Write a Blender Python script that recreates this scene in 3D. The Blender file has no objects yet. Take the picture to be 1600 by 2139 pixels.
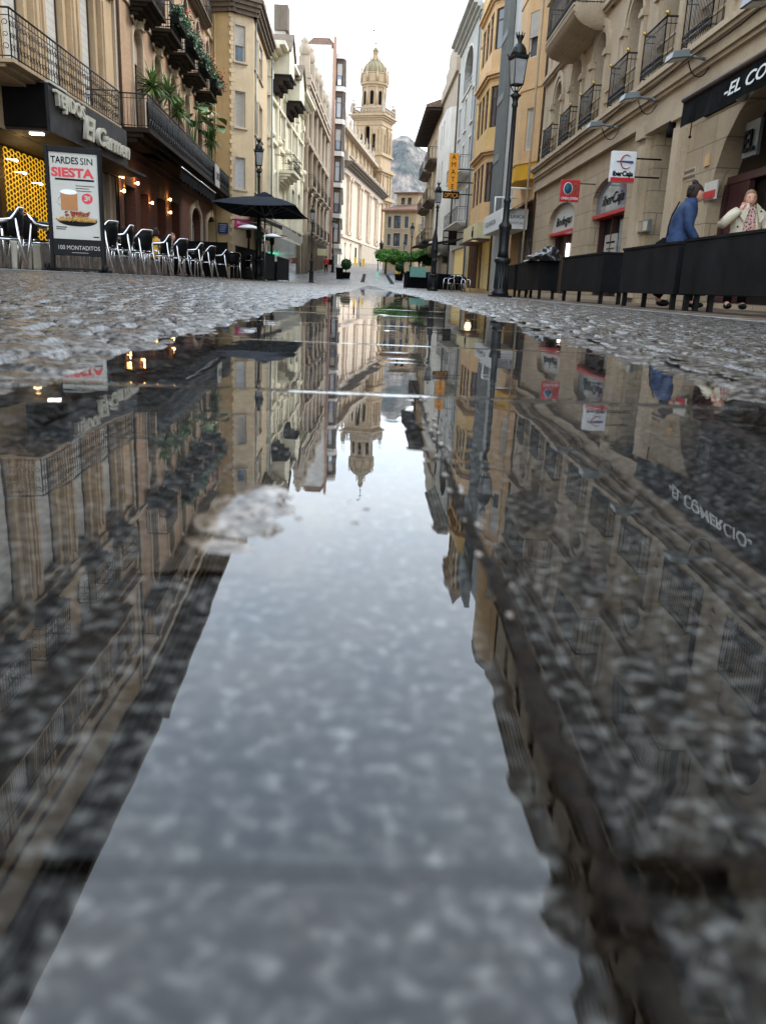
import bpy, bmesh, math, random
import numpy as np
from mathutils import Vector, Matrix, noise
random.seed(7)
sc = bpy.context.scene
C = bpy.data.collections.new("street"); sc.collection.children.link(C)
R = math.radians
# ------------------------------------------------------------------ camera frame
FPX, CH = 1700.0, 0.095
ROLL = R(2.55); VPX, VPY = 772.0, 589.0
def _v(a): return Vector(a).normalized()
yc = _v((VPX-800, -(VPY-1069.5), -FPX)); hd = Vector((math.cos(ROLL), -math.sin(ROLL), 0))
up = hd.cross(yc).normalized(); xc = yc.cross(up).normalized()
def ray(px, py):
    d = _v((px-800, -(py-1069.5), -FPX)); return Vector((d.dot(xc), d.dot(yc), d.dot(up)))
def onX(a, px, py):
    r = ray(px, py); t = a/r.x; return t*r.y, CH+t*r.z
def onY(b, px, py):
    r = ray(px, py); t = b/r.y; return t*r.x, CH+t*r.z
# ------------------------------------------------------------------ materials
MATS = {}
def _new(name):
    m = bpy.data.materials.new(name); m.use_nodes = True; nt = m.node_tree
    b = nt.nodes['Principled BSDF']; MATS[name] = m; return m, nt, b
def nd(nt, t, **kw):
    n = nt.nodes.new(t)
    for k, v in kw.items():
        if k in n.inputs: n.inputs[k].default_value = v
        else: setattr(n, k, v)
    return n
def pos(nt, scale=(1,1,1), swap=False):
    g = nd(nt, 'ShaderNodeNewGeometry'); out = g.outputs['Position']
    if swap:                       # wall coordinates: along the facade, up
        s = nd(nt, 'ShaderNodeSeparateXYZ'); nt.links.new(out, s.inputs[0])
        a = nd(nt, 'ShaderNodeMath', operation='ADD'); nt.links.new(s.outputs[0], a.inputs[0]); nt.links.new(s.outputs[1], a.inputs[1])
        c = nd(nt, 'ShaderNodeCombineXYZ'); nt.links.new(a.outputs[0], c.inputs[0]); nt.links.new(s.outputs[2], c.inputs[1]); out = c.outputs[0]
    m = nd(nt, 'ShaderNodeMapping'); m.inputs['Scale'].default_value = scale; nt.links.new(out, m.inputs[0]); return m.outputs[0]
def ramp(nt, src, stops):
    r = nd(nt, 'ShaderNodeValToRGB'); e = r.color_ramp.elements
    while len(e) < len(stops): e.new(0.5)
    for i, (p, c) in enumerate(stops):
        e[i].position = p; e[i].color = (*c, 1) if len(c) == 3 else c
    nt.links.new(src, r.inputs[0]); return r.outputs[0]
def mixc(nt, fac, a, b, mode='MIX'):
    m = nd(nt, 'ShaderNodeMix', data_type='RGBA', blend_type=mode)
    for s, i in ((fac, 0), (a, 6), (b, 7)):
        if hasattr(s, 'links') or isinstance(s, bpy.types.NodeSocket): nt.links.new(s, m.inputs[i])
        else: m.inputs[i].default_value = s if i == 0 else (*s, 1)
    return m.outputs[2]
def bump(nt, b, h, strength=0.3, dist=0.02, inp='Normal'):
    n = nd(nt, 'ShaderNodeBump'); n.inputs['Strength'].default_value = strength; n.inputs['Distance'].default_value = dist
    nt.links.new(h, n.inputs['Height']); nt.links.new(n.outputs[0], b.inputs[inp])
def plain(name, col, rough=0.6, metal=0.0, var=0.15, scale=6.0, bmp=0.0, spec=0.4, emit=0):
    m, nt, b = _new(name); p = pos(nt)
    n = nd(nt, 'ShaderNodeTexNoise', Scale=scale, Detail=6.0, Roughness=0.6); nt.links.new(p, n.inputs[0])
    c = tuple(col)
    o = ramp(nt, n.outputs[0], [(0.3, tuple(x*(1-var) for x in c)), (0.7, tuple(min(1, x*(1+var)) for x in c))])
    nt.links.new(o, b.inputs['Base Color']); b.inputs['Roughness'].default_value = rough; b.inputs['Metallic'].default_value = metal
    b.inputs['Specular IOR Level'].default_value = spec
    if bmp: bump(nt, b, n.outputs[0], bmp, 0.02)
    if emit: nt.links.new(o, b.inputs['Emission Color']); b.inputs['Emission Strength'].default_value = emit
    return m
def stone(name, col, dark=None, blocks=None, mortar=0.55, bscale=1.0, rough=0.85, stain=0.55, msize=0.012, b2=0.08):
    """plaster / stone with broad tone shifts, runs of rain dirt and, when blocks=(w,h), coursed joints"""
    dark = dark or tuple(x*0.55 for x in col); lm = sum(col)/3; col = tuple(max(0.01, (lm+(x-lm)*1.18)*0.93) for x in col)
    m, nt, b = _new(name)
    p = pos(nt); n1 = nd(nt, 'ShaderNodeTexNoise', Scale=0.9, Detail=8.0, Roughness=0.65); nt.links.new(p, n1.inputs[0])
    ps = pos(nt, (2.2, 2.2, 0.22)); n2 = nd(nt, 'ShaderNodeTexNoise', Scale=1.3, Detail=7.0, Roughness=0.7); nt.links.new(ps, n2.inputs[0])
    n3 = nd(nt, 'ShaderNodeTexNoise', Scale=22.0, Detail=5.0, Roughness=0.7); nt.links.new(p, n3.inputs[0])
    c1 = ramp(nt, n1.outputs[0], [(0.3, tuple(x*0.84 for x in col)), (0.72, tuple(min(1, x*1.08) for x in col))])
    st = ramp(nt, n2.outputs[0], [(0.5, (0, 0, 0)), (0.75, (stain,)*3)])
    c2 = mixc(nt, st, c1, dark)
    g = ramp(nt, n3.outputs[0], [(0.3, (0.84,)*3), (0.7, (1.08,)*3)])
    c3 = mixc(nt, 1.0, c2, g, 'MULTIPLY'); h = n3.outputs[0]
    if blocks:
        w, hh = blocks; pb = pos(nt, (1, 1, 1), swap=True)
        br = nd(nt, 'ShaderNodeTexBrick'); nt.links.new(pb, br.inputs[0])
        for k, v in (('Scale', 1.0), ('Brick Width', w), ('Row Height', hh), ('Mortar Size', msize), ('Mortar Smooth', 0.2), ('Bias', 0.0)): br.inputs[k].default_value = v
        br.inputs['Color1'].default_value = (1, 1, 1, 1); br.inputs['Color2'].default_value = (1-2*b2, 1-2.3*b2, 1-2.6*b2, 1); br.inputs['Mortar'].default_value = (mortar,)*3+(1,)
        c3 = mixc(nt, 1.0, c3, br.outputs[0], 'MULTIPLY')
        inv = nd(nt, 'ShaderNodeMath', operation='MULTIPLY_ADD'); nt.links.new(br.outputs['Fac'], inv.inputs[0]); inv.inputs[1].default_value = -0.8; nt.links.new(n3.outputs[0], inv.inputs[2]); h = inv.outputs[0]
    nt.links.new(c3, b.inputs['Base Color']); b.inputs['Roughness'].default_value = rough; bump(nt, b, h, 0.35, 0.02)
    return m
def stripes(name, c1, c2, freq, axis=2, rough=0.6):
    m, nt, b = _new(name); s = nd(nt, 'ShaderNodeSeparateXYZ'); nt.links.new(pos(nt), s.inputs[0])
    a = nd(nt, 'ShaderNodeMath', operation='MULTIPLY'); a.inputs[1].default_value = freq; nt.links.new(s.outputs[axis], a.inputs[0])
    f = nd(nt, 'ShaderNodeMath', operation='FRACT'); nt.links.new(a.outputs[0], f.inputs[0])
    n = nd(nt, 'ShaderNodeTexNoise', Scale=3.0, Detail=5.0); nt.links.new(pos(nt), n.inputs[0])
    g = ramp(nt, n.outputs[0], [(0.3, (0.85,)*3), (0.7, (1.05,)*3)])
    o = mixc(nt, 1.0, ramp(nt, f.outputs[0], [(0.0, c2), (0.14, c2), (0.2, c1), (0.9, c1)]), g, 'MULTIPLY')
    nt.links.new(o, b.inputs['Base Color']); b.inputs['Roughness'].default_value = rough; bump(nt, b, f.outputs[0], 0.25, 0.01); return m
def glassy(name, tint=(0.03, 0.035, 0.04), rough=0.06):
    m, nt, b = _new(name); p = pos(nt, (0.7, 0.7, 0.5)); n = nd(nt, 'ShaderNodeTexNoise', Scale=1.1, Detail=3.0); nt.links.new(p, n.inputs[0])
    o = ramp(nt, n.outputs[0], [(0.35, tuple(x*0.5 for x in tint)), (0.65, tuple(x*2.2 for x in tint))])
    nt.links.new(o, b.inputs['Base Color']); b.inputs['Roughness'].default_value = rough; b.inputs['Specular IOR Level'].default_value = 0.7; bump(nt, b, n.outputs[0], 0.15, 0.03); return m
def leafy(name, a, b_, rough=0.45):
    m, nt, b = _new(name); n = nd(nt, 'ShaderNodeTexNoise', Scale=9.0, Detail=4.0); nt.links.new(pos(nt), n.inputs[0])
    o = ramp(nt, n.outputs[0], [(0.3, a), (0.7, b_)]); nt.links.new(o, b.inputs['Base Color']); b.inputs['Roughness'].default_value = rough; return m
def glow(name, col, s):
    m, nt, b = _new(name); b.inputs['Base Color'].default_value = (*col, 1); b.inputs['Emission Color'].default_value = (*col, 1); b.inputs['Emission Strength'].default_value = s; return m
M = MATS
plain('iron', (0.008, 0.008, 0.009), 0.45, 0.1, 0.3, 20, 0.2)
plain('iron_green', (0.009, 0.011, 0.011), 0.42, 0.1, 0.35, 25, 0.3)
plain('black', (0.005, 0.005, 0.0055), 0.5, 0, 0.3, 8, 0, 0.15)
plain('slab_dark', (0.03, 0.022, 0.017), 0.9, 0, 0.4, 3, 0.2, 0.1)  # dark slab colour; also stands in for shade under the long balcony
plain('black_cloth', (0.005, 0.0055, 0.006), 0.9, 0, 0.4, 7, 0.3, 0.08)
plain('charcoal', (0.007, 0.007, 0.0075), 0.7, 0, 0.6, 2.5, 0.2, 0.1)
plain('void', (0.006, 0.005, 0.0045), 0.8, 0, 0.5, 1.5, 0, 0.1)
plain('alu', (0.78, 0.78, 0.80), 0.18, 1.0, 0.1, 20)
plain('gold', (0.5, 0.36, 0.08), 0.35, 0.8, 0.1)
plain('navy', (0.013, 0.018, 0.028), 0.85, 0, 0.25, 5, 0.2, 0.1)
plain('navy_dark', (0.012, 0.014, 0.02), 0.8, 0, 0.2, 5)
plain('white', (0.72, 0.73, 0.72), 0.5, 0, 0.05)
plain('paper', (0.42, 0.40, 0.355), 0.6, 0, 0.04)
plain('offwhite', (0.5, 0.5, 0.46), 0.5, 0, 0.1)
plain('letter_cream', (0.55, 0.52, 0.42), 0.5, 0, 0.1)
plain('red', (0.50, 0.02, 0.025), 0.45, 0, 0.1)
plain('dark_red', (0.16, 0.015, 0.015), 0.45, 0, 0.2)
plain('pink', (0.60, 0.03, 0.16), 0.5, 0, 0.1)
plain('blue_sign', (0.02, 0.05, 0.16), 0.5, 0, 0.15)
plain('petrol', (0.01, 0.10, 0.17), 0.5, 0, 0.15)
plain('green', (0.01, 0.22, 0.07), 0.7, 0, 0.2)
plain('teal', (0.16, 0.40, 0.33), 0.6, 0, 0.3, 25)
plain('orange', (0.62, 0.26, 0.01), 0.5, 0, 0.1, emit=0.12)
plain('yellow', (0.75, 0.45, 0.02), 0.5, 0, 0.1)
plain('yellow_board', (0.60, 0.52, 0.29), 0.6, 0, 0.1)
plain('food', (0.42, 0.24, 0.07), 0.7, 0, 0.6, 60, 0.3)
plain('bacon', (0.30, 0.05, 0.03), 0.7, 0, 0.6, 80, 0.3)
plain('beer', (0.32, 0.12, 0.02), 0.3, 0, 0.1)
plain('burgundy', (0.06, 0.018, 0.018), 0.45, 0, 0.25)
plain('wood', (0.14, 0.06, 0.025), 0.6, 0, 0.3, 8, 0.3)
plain('brown', (0.07, 0.04, 0.025), 0.6, 0, 0.3, 8, 0.2)
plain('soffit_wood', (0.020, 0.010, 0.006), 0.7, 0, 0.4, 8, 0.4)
plain('bark', (0.07, 0.05, 0.035), 0.9, 0, 0.4, 12, 0.6)
plain('terracotta', (0.30, 0.14, 0.08), 0.8, 0, 0.3, 4, 0.3)
plain('tile_roof', (0.17, 0.10, 0.07), 0.85, 0, 0.4, 5, 0.5)
plain('skin', (0.52, 0.27, 0.19), 0.55, 0, 0.06)
plain('skin_tan', (0.42, 0.20, 0.13), 0.5, 0, 0.06)
plain('lips', (0.30, 0.06, 0.06), 0.5, 0, 0.05)
plain('hair_dark', (0.020, 0.010, 0.007), 0.6, 0, 0.5, 40, 0.6, 0.25)
plain('hair_blond', (0.20, 0.11, 0.05), 0.5, 0, 0.4, 40, 0.6)
plain('denim', (0.012, 0.030, 0.082), 0.75, 0, 0.45, 11, 1.0)
plain('coat_cream', (0.50, 0.44, 0.32), 0.8, 0, 0.12, 9, 0.9)
plain('frame_white', (0.55, 0.54, 0.50), 0.5, 0, 0.06)
plain('frame_brown', (0.05, 0.028, 0.02), 0.5, 0, 0.2)
plain('curtain', (0.45, 0.46, 0.46), 0.8, 0, 0.15, 12)
plain('grey_metal', (0.16, 0.18, 0.18), 0.4, 0.3, 0.15)
plain('lantern_glass', (0.30, 0.31, 0.31), 0.15, 0, 0.15)
plain('copper_green', (0.10, 0.38, 0.20), 0.6, 0, 0.2)
plain('marble_dark', (0.022, 0.021, 0.023), 0.5, 0, 0.8, 2.0, 0, 0.2)
glassy('glass_dim', (0.015, 0.010, 0.008), 0.3); M['glass_dim'].node_tree.nodes['Principled BSDF'].inputs['Specular IOR Level'].default_value = 0.15; glassy('glass'); glassy('glass_warm', (0.05, 0.035, 0.02), 0.1); glassy('glass_blue', (0.10, 0.13, 0.16), 0.08)
stripes('shutter_cream', (0.46, 0.42, 0.36), (0.22, 0.2, 0.17), 14)
stripes('shutter_grey', (0.50, 0.50, 0.47), (0.40, 0.40, 0.38), 5)
stripes('shutter_brown', (0.15, 0.09, 0.07), (0.06, 0.035, 0.03), 14)
glow('lamp_warm', (1.0, 0.58, 0.2), 11); glow('lamp_white', (1.0, 0.95, 0.85), 5); glow('shop_light', (0.5, 0.37, 0.15), 0.30); glow('shop_yellow', (0.95, 0.55, 0.03), 0.42); plain('weathered_wood', (0.10, 0.085, 0.07), 0.8, 0, 0.5, 6, 0.4)
glow('signal_green', (0.02, 1.0, 0.62), 14)
stone('stone_tejidos', (0.50, 0.38, 0.25), (0.17, 0.11, 0.07), stain=0.7)
stone('brick_pink', (0.50, 0.35, 0.24), (0.22, 0.14, 0.09), (0.26, 0.075), 0.7, msize=0.010, stain=0.4)
stone('moulding_cream', (0.56, 0.47, 0.36), (0.24, 0.18, 0.12), stain=0.5)
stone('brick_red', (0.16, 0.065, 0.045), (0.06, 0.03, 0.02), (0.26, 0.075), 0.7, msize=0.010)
stone('stucco_ochre', (0.62, 0.455, 0.25), (0.32, 0.23, 0.13), stain=0.35)
stone('stucco_beige', (0.62, 0.50, 0.345), (0.36, 0.27, 0.17), stain=0.4)
stone('stucco_yellow', (0.82, 0.77, 0.62), (0.5, 0.4, 0.22), stain=0.35)
stone('stucco_white', (0.72, 0.68, 0.62), (0.42, 0.38, 0.33), stain=0.35)
stone('stucco_grey', (0.46, 0.45, 0.42), (0.22, 0.2, 0.18), stain=0.5)
stone('stone_old', (0.42, 0.345, 0.265), (0.09, 0.07, 0.06), stain=0.8)
stone('brick_orange', (0.52, 0.32, 0.23), (0.22, 0.1, 0.07), (0.26, 0.075), 0.8)
stone('stone_right', (0.52, 0.425, 0.31), (0.23, 0.18, 0.13), stain=0.3)
stone('ashlar_right', (0.48, 0.385, 0.27), (0.23, 0.18, 0.13), (1.15, 0.5), 0.5, stain=0.3, msize=0.012, b2=0.05)
stone('stucco_orange', (0.64, 0.43, 0.24), (0.34, 0.18, 0.08), stain=0.35)
stone('bay_yellow', (0.60, 0.33, 0.05), (0.36, 0.17, 0.04), stain=0.3)
stone('stucco_mustard', (0.60, 0.41, 0.19), (0.34, 0.18, 0.06), stain=0.35)
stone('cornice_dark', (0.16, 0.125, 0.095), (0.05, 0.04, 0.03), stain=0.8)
stone('cathedral', (0.44, 0.325, 0.21), (0.17, 0.12, 0.08), (1.2, 0.45), 0.8, stain=0.55, b2=0.04)
stone('cathedral_pale', (0.64, 0.52, 0.41), (0.32, 0.23, 0.16), (1.2, 0.45), 0.85, stain=0.35, b2=0.03)
stone('bay_panel', (0.20, 0.205, 0.19), (0.1, 0.1, 0.09), stain=0.4)
stone('dome_stone', (0.25, 0.21, 0.13), (0.18, 0.15, 0.09), stain=0.7)
stone('paving_pale', (0.42, 0.40, 0.37), (0.25, 0.22, 0.2), rough=0.35, stain=0.5)
leafy('leaf_dark', (0.008, 0.035, 0.01), (0.03, 0.10, 0.02)); leafy('leaf', (0.02, 0.07, 0.015), (0.07, 0.18, 0.03)); leafy('leaf_yucca', (0.04, 0.10, 0.02), (0.16, 0.26, 0.07)); leafy('leaf_bright', (0.05, 0.16, 0.015), (0.13, 0.32, 0.04))
plain('flower_red', (0.6, 0.05, 0.03), 0.6); plain('flower_pink', (0.6, 0.10, 0.22), 0.6)
# leopard-ish print blouse
m, nt, b = _new('print_blouse'); v = nd(nt, 'ShaderNodeTexVoronoi', Scale=34.0); nt.links.new(pos(nt), v.inputs[0])
nt.links.new(ramp(nt, v.outputs['Distance'], [(0.0, (0.05, 0.015, 0.012)), (0.35, (0.07, 0.02, 0.018)), (0.42, (0.50, 0.30, 0.26)), (1, (0.55, 0.34, 0.30))]), b.inputs['Base Color']); b.inputs['Roughness'].default_value = 0.7

# ------------------------------------------------------------------ mesh builder
class MB:
    def __init__(s): s.v = []; s.f = []; s.sm = []
    def add(s, vs, fs, smooth=False):
        o = len(s.v); s.v += [tuple(x) for x in vs]; s.f += [tuple(i+o for i in f) for f in fs]; s.sm += [smooth]*len(fs); return s
    def hexa(s, p):      # p: 8 points, bottom ring 0-3 then top ring 4-7
        return s.add(p, [(0,3,2,1),(4,5,6,7),(0,1,5,4),(1,2,6,5),(2,3,7,6),(3,0,4,7)])
    def box(s, x0, x1, y0, y1, z0, z1):
        return s.hexa([(x0,y0,z0),(x1,y0,z0),(x1,y1,z0),(x0,y1,z0),(x0,y0,z1),(x1,y0,z1),(x1,y1,z1),(x0,y1,z1)])
    def obox(s, c, sx, sy, sz, rz=0):     # box on its base, centred on c, turned by rz
        ca, sa = math.cos(rz), math.sin(rz); p = []
        for z in (0, sz):
            for a, b_ in ((-1,-1),(1,-1),(1,1),(-1,1)):
                x, y = a*sx/2, b_*sy/2; p.append((c[0]+x*ca-y*sa, c[1]+x*sa+y*ca, c[2]+z))
        return s.hexa(p)
    def lathe(s, prof, c=(0,0,0), seg=16, sx=1, sy=1, rot=0, smooth=True, cap=True):
        vs = []; n = len(prof)
        for r, z in prof:
            for k in range(seg):
                a = rot+2*math.pi*k/seg; vs.append((c[0]+r*sx*math.cos(a), c[1]+r*sy*math.sin(a), c[2]+z))
        fs = [(i*seg+k, i*seg+(k+1)%seg, (i+1)*seg+(k+1)%seg, (i+1)*seg+k) for i in range(n-1) for k in range(seg)]
        if cap: fs += [tuple(reversed(range(seg))), tuple((n-1)*seg+k for k in range(seg))]
        return s.add(vs, fs, smooth)
    def tube(s, pts, r, seg=8, smooth=True, closed=False, flat=1.0):
        pts = [Vector(p) for p in pts]; n = len(pts); rr = r if isinstance(r, (list, tuple)) else [r]*n
        if n < 2: return s
        t = [((pts[(i+1) % n]-pts[i-1]) if closed else (pts[min(i+1, n-1)]-pts[max(i-1, 0)])).normalized() for i in range(n)]
        u = t[0].orthogonal().normalized()
        if abs(t[0].z) < 0.9: u = Vector((0,0,1)).cross(t[0]).normalized()
        vs = []
        for i in range(n):
            u = (u-t[i]*u.dot(t[i])).normalized(); w = t[i].cross(u)
            for k in range(seg):
                a = 2*math.pi*k/seg; vs.append(pts[i]+u*(math.cos(a)*rr[i])+w*(math.sin(a)*rr[i]*flat))
        m_ = n if closed else n-1
        fs = [(i*seg+k, i*seg+(k+1)%seg, ((i+1)%n)*seg+(k+1)%seg, ((i+1)%n)*seg+k) for i in range(m_) for k in range(seg)]
        if not closed: fs += [tuple(reversed(range(seg))), tuple((n-1)*seg+k for k in range(seg))]
        return s.add(vs, fs, smooth)
    def bar(s, a, b_, r, seg=6): return s.tube([a, b_], r, seg)
    def poly(s, pts, off):      # extruded polygon
        n = len(pts); off = Vector(off); vs = [Vector(p) for p in pts]+[Vector(p)+off for p in pts]
        return s.add(vs, [tuple(range(n)), tuple(reversed(range(n, 2*n)))]+[(i, i+n, (i+1)%n+n, (i+1)%n) for i in range(n)])
    def ball(s, c, r, seg=12, rings=8, sc_=(1,1,1)):
        prof = [(max(1e-4, math.sin(math.pi*i/rings))*r, -math.cos(math.pi*i/rings)*r*sc_[2]) for i in range(rings+1)]
        return s.lathe(prof, c, seg, sc_[0], sc_[1])
    def build(s, name, mat, parent=None, loc=None, bevel=0):
        me = bpy.data.meshes.new(name); me.from_pydata(s.v, [], s.f); me.polygons.foreach_set('use_smooth', s.sm); me.update()
        me.materials.append(M[mat] if isinstance(mat, str) else mat)
        o = bpy.data.objects.new(name, me); C.objects.link(o)
        if parent is not None: o.parent = parent
        if loc is not None: o.location = loc
        if bevel:
            bm = bmesh.new(); bm.from_mesh(me); bmesh.ops.remove_doubles(bm, verts=bm.verts, dist=1e-5); bmesh.ops.recalc_face_normals(bm, faces=bm.faces); bm.to_mesh(me); bm.free()
            md = o.modifiers.new('bevel', 'BEVEL'); md.width = bevel; md.segments = 2; md.limit_method = 'ANGLE'
        return o
def empty(name, loc=(0,0,0), rz=0):
    o = bpy.data.objects.new(name, None); C.objects.link(o); o.location = loc; o.rotation_euler = (0,0,rz); o.empty_display_size = 0.2; return o
def tag(o, label=None, cat=None, group=None, kind=None):
    if label: o['label'] = label
    if cat: o['category'] = cat
    if group: o['group'] = group
    if kind: o['kind'] = kind
    return o
def copy_tree(o, parent=None):
    c = o.copy(); C.objects.link(c)
    if parent is not None: c.parent = parent
    for ch in list(o.children): copy_tree(ch, c)
    return c
def text(body, name, mat, parent, origin, ux, uz, size, depth=0.01, bold=0.0, shear=0.0, align='LEFT', width=None):
    """lettering as a mesh: origin = baseline start, ux = reading direction, uz = up"""
    cu = bpy.data.curves.new('t', 'FONT'); cu.body = body; cu.size = size; cu.extrude = depth; cu.offset = bold; cu.shear = shear; cu.align_x = align; cu.resolution_u = 3
    t = bpy.data.objects.new('t', cu); C.objects.link(t); dg = bpy.context.evaluated_depsgraph_get(); me = bpy.data.meshes.new_from_object(t.evaluated_get(dg))
    bpy.data.objects.remove(t); me.name = name
    ux = Vector(ux).normalized(); uz = Vector(uz).normalized(); un = ux.cross(uz).normalized(); k = 1.0
    if width:
        xs = [v.co.x for v in me.vertices]; k = width/max(1e-4, max(xs)-min(xs))
    for v in me.vertices: v.co = Vector(origin)+ux*(v.co.x*k)+uz*v.co.y+un*v.co.z
    me.materials.clear(); me.materials.append(M[mat]); o = bpy.data.objects.new(name, me); C.objects.link(o)
    if parent is not None: o.parent = parent
    return o

# ------------------------------------------------------------------ facade helpers
class Face:
    """vertical wall plane from p0 (near) to p1 (far); side = +1 when the street lies towards +X, -1 towards -X"""
    def __init__(s, p0, p1, side):
        s.p0 = Vector((*p0, 0)); s.p1 = Vector((*p1, 0)); s.u = (s.p1-s.p0); s.L = s.u.length; s.u.normalize()
        n = Vector((s.u.y, -s.u.x, 0)); s.n = n if side > 0 else -n; s.side = side
    def pt(s, a, d, h): return s.p0+s.u*a+s.n*d+Vector((0,0,h))
    def px(s, x, y):
        r = ray(x, y); o = Vector((0,0,CH)); t = (s.p0-o).dot(s.n)/r.dot(s.n); q = o+r*t; return (q-s.p0).dot(s.u), q.z
    def box(s, mb, a0, a1, d0, d1, h0, h1):
        P = [s.pt(a0,d0,h0), s.pt(a1,d0,h0), s.pt(a1,d1,h0), s.pt(a0,d1,h0), s.pt(a0,d0,h1), s.pt(a1,d0,h1), s.pt(a1,d1,h1), s.pt(a0,d1,h1)]
        return mb.hexa(P if s.side < 0 else [P[i] for i in (3,2,1,0,7,6,5,4)])
    def rd(s): return s.u if s.side > 0 else -s.u      # reading direction of lettering seen from the street
def rd(face): # viewed from outside, text must run to the viewer's right
    return Vector((0,0,1)).cross(face.n).normalized()
def wall(mb, F, a0, a1, h0, h1, ops, rev=0.25, D=6.0, close=True):
    """front skin with real openings, reveals, end walls and top"""
    ss = sorted({a0, a1, *[min(a1, max(a0, v)) for o in ops for v in (o[0], o[1])]}); hs = sorted({h0, h1, *[min(h1, max(h0, v)) for o in ops for v in (o[2], o[3])]})
    for i in range(len(ss)-1):
        run = None
        for j in range(len(hs)-1):
            cs, chh = (ss[i]+ss[i+1])/2, (hs[j]+hs[j+1])/2
            if any(o[0] < cs < o[1] and o[2] < chh < o[3] for o in ops):
                if run is not None: _q(mb, F, ss[i], ss[i+1], run, hs[j]); run = None
            elif run is None: run = hs[j]
        if run is not None: _q(mb, F, ss[i], ss[i+1], run, h1)
    if h0 == 0: _q(mb, F, a0, a1, -0.8, 0)
    for o in ops:
        x0, x1, y0, y1 = o[:4]; k = o[4] if len(o) > 4 else 0
        pts = [(x0, y0), (x1, y0)]
        if k:       # arched head of rise k
            n = 10; cx = (x0+x1)/2; w = (x1-x0)/2; arc = [(cx+w*math.cos(math.pi*i/n), y1-k+k*math.sin(math.pi*i/n)) for i in range(n+1)]
            pts += arc
            for i in range(n//2): mb.add([F.pt(x1,0,y1), F.pt(*_s(arc[i])), F.pt(*_s(arc[i+1]))], [(0,1,2)])
            for i in range(n//2, n): mb.add([F.pt(x0,0,y1), F.pt(*_s(arc[i])), F.pt(*_s(arc[i+1]))], [(0,1,2)])
        else: pts += [(x1, y1), (x0, y1)]
        n = len(pts)
        vs = [F.pt(p[0], 0, p[1]) for p in pts]+[F.pt(p[0], -rev, p[1]) for p in pts]
        mb.add(vs, [(i, (i+1)%n, (i+1)%n+n, i+n) for i in range(n)])
    if close:
        for a in (a0, a1): mb.add([F.pt(a,0,h0), F.pt(a,-D,h0), F.pt(a,-D,h1), F.pt(a,0,h1)], [(0,1,2,3)])
        mb.add([F.pt(a0,0,h1), F.pt(a1,0,h1), F.pt(a1,-D,h1), F.pt(a0,-D,h1)], [(0,1,2,3)])
        mb.add([F.pt(a0,-D,h0), F.pt(a1,-D,h0), F.pt(a1,-D,h1), F.pt(a0,-D,h1)], [(0,1,2,3)])
def _s(p): return (p[0], 0, p[1])
def _q(mb, F, a0, a1, h0, h1): mb.add([F.pt(a0,0,h0), F.pt(a1,0,h0), F.pt(a1,0,h1), F.pt(a0,0,h1)], [(0,1,2,3)])
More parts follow.
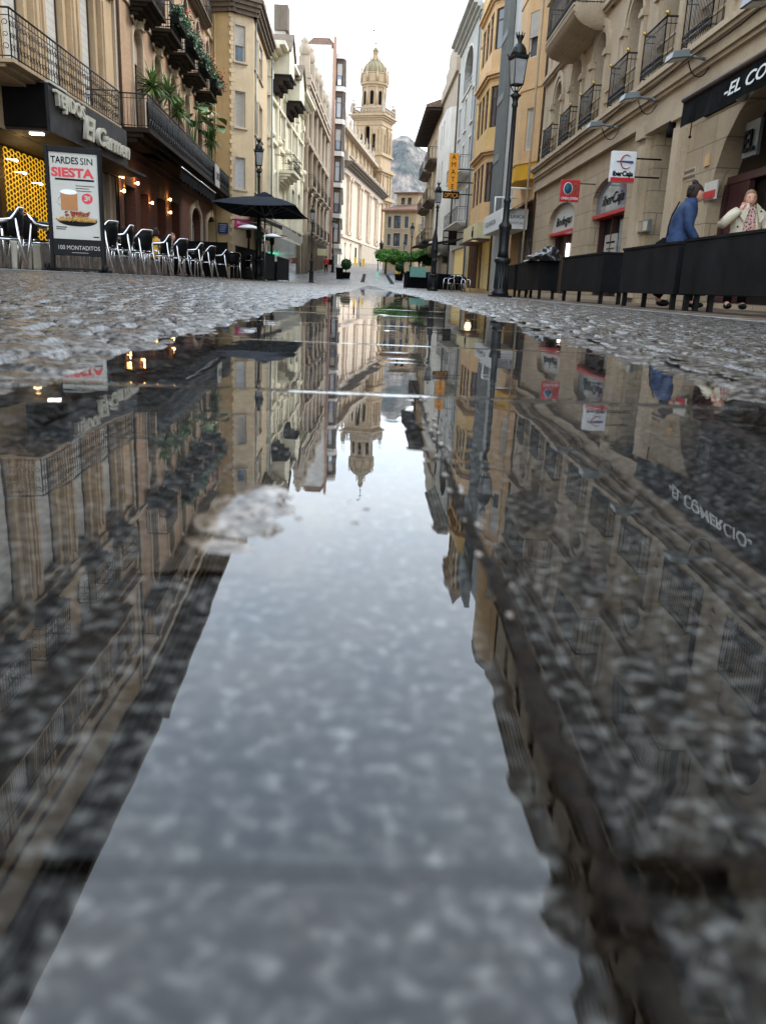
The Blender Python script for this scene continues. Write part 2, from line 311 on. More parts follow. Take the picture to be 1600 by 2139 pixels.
def window(root, F, o, rev=0.25, kind='glass', fm='frame_white', gm='glass', sm='shutter_cream', mull=2, trans=True, trim=None, tw=0.12, td=0.05, sill=True, door=False, name=None):
    x0, x1, y0, y1 = o[:4]; k = o[4] if len(o) > 4 else 0; d = -rev+0.05; e = 0.004
    fr = MB(); t = 0.06
    F.box(fr, x0+e, x0+t, d-0.05, d, y0+e, y1-e-k*0.6); F.box(fr, x1-t, x1-e, d-0.05, d, y0+e, y1-e-k*0.6)
    F.box(fr, x0+t, x1-t, d-0.05, d, y0+e, y0+t); F.box(fr, x0+t, x1-t, d-0.05, d, y1-t-k, y1-e-k)
    if kind != 'shutter':
        for i in range(1, mull): xm = x0+(x1-x0)*i/mull; F.box(fr, xm-0.03, xm+0.03, d-0.045, d+0.012, y0+t, y1-t-k)
        if trans: yt = y0+(y1-y0-k)*0.72; F.box(fr, x0+t, x1-t, d-0.043, d+0.006, yt-0.03, yt+0.03)
    w = fr.build(name or ('door' if door else 'window'), fm, root)
    if trim:
        tb = MB()
        F.box(tb, x0-tw, x0, 0.0, td, y0, y1-k); F.box(tb, x1, x1+tw, 0.0, td, y0, y1-k)
        if k:
            n = 10; cx = (x0+x1)/2; ww = (x1-x0)/2
            for i in range(n):
                A = [math.pi*i/n, math.pi*(i+1)/n]; P = []
                for dd in (0.0, td):
                    for (rr, aa) in ((0, A[0]), (tw, A[0]), (tw, A[1]), (0, A[1])): P.append(F.pt(cx+(ww+rr)*math.cos(aa), dd, y1-k+(k+rr)*math.sin(aa)))
                tb.hexa(P)
            F.box(tb, cx-tw*0.7, cx+tw*0.7, 0, td+0.05, y1-0.02, y1+tw*1.3)
        else:
            F.box(tb, x0-tw, x1+tw, 0.0, td, y1, y1+tw)
        if sill: F.box(tb, x0-tw-0.05, x1+tw+0.05, 0.0, td+0.08, y0-0.1, y0)
        tb.build('window_surround', trim, w)
    g = MB(); gt = y1
    g.add([F.pt(x0,d-0.03,y0), F.pt(x1,d-0.03,y0), F.pt(x1,d-0.03,y1), F.pt(x0,d-0.03,y1)], [(0,1,2,3)])
    if kind == 'shutter': g.build('shutter', sm, w)
    else:
        g.build('pane', gm, w)
        if kind == 'half' or kind == 'third':
            f_ = 0.45 if kind == 'half' else 0.72; s_ = MB(); F.box(s_, x0+e, x1-e, d+0.015, d+0.05, y0+(y1-y0)*f_, y1-e); s_.build('shutter', sm, w)
        if kind == 'curtain': 
            s_ = MB(); n = 14
            for i in range(n): a = x0+t+(x1-x0-2*t)*i/n; b2 = x0+t+(x1-x0-2*t)*(i+1)/n; dd = d-0.026+0.012*(i % 2); s_.add([F.pt(a,dd,y0+t), F.pt(b2,d-0.026+0.012*((i+1) % 2),y0+t), F.pt(b2,d-0.026+0.012*((i+1) % 2),y1-t), F.pt(a,dd,y1-t)], [(0,1,2,3)])
            s_.build('curtain', 'curtain', w)
    return w
def railing_mb(F, a0, a1, d0, d1, h, H=1.0, step=0.12, ornate=False, r=0.008):
    mb = MB(); 
    path = [(a0, d0), (a0, d1), (a1, d1), (a1, d0)]
    for i in range(3):
        (p, q), (p2, q2) = path[i], path[i+1]; L = math.hypot(p2-p, q2-q)
        if L < 0.02: continue
        for z, rr in ((h+H, 0.022), (h+0.06, 0.014), (h+H-0.14, 0.01)): mb.bar(F.pt(p,q,z), F.pt(p2,q2,z), rr, 6)
        n = max(2, int(L/step))
        for k in range(n+1):
            a = p+(p2-p)*k/n; d = q+(q2-q)*k/n
            mb.bar(F.pt(a,d,h), F.pt(a,d,h+H), r*(1.8 if k in (0, n) else 1), 4)
            if ornate and k < n:
                am = p+(p2-p)*(k+0.5)/n; dm = q+(q2-q)*(k+0.5)/n; ux = F.u*((p2-p)/L)+F.n*((q2-q)/L)
                for zc, R0 in ((h+0.24, 0.075), (h+0.46, 0.06), (h+0.68, 0.07)):
                    c = F.pt(am,dm,zc); sg = 1 if k % 2 else -1
                    pts = [c+ux*(R0*(1-0.55*j/9)*math.cos(sg*j*0.75+k))+Vector((0,0,1))*(R0*(1-0.55*j/9)*math.sin(sg*j*0.75+k)) for j in range(10)]
                    mb.tube(pts, 0.0075, 4)
    return mb
def balcony(root, F, a0, a1, h, depth=0.7, H=1.0, slab='moulding_cream', steps=3, th=0.28, step=0.12, ornate=False, rail='iron', d0=0.0, planter=None):
    mb = MB()
    for i in range(steps):
        k = i/steps; F.box(mb, a0+0.10*i+0.001*i, a1-0.10*i-0.001*i, d0, d0+depth*(1-0.22*i), h-th*(i+1)/steps, h-th*i/steps)
    o = mb.build('balcony', slab, root)
    railing_mb(F, a0+0.04, a1-0.04, d0+0.02, d0+depth-0.05, h, H, step, ornate).build('railing', rail, o); return o
def cornice(root, F, a0, a1, h, depth=0.6, th=0.6, mat='cornice_dark', steps=4, name='cornice', d0=0.0):
    mb = MB()
    for i in range(steps): F.box(mb, a0-0.003*i, a1+0.003*i, d0, d0+depth*((i+1)/steps)**1.3, h+th*i/steps, h+th*(i+1)/steps)
    return mb.build(name, mat, root)
def band(mb, F, a0, a1, h0, h1, d): F.box(mb, a0, a1, 0, d, h0, h1)
# ------------------------------------------------------------------ camera, sky, sun
cd = bpy.data.cameras.new('camera'); cam = bpy.data.objects.new('camera', cd); C.objects.link(cam); sc.camera = cam
mw = Matrix(((xc[0], xc[1], xc[2]), (yc[0], yc[1], yc[2]), (up[0], up[1], up[2]))).to_4x4(); mw.translation = (0, 0, CH); cam.matrix_world = mw
cd.sensor_fit = 'HORIZONTAL'; cd.sensor_width = 4.42; cd.lens = 4.42*FPX/1600; cd.clip_start = 0.01; cd.clip_end = 6000
cd.dof.use_dof = True; cd.dof.focus_distance = 9.0; cd.dof.aperture_fstop = 2.0
w = bpy.data.worlds.new('World'); sc.world = w; w.use_nodes = True; nt = w.node_tree; bg = nt.nodes['Background']
sky = nd(nt, 'ShaderNodeTexSky', sky_type='NISHITA', sun_disc=False); sky.sun_elevation = R(42); sky.sun_rotation = R(70); sky.dust_density = 4; sky.air_density = 1.2
hsv = nd(nt, 'ShaderNodeHueSaturation', Saturation=0.35, Value=1.0); nt.links.new(sky.outputs[0], hsv.inputs['Color'])
tc = nd(nt, 'ShaderNodeTexCoord'); mp = nd(nt, 'ShaderNodeMapping'); mp.inputs['Scale'].default_value = (1, 1, 2.4); nt.links.new(tc.outputs['Generated'], mp.inputs[0])
cn = nd(nt, 'ShaderNodeTexNoise', Scale=2.6, Detail=7.0, Roughness=0.55); nt.links.new(mp.outputs[0], cn.inputs[0])
cl = ramp(nt, cn.outputs[0], [(0.32, (0.62, 0.76, 0.93)), (0.68, (0.88, 0.96, 1.05))])
sp = nd(nt, 'ShaderNodeSeparateXYZ'); nt.links.new(tc.outputs['Generated'], sp.inputs[0])
hz = ramp(nt, sp.outputs[2], [(0.0, (1.25, 1.2, 1.12)), (0.35, (1.0, 1.0, 1.0)), (1.0, (0.88, 0.9, 0.94))])
cl = mixc(nt, 1.0, cl, hz, 'MULTIPLY')
sc_ = nd(nt, 'ShaderNodeVectorMath', operation='SCALE'); sc_.inputs['Scale'].default_value = 30.0; nt.links.new(cl, sc_.inputs[0])
nt.links.new(mixc(nt, 0.85, hsv.outputs[0], sc_.outputs[0]), bg.inputs[0]); bg.inputs[1].default_value = 0.105
sl = bpy.data.lights.new('sun', 'SUN'); sl.energy = 2.5; sl.angle = R(12); sl.color = (1, 0.93, 0.82); so = bpy.data.objects.new('sun', sl); C.objects.link(so)
sdir = Vector((math.sin(R(70))*math.cos(R(42)), math.cos(R(70))*math.cos(R(42)), math.sin(R(42)))); so.rotation_euler = sdir.to_track_quat('Z', 'Y').to_euler()
sc.view_settings.view_transform = 'Standard'; sc.view_settings.look = 'None'; sc.view_settings.exposure = 0.30; sc.view_settings.gamma = 1
sc.cycles.max_bounces = 8; sc.cycles.glossy_bounces = 4; sc.cycles.transparent_max_bounces = 8; sc.cycles.sample_clamp_indirect = 6; sc.cycles.use_denoising = True
def point(loc, power_, col=(1, 0.6, 0.25), r=0.05, par=None):
    l = bpy.data.lights.new('lamp_light', 'POINT'); l.energy = power_*0.5; l.color = col; l.shadow_soft_size = r; o = bpy.data.objects.new('lamp_light', l); C.objects.link(o); o.location = loc; return o

# ------------------------------------------------------------------ ground heights
SL, SR, JX = -0.215, 0.305, 0.045       # the granite channel and its long joint
def lon(y):
    z = np.where(y < 6, 0, np.where(y < 62, -0.0034*(y-6), 0)); r = -0.19+0.036*(np.clip(y, 62, 170)-62)
    return np.where(y < 62, z, r)
def gz_arr(x, y):
    left = np.clip(SL-x, 0, None); right = np.clip(x-SR, 0, None)
    return lon(y)+np.minimum(left*0.0155, 0.062)*np.where(y < 62, 1, 0.4)-np.minimum(right*0.024, 0.062)
def gz(x, y): return float(gz_arr(np.array([x*1.0]), np.array([y*1.0]))[0])
def hsh(i, j, s=0):
    h = np.sin(i*127.1+j*311.7+s*74.7)*43758.5453; return h-np.floor(h)
def vnoise(x, y, s=0):
    xi, yi = np.floor(x), np.floor(y); fx, fy = x-xi, y-yi; fx = fx*fx*(3-2*fx); fy = fy*fy*(3-2*fy)
    a, b_, c, d = hsh(xi, yi, s), hsh(xi+1, yi, s), hsh(xi, yi+1, s), hsh(xi+1, yi+1, s)
    return (a*(1-fx)+b_*fx)*(1-fy)+(c*(1-fx)+d*fx)*fy
def fbm(x, y, o=4, s=0):
    t = 0; a = 0.5
    for k in range(o): t = t+a*vnoise(x*2**k, y*2**k, s+k*3); a *= 0.5
    return t
def grid_obj(name, X, Y, Z, mat, smooth=True):
    ny, nx = X.shape; me = bpy.data.meshes.new(name); co = np.stack([X, Y, Z], -1).reshape(-1, 3)
    idx = np.arange(ny*nx).reshape(ny, nx); q = np.stack([idx[:-1, :-1], idx[:-1, 1:], idx[1:, 1:], idx[1:, :-1]], -1).reshape(-1, 4)
    me.vertices.add(len(co)); me.vertices.foreach_set('co', co.ravel().astype(np.float32)); me.loops.add(q.size); me.loops.foreach_set('vertex_index', q.ravel().astype(np.int32))
    me.polygons.add(len(q)); me.polygons.foreach_set('loop_start', (np.arange(len(q))*4).astype(np.int32)); me.polygons.foreach_set('use_smooth', np.full(len(q), smooth)); me.update(calc_edges=True)
    me.materials.append(M[mat]); o = bpy.data.objects.new(name, me); C.objects.link(o); return o
def struct(o): o['kind'] = 'structure'; return o
# wet stone materials
def wet_stone(name, c_dark, c_light, sc1, rough, bs, st=((0.40, 0.0), (0.50, 0.42), (0.62, 1.0))):
    m, nt, b = _new(name); p = pos(nt)
    v = nd(nt, 'ShaderNodeTexNoise', Scale=sc1, Detail=3.0, Roughness=0.55); nt.links.new(p, v.inputs[0])
    v2 = nd(nt, 'ShaderNodeTexNoise', Scale=sc1*0.21, Detail=4.0); nt.links.new(p, v2.inputs[0])
    o = ramp(nt, v.outputs[0], [(q, tuple(a_+(b_2-a_)*k for a_, b_2 in zip(c_dark, c_light))) for q, k in st])
    o = mixc(nt, 1.0, o, ramp(nt, v2.outputs[0], [(0.35, (0.6, 0.57, 0.53)), (0.65, (1.15, 1.12, 1.08))]), 'MULTIPLY')
    nt.links.new(o, b.inputs['Base Color']); nt.links.new(ramp(nt, v2.outputs[0], [(0.3, (rough*0.5,)*3), (0.7, (rough*1.6,)*3)]), b.inputs['Roughness'])
    b.inputs['IOR'].default_value = 1.4; bump(nt, b, v.outputs[0], bs, 0.004); return m
wet_stone('granite', (0.003, 0.003, 0.0035), (0.30, 0.305, 0.295), 215, 0.5, 0.25, [(0.43, 0.0), (0.56, 0.24), (0.68, 1.0)])
wet_stone('setts', (0.006, 0.0055, 0.005), (0.125, 0.12, 0.113), 110, 0.25, 0.55)
MATS['setts'].node_tree.nodes['Principled BSDF'].inputs['Specular IOR Level'].default_value = 0.36
wet_stone('mud', (0.002, 0.0015, 0.001), (0.010, 0.007, 0.005), 300, 0.75, 0.6)
MATS['mud'].node_tree.nodes['Principled BSDF'].inputs['Specular IOR Level'].default_value = 0.12
wet_stone('silt', (0.05, 0.04, 0.03), (0.16, 0.14, 0.12), 260, 0.06, 0.12)
wet_stone('wet_road', (0.10, 0.10, 0.10), (0.21, 0.21, 0.21), 9, 0.34, 0.5)
wet_stone('wet_paving', (0.06, 0.045, 0.035), (0.22, 0.17, 0.125), 7, 0.42, 1.0)
MATS['wet_paving'].node_tree.nodes['Principled BSDF'].inputs['Specular IOR Level'].default_value = 0.25
wet_stone('kerbstone', (0.13, 0.13, 0.13), (0.26, 0.26, 0.26), 40, 0.35, 0.3)
m = bpy.data.materials.new('water'); m.use_nodes = True; nt = m.node_tree; MATS['water'] = m; nt.nodes.remove(nt.nodes['Principled BSDF']); out = nt.nodes['Material Output']
gl = nd(nt, 'ShaderNodeBsdfGlossy', Roughness=0.0); gl.inputs['Color'].default_value = (1, 1, 1, 1); tr = nd(nt, 'ShaderNodeBsdfTransparent'); tr.inputs[0].default_value = (0.78, 0.78, 0.775, 1); fr = nd(nt, 'ShaderNodeFresnel', IOR=1.405)
p = pos(nt); n1 = nd(nt, 'ShaderNodeTexNoise', Scale=7.0, Detail=2.0, Roughness=0.4); nt.links.new(p, n1.inputs[0]); n2 = nd(nt, 'ShaderNodeTexNoise', Scale=38.0, Detail=2.0, Roughness=0.5); nt.links.new(p, n2.inputs[0])
ad = nd(nt, 'ShaderNodeMath', operation='MULTIPLY_ADD'); nt.links.new(n2.outputs[0], ad.inputs[0]); ad.inputs[1].default_value = 0.12; nt.links.new(n1.outputs[0], ad.inputs[2])
bp = nd(nt, 'ShaderNodeBump'); bp.inputs['Strength'].default_value = 1.0; bp.inputs['Distance'].default_value = 0.00030; nt.links.new(ad.outputs[0], bp.inputs['Height'])
nt.links.new(bp.outputs[0], gl.inputs['Normal']); mx = nd(nt, 'ShaderNodeMixShader'); nt.links.new(fr.outputs[0], mx.inputs[0]); nt.links.new(tr.outputs[0], mx.inputs[1]); nt.links.new(gl.outputs[0], mx.inputs[2]); nt.links.new(mx.outputs[0], out.inputs[0])
plain('ground_far', (0.16, 0.15, 0.13), 0.9, 0, 0.3, 0.01)

# ground sheet under everything
mb = MB(); mb.add([(-3000,-300,-1.2), (3000,-300,-1.2), (3000,5200,-1.2), (-3000,5200,-1.2)], [(0,1,2,3)]); struct(mb.build('ground', 'ground_far'))
# channel of granite slabs and its bed
mb = MB(); jy = [0.12+0.6*k for k in range(-4, 103)]; rnd = random.Random(3)
for k in range(len(jy)-1):
    for (x0, x1) in ((SL, JX), (JX, SR)):
        g = 0.005; gy = 0.0022; y0, y1 = jy[k]+gy, jy[k+1]-gy; z0 = float(lon(np.array([jy[k]]))[0]); z1 = float(lon(np.array([jy[k+1]]))[0]); dz = -0.004-rnd.random()*0.0015
        a, b_ = x0+g, x1-g
        mb.hexa([(a,y0,z0-0.1),(b_,y0,z0-0.1),(b_,y1,z1-0.1),(a,y1,z1-0.1),(a,y0,z0+dz),(b_,y0,z0+dz),(b_,y1,z1+dz),(a,y1,z1+dz)])
struct(mb.build('channel_slabs', 'granite', bevel=0.002))
xs = np.linspace(SL-0.05, SR+0.05, 12); ys = np.linspace(-3, 62.5, 180); X, Y = np.meshgrid(xs, ys); struct(grid_obj('channel_bed', X, Y, lon(Y)-0.012, 'mud'))
# the long puddle (mirror), ridged over the cross joints
ys = np.concatenate([np.arange(-2.4, 0.05, 0.05), np.arange(0.05, 3.2, 0.004), np.arange(3.2, 9.4, 0.012), np.arange(9.4, 15.5, 0.03)])
u = np.linspace(0, 1, 46); Y, U = np.meshgrid(ys, u, indexing='ij')
el = -0.40+0.05*(fbm(Y*3.0, Y*0+2.2, 4, 5)-0.47)+0.05*np.clip((Y-3)/5, 0, 1)*(fbm(Y*1.5, Y*0, 3, 8)); er = 0.50+0.06*(fbm(Y*2.6, Y*0+7.7, 4, 9)-0.47)-0.01*np.clip((Y-4), 0, 5)
X = el+(er-el)*U
jd = np.abs(((Y-0.12+0.3) % 0.6)-0.3); amp = np.where(Y < 0.5, 0.0, 0.0011)*(0.2+1.3*fbm(X*9, np.floor((Y+0.18)/0.6)*3.1, 3, 4)); Z = amp*np.exp(-(jd/0.0052)**2)+np.where(Y > 6, lon(Y)+0.0005, 0)
Z += 0.0009*np.exp(-((X-JX)/0.006)**2)*(fbm(X*20, Y*30, 3, 14) > 0.45)
pud = struct(grid_obj('puddle', X, Y, Z, 'water'))
# mud squeezed up along the long joint, with a few wet crumbs
mb = MB(); rnd = random.Random(11); y = -0.3; pts = []; rr = []
while y < 0.86: pts.append((JX+0.0012*math.sin(y*31)+rnd.uniform(-.0008, .0008), y, -0.0015)); rr.append((0.0034-0.0014*min(1, max(0, (y-.2)/.3)))+0.0008*noise.noise(Vector((y*22, 0, 0)))+rnd.uniform(0, .0005)); y += 0.006
mb.tube(pts, rr, 8, flat=0.8); mb.v = [(x_, y_, -0.0006+(z_+0.0015)*0.42) for x_, y_, z_ in mb.v]
pts = [(JX+0.004+0.006*i, 0.12+rnd.uniform(-.001, .001), -0.0012) for i in range(50)]; mb.tube(pts, [0.0026+rnd.uniform(-.0006, .0006) for _ in pts], 8, flat=0.6)
tag(mb.build('joint_mud', 'mud'), kind='stuff', label='dark mud filling the joint between the wet granite slabs', cat='mud')
mb = MB()
for i in range(26):
    t = rnd.uniform(0.2, 0.72); s_ = rnd.uniform(0.0010, 0.0024)*(0.6+t); mb.ball((JX+rnd.uniform(-.003, .007), t, 0.0006), s_, 8, 5, (1, 2.4, 0.35))
for i in range(16): mb.ball((rnd.uniform(-.06, .02), rnd.uniform(.16, .5), -0.001), rnd.uniform(.0012, .0026), 7, 5, (1, 1, .6))
tag(mb.build('wet_crumbs', 'silt'), kind='stuff', label='small wet crumbs and grit lying along the slab joint', cat='grit')
# little bank of silt breaking the water surface
nx = 90; xs = np.linspace(-0.095, -0.012, nx); ys = np.linspace(0.262, 0.40, 110); X, Y = np.meshgrid(xs, ys)
rr_ = ((X+0.048)/0.021)**2+((Y-0.325-0.35*(X+0.048))/0.058)**2; sw = ((Y-0.262+0.3*(X+.05)+0.006*fbm(X*60, Y*20, 2, 4))/0.030) % 1.0; lobe = np.where(sw < 0.82, sw/0.82, (1-sw)/0.18)
Z = (0.0040*lobe+0.0006)*np.clip(1.25-rr_*1.1, 0, 1)-0.0012+0.0005*(fbm(X*160, Y*90, 3, 21)-0.45)-0.002*np.clip(rr_-1, 0, 3)+0.0012*(fbm(X*230, Y*230, 2, 77) > 0.50)*(np.abs(X+.025-0.0*Y) < .012)*np.clip(1.25-rr_, 0, 1)
o = grid_obj('silt_patch', X, Y, Z, 'silt'); tag(o, kind='stuff', label='small bright bank of wet silt rising out of the puddle', cat='silt')
# cobbled roadway either side: every sett domed, tilted and chipped
def setts(x0, x1, nx, seed, far):
    ys = [-2.0]; 
    while ys[-1] < far: y = ys[-1]; ys.append(y+(0.03 if y < 0.2 else max(0.006, 0.0068*y if y < 20 else 0.0068*20+0.01*(y-20))))
    t = np.linspace(0, 1, nx); t = t**1.25; xs = x0+(x1-x0)*t; X, Y = np.meshgrid(xs, np.array(ys))
    w_, l_ = 0.092, 0.098
    Yw = Y+0.035*np.sin(X*5+seed)*1.0; row = np.floor(Yw/l_); off = hsh(row, row*0+seed, 1)*w_; Xs = X+off+0.02*(fbm(X*4, Y*4, 2, seed)-0.5); col = np.floor(Xs/w_)
    u = Xs/w_-col; v = Yw/l_-row; e = np.minimum(np.minimum(u, 1-u)*w_, np.minimum(v, 1-v)*l_)
    e = e+0.006*(fbm(X*60, Y*60, 2, seed+3)-0.5)
    gap = np.clip(e/0.010, 0, 1)**0.6
    tx, ty, hh = hsh(col, row, seed+5)-0.5, hsh(col, row, seed+6)-0.5, hsh(col, row, seed+7)-0.5
    dome = (1-((u-.5)**2+(v-.5)**2)*1.6)*0.003
    Z = gap*0.016-0.016+dome+tx*(u-.5)*0.004+ty*(v-.5)*0.005+hh*0.004+0.0030*(fbm(X*24, Y*24, 4, seed+9)-0.47)+0.0034*(fbm(X*85, Y*60, 3, seed+10)-0.45)
    edge = np.clip(np.abs(X-x0)/0.03, 0, 1); wet = np.clip(1-np.abs(X-x0)/0.15, 0, 1)
    Z = Z*edge*np.where(Y > 25, 0.5, 1.0)+gz_arr(X, Y)+0.004-0.013*wet*np.clip((11-Y)/4, 0.25, 1)*(0.65+0.7*fbm(X*5, Y*1.3, 3, seed+20))
    return X, Y, Z
X, Y, Z = setts(SL+0.004, -3.88, 330, 2, 62.2); struct(grid_obj('cobbled_road', X[:, ::-1], Y[:, ::-1], Z[:, ::-1], 'setts'))
X, Y, Z = setts(SR-0.004, 2.6, 260, 5, 62.2); struct(grid_obj('cobbled_road', X, Y, Z, 'setts'))
# kerb strips, pavements, ramp
mb = MB(); mc = MB()
for k in range(70):
    y0 = -2+0.93*k; y1 = y0+0.915; f = lambda x, y: gz(x, y)
    for (a, b_, h) in ((-4.16, -3.88, 0.018), (2.6, 2.72, 0.004), (2.80, 2.98, 0.006)):
        if y1 > 62: continue
        mb.hexa([(a,y0,f(a,y0)-.1),(b_,y0,f(b_,y0)-.1),(b_,y1,f(b_,y1)-.1),(a,y1,f(a,y1)-.1),(a,y0,f(a,y0)+h),(b_,y0,f(b_,y0)+h),(b_,y1,f(b_,y1)+h),(a,y1,f(a,y1)+h)])
struct(mb.build('kerb', 'kerbstone', bevel=0.004))
for (a, b_, dz) in ((-14.0, -4.14, 0.008), (2.70, 12.0, 0.0)):
    xs = np.linspace(a, b_, 30); ys = np.linspace(-3, 62.4, 240); X, Y = np.meshgrid(xs, ys); Z = gz_arr(X, Y)+dz-0.004*(b_ > 0)*(X < 2.81)-0.02*((X > 2.72)*(X < 2.80)); Z = Z+0.004*(fbm(X*3, Y*3, 3, 3)-.5)
    struct(grid_obj('pavement', X, Y, Z, 'wet_paving'))
xs = np.linspace(-40, 60, 101); ys = np.concatenate([np.linspace(62, 170, 140), np.linspace(175, 420, 30)]); X, Y = np.meshgrid(xs, ys)
Z = gz_arr(X, Y)+0.02*(fbm(X*0.8, Y*0.8, 4, 3)-.5)+0.002; struct(grid_obj('ramp_road', X, Y, Z, 'wet_road'))

# ------------------------------------------------------------------ mountain behind the town
xs = np.linspace(-520, 520, 210); ys = np.linspace(1250, 2300, 130); X, Y = np.meshgrid(xs, ys)
def ridge(px_l):   # skyline heights measured on the photo, at 1750 m
    return [onY(1750, *p) for p in px_l]
R1_ = ridge([(420,420),(560,380),(660,330),(712,292),(735,285),(790,300),(822,283),(838,274),(852,275),(864,286),(878,300),(892,306),(905,324),(930,345),(1000,372),(1100,400),(1300,440)])
px_ = np.array([r[0] for r in R1_]); pz_ = np.array([r[1] for r in R1_])
env = np.interp(X, px_, pz_); fall = np.exp(-((Y-1750)/np.where(Y < 1750, 300, 420))**2)
Z = env*fall*(1+0.0*X)+60*(fbm(X/55, Y/70, 5, 41)-0.47)*fall*np.clip(np.abs(Y-1750)/120, 0.12, 1)+5*(fbm(X/9, Y/9, 4, 3)-.5)-10
m, nt, b = _new('mountain'); p = pos(nt, (0.012, 0.006, 0.012)); n = nd(nt, 'ShaderNodeTexNoise', Scale=1.0, Detail=9.0, Roughness=0.62, Distortion=0.6); nt.links.new(p, n.inputs[0])
p2 = pos(nt, (0.09, 0.05, 0.05)); n2 = nd(nt, 'ShaderNodeTexNoise', Scale=1.0, Detail=8.0, Roughness=0.7); nt.links.new(p2, n2.inputs[0])
rock = ramp(nt, n2.outputs[0], [(0.35, (0.15, 0.15, 0.15)), (0.5, (0.29, 0.26, 0.235)), (0.7, (0.50, 0.41, 0.35))]); gr = ramp(nt, n2.outputs[0], [(0.35, (0.085, 0.10, 0.10)), (0.65, (0.20, 0.205, 0.195))])  # rock and scrub colours greyed and lightened to carry distance haze
f_ = ramp(nt, n.outputs[0], [(0.44, (0, 0, 0)), (0.54, (1, 1, 1))]); nt.links.new(mixc(nt, f_, gr, rock), b.inputs['Base Color']); b.inputs['Roughness'].default_value = 1.0; b.inputs['Specular IOR Level'].default_value = 0
bump(nt, b, n2.outputs[0], 1.0, 14.0)
struct(grid_obj('hill', X, Y, Z, 'mountain'))
# ================================================================== LEFT SIDE BUILDINGS
def arcs(n): return n
# ---- fabric shop building with grey blinds
root = tag(empty('stone_building', (-8.5, 19.6, 0)), 'weathered tan stone building with tall grey blinds above the fabric shop sign', 'building')
root_inv = root.matrix_basis.inverted()
def world_parent(o, par):            # keep world coordinates under a parent placed at its base
    o.parent = par; return o
class Root:                          # parts are modelled in world coordinates
    pass
def broot(name, loc, label, cat='building', **k):
    r = empty(name, loc); tag(r, label, cat, **k); return r
ROOTS = []
def finish(r):                       # shift children so that world placement is kept
    for ch in r.children:
        ch.location = ch.location - Vector(r.location)
ROOTS.append(root)
F1 = Face((-8.5, 8.0), (-8.5, 29.28), 1)
cols = [(15.3,16.7),(18.0,19.4),(20.72,22.12),(23.39,24.81),(25.99,27.5)]
ops = []
for (a, b_) in cols+[(12.6, 14.0)]:
    ops += [(a-8, b_-8, 4.35, 8.1), (a-8, b_-8, 8.95, 10.6), (a-8, b_-8, 11.2, 13.6)]
mb = MB(); wall(mb, F1, 0, F1.L, 3.12, 16.4, ops, 0.22)
F1.box(mb, 0, 1.2, -1.0, 0.02, -.5, 3.12)
for (a, b_) in cols+[(12.6, 14.0)]:         # engaged columns either side of the blinds
    for c_ in (a-8-0.42, b_-8+0.42):
        for h0, h1 in ((4.2, 8.5), (11.1, 13.9)):
            F1.box(mb, c_-.17, c_+.17, 0, .14, h0, h1-.3); F1.box(mb, c_-.08, c_+.08, .14, .19, h0+.2, h1-.6); F1.box(mb, c_-.22, c_+.22, 0, .2, h1-.3, h1); F1.box(mb, c_-.21, c_+.21, 0, .18, h0, h0+.35)
for h, hh, d in ((8.3,.16,.12),(8.5,.2,.28),(10.75,.2,.2),(10.95,.12,.35),(13.9,.2,.15),(14.6,.12,.1)): F1.box(mb, 0, F1.L-0.03, 0, d, h, h+hh)
mb.build('wall', 'stone_tejidos', root)
for i, o in enumerate(ops): window(root, F1, o, 0.22, 'shutter', 'frame_brown', 'glass', 'shutter_grey', 2)
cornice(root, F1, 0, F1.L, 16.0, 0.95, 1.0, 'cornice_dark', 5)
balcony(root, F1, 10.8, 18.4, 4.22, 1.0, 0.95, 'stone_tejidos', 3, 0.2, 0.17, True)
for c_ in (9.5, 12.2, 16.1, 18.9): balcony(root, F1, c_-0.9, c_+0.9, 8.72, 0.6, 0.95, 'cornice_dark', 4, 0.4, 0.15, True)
balcony(root, F1, 4.2, 18.3, 11.12, 0.8, 0.95, 'stone_tejidos', 4, 0.35, 0.11)
# recessed shop porch under the sign box
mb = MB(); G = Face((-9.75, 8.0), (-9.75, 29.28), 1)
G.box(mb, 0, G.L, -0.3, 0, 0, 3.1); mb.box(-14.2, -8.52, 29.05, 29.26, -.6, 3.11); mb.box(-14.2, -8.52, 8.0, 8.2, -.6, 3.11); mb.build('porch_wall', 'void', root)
mb = MB()
for a_ in (19.75, 20.45, 21.0): F1.box(mb, a_, a_+.22, -.5, -.05, -.4, 3.1)
F1.box(mb, 19.7, 21.25, -.6, -.4, -.4, 3.1); mb.build('porch_pillar', 'stone_old', root)
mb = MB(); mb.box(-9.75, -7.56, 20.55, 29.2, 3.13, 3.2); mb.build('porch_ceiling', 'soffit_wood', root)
# sign box of the fabric shop
fb = tag(empty('shop_sign', (-7.5, 23.5, 3.1)), 'black marbled sign box with cream raised letters reading TEJIDOS El Carmen', 'shop sign')
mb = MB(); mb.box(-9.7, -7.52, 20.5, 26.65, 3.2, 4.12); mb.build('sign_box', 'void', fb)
mb = MB(); mb.box(-7.52, -7.44, 20.48, 26.67, 3.12, 4.14); mb.build('sign_panel', 'marble_dark', fb)
mb = MB(); mb.box(-7.62, -7.40, 20.5, 21.6, 4.142, 4.19); mb.build('ledge', 'offwhite', fb)
text('TEJIDOS', 'lettering', 'letter_cream', fb, (-7.38, 20.7, 3.74), (0,1,0), (0,0,1), 0.44, 0.045, 0.012, width=2.0)
text('El', 'lettering', 'letter_cream', fb, (-7.36, 22.55, 3.32), (0,1,0), (0,0,1), 0.78, 0.05, 0.02, 0.25, width=0.8)
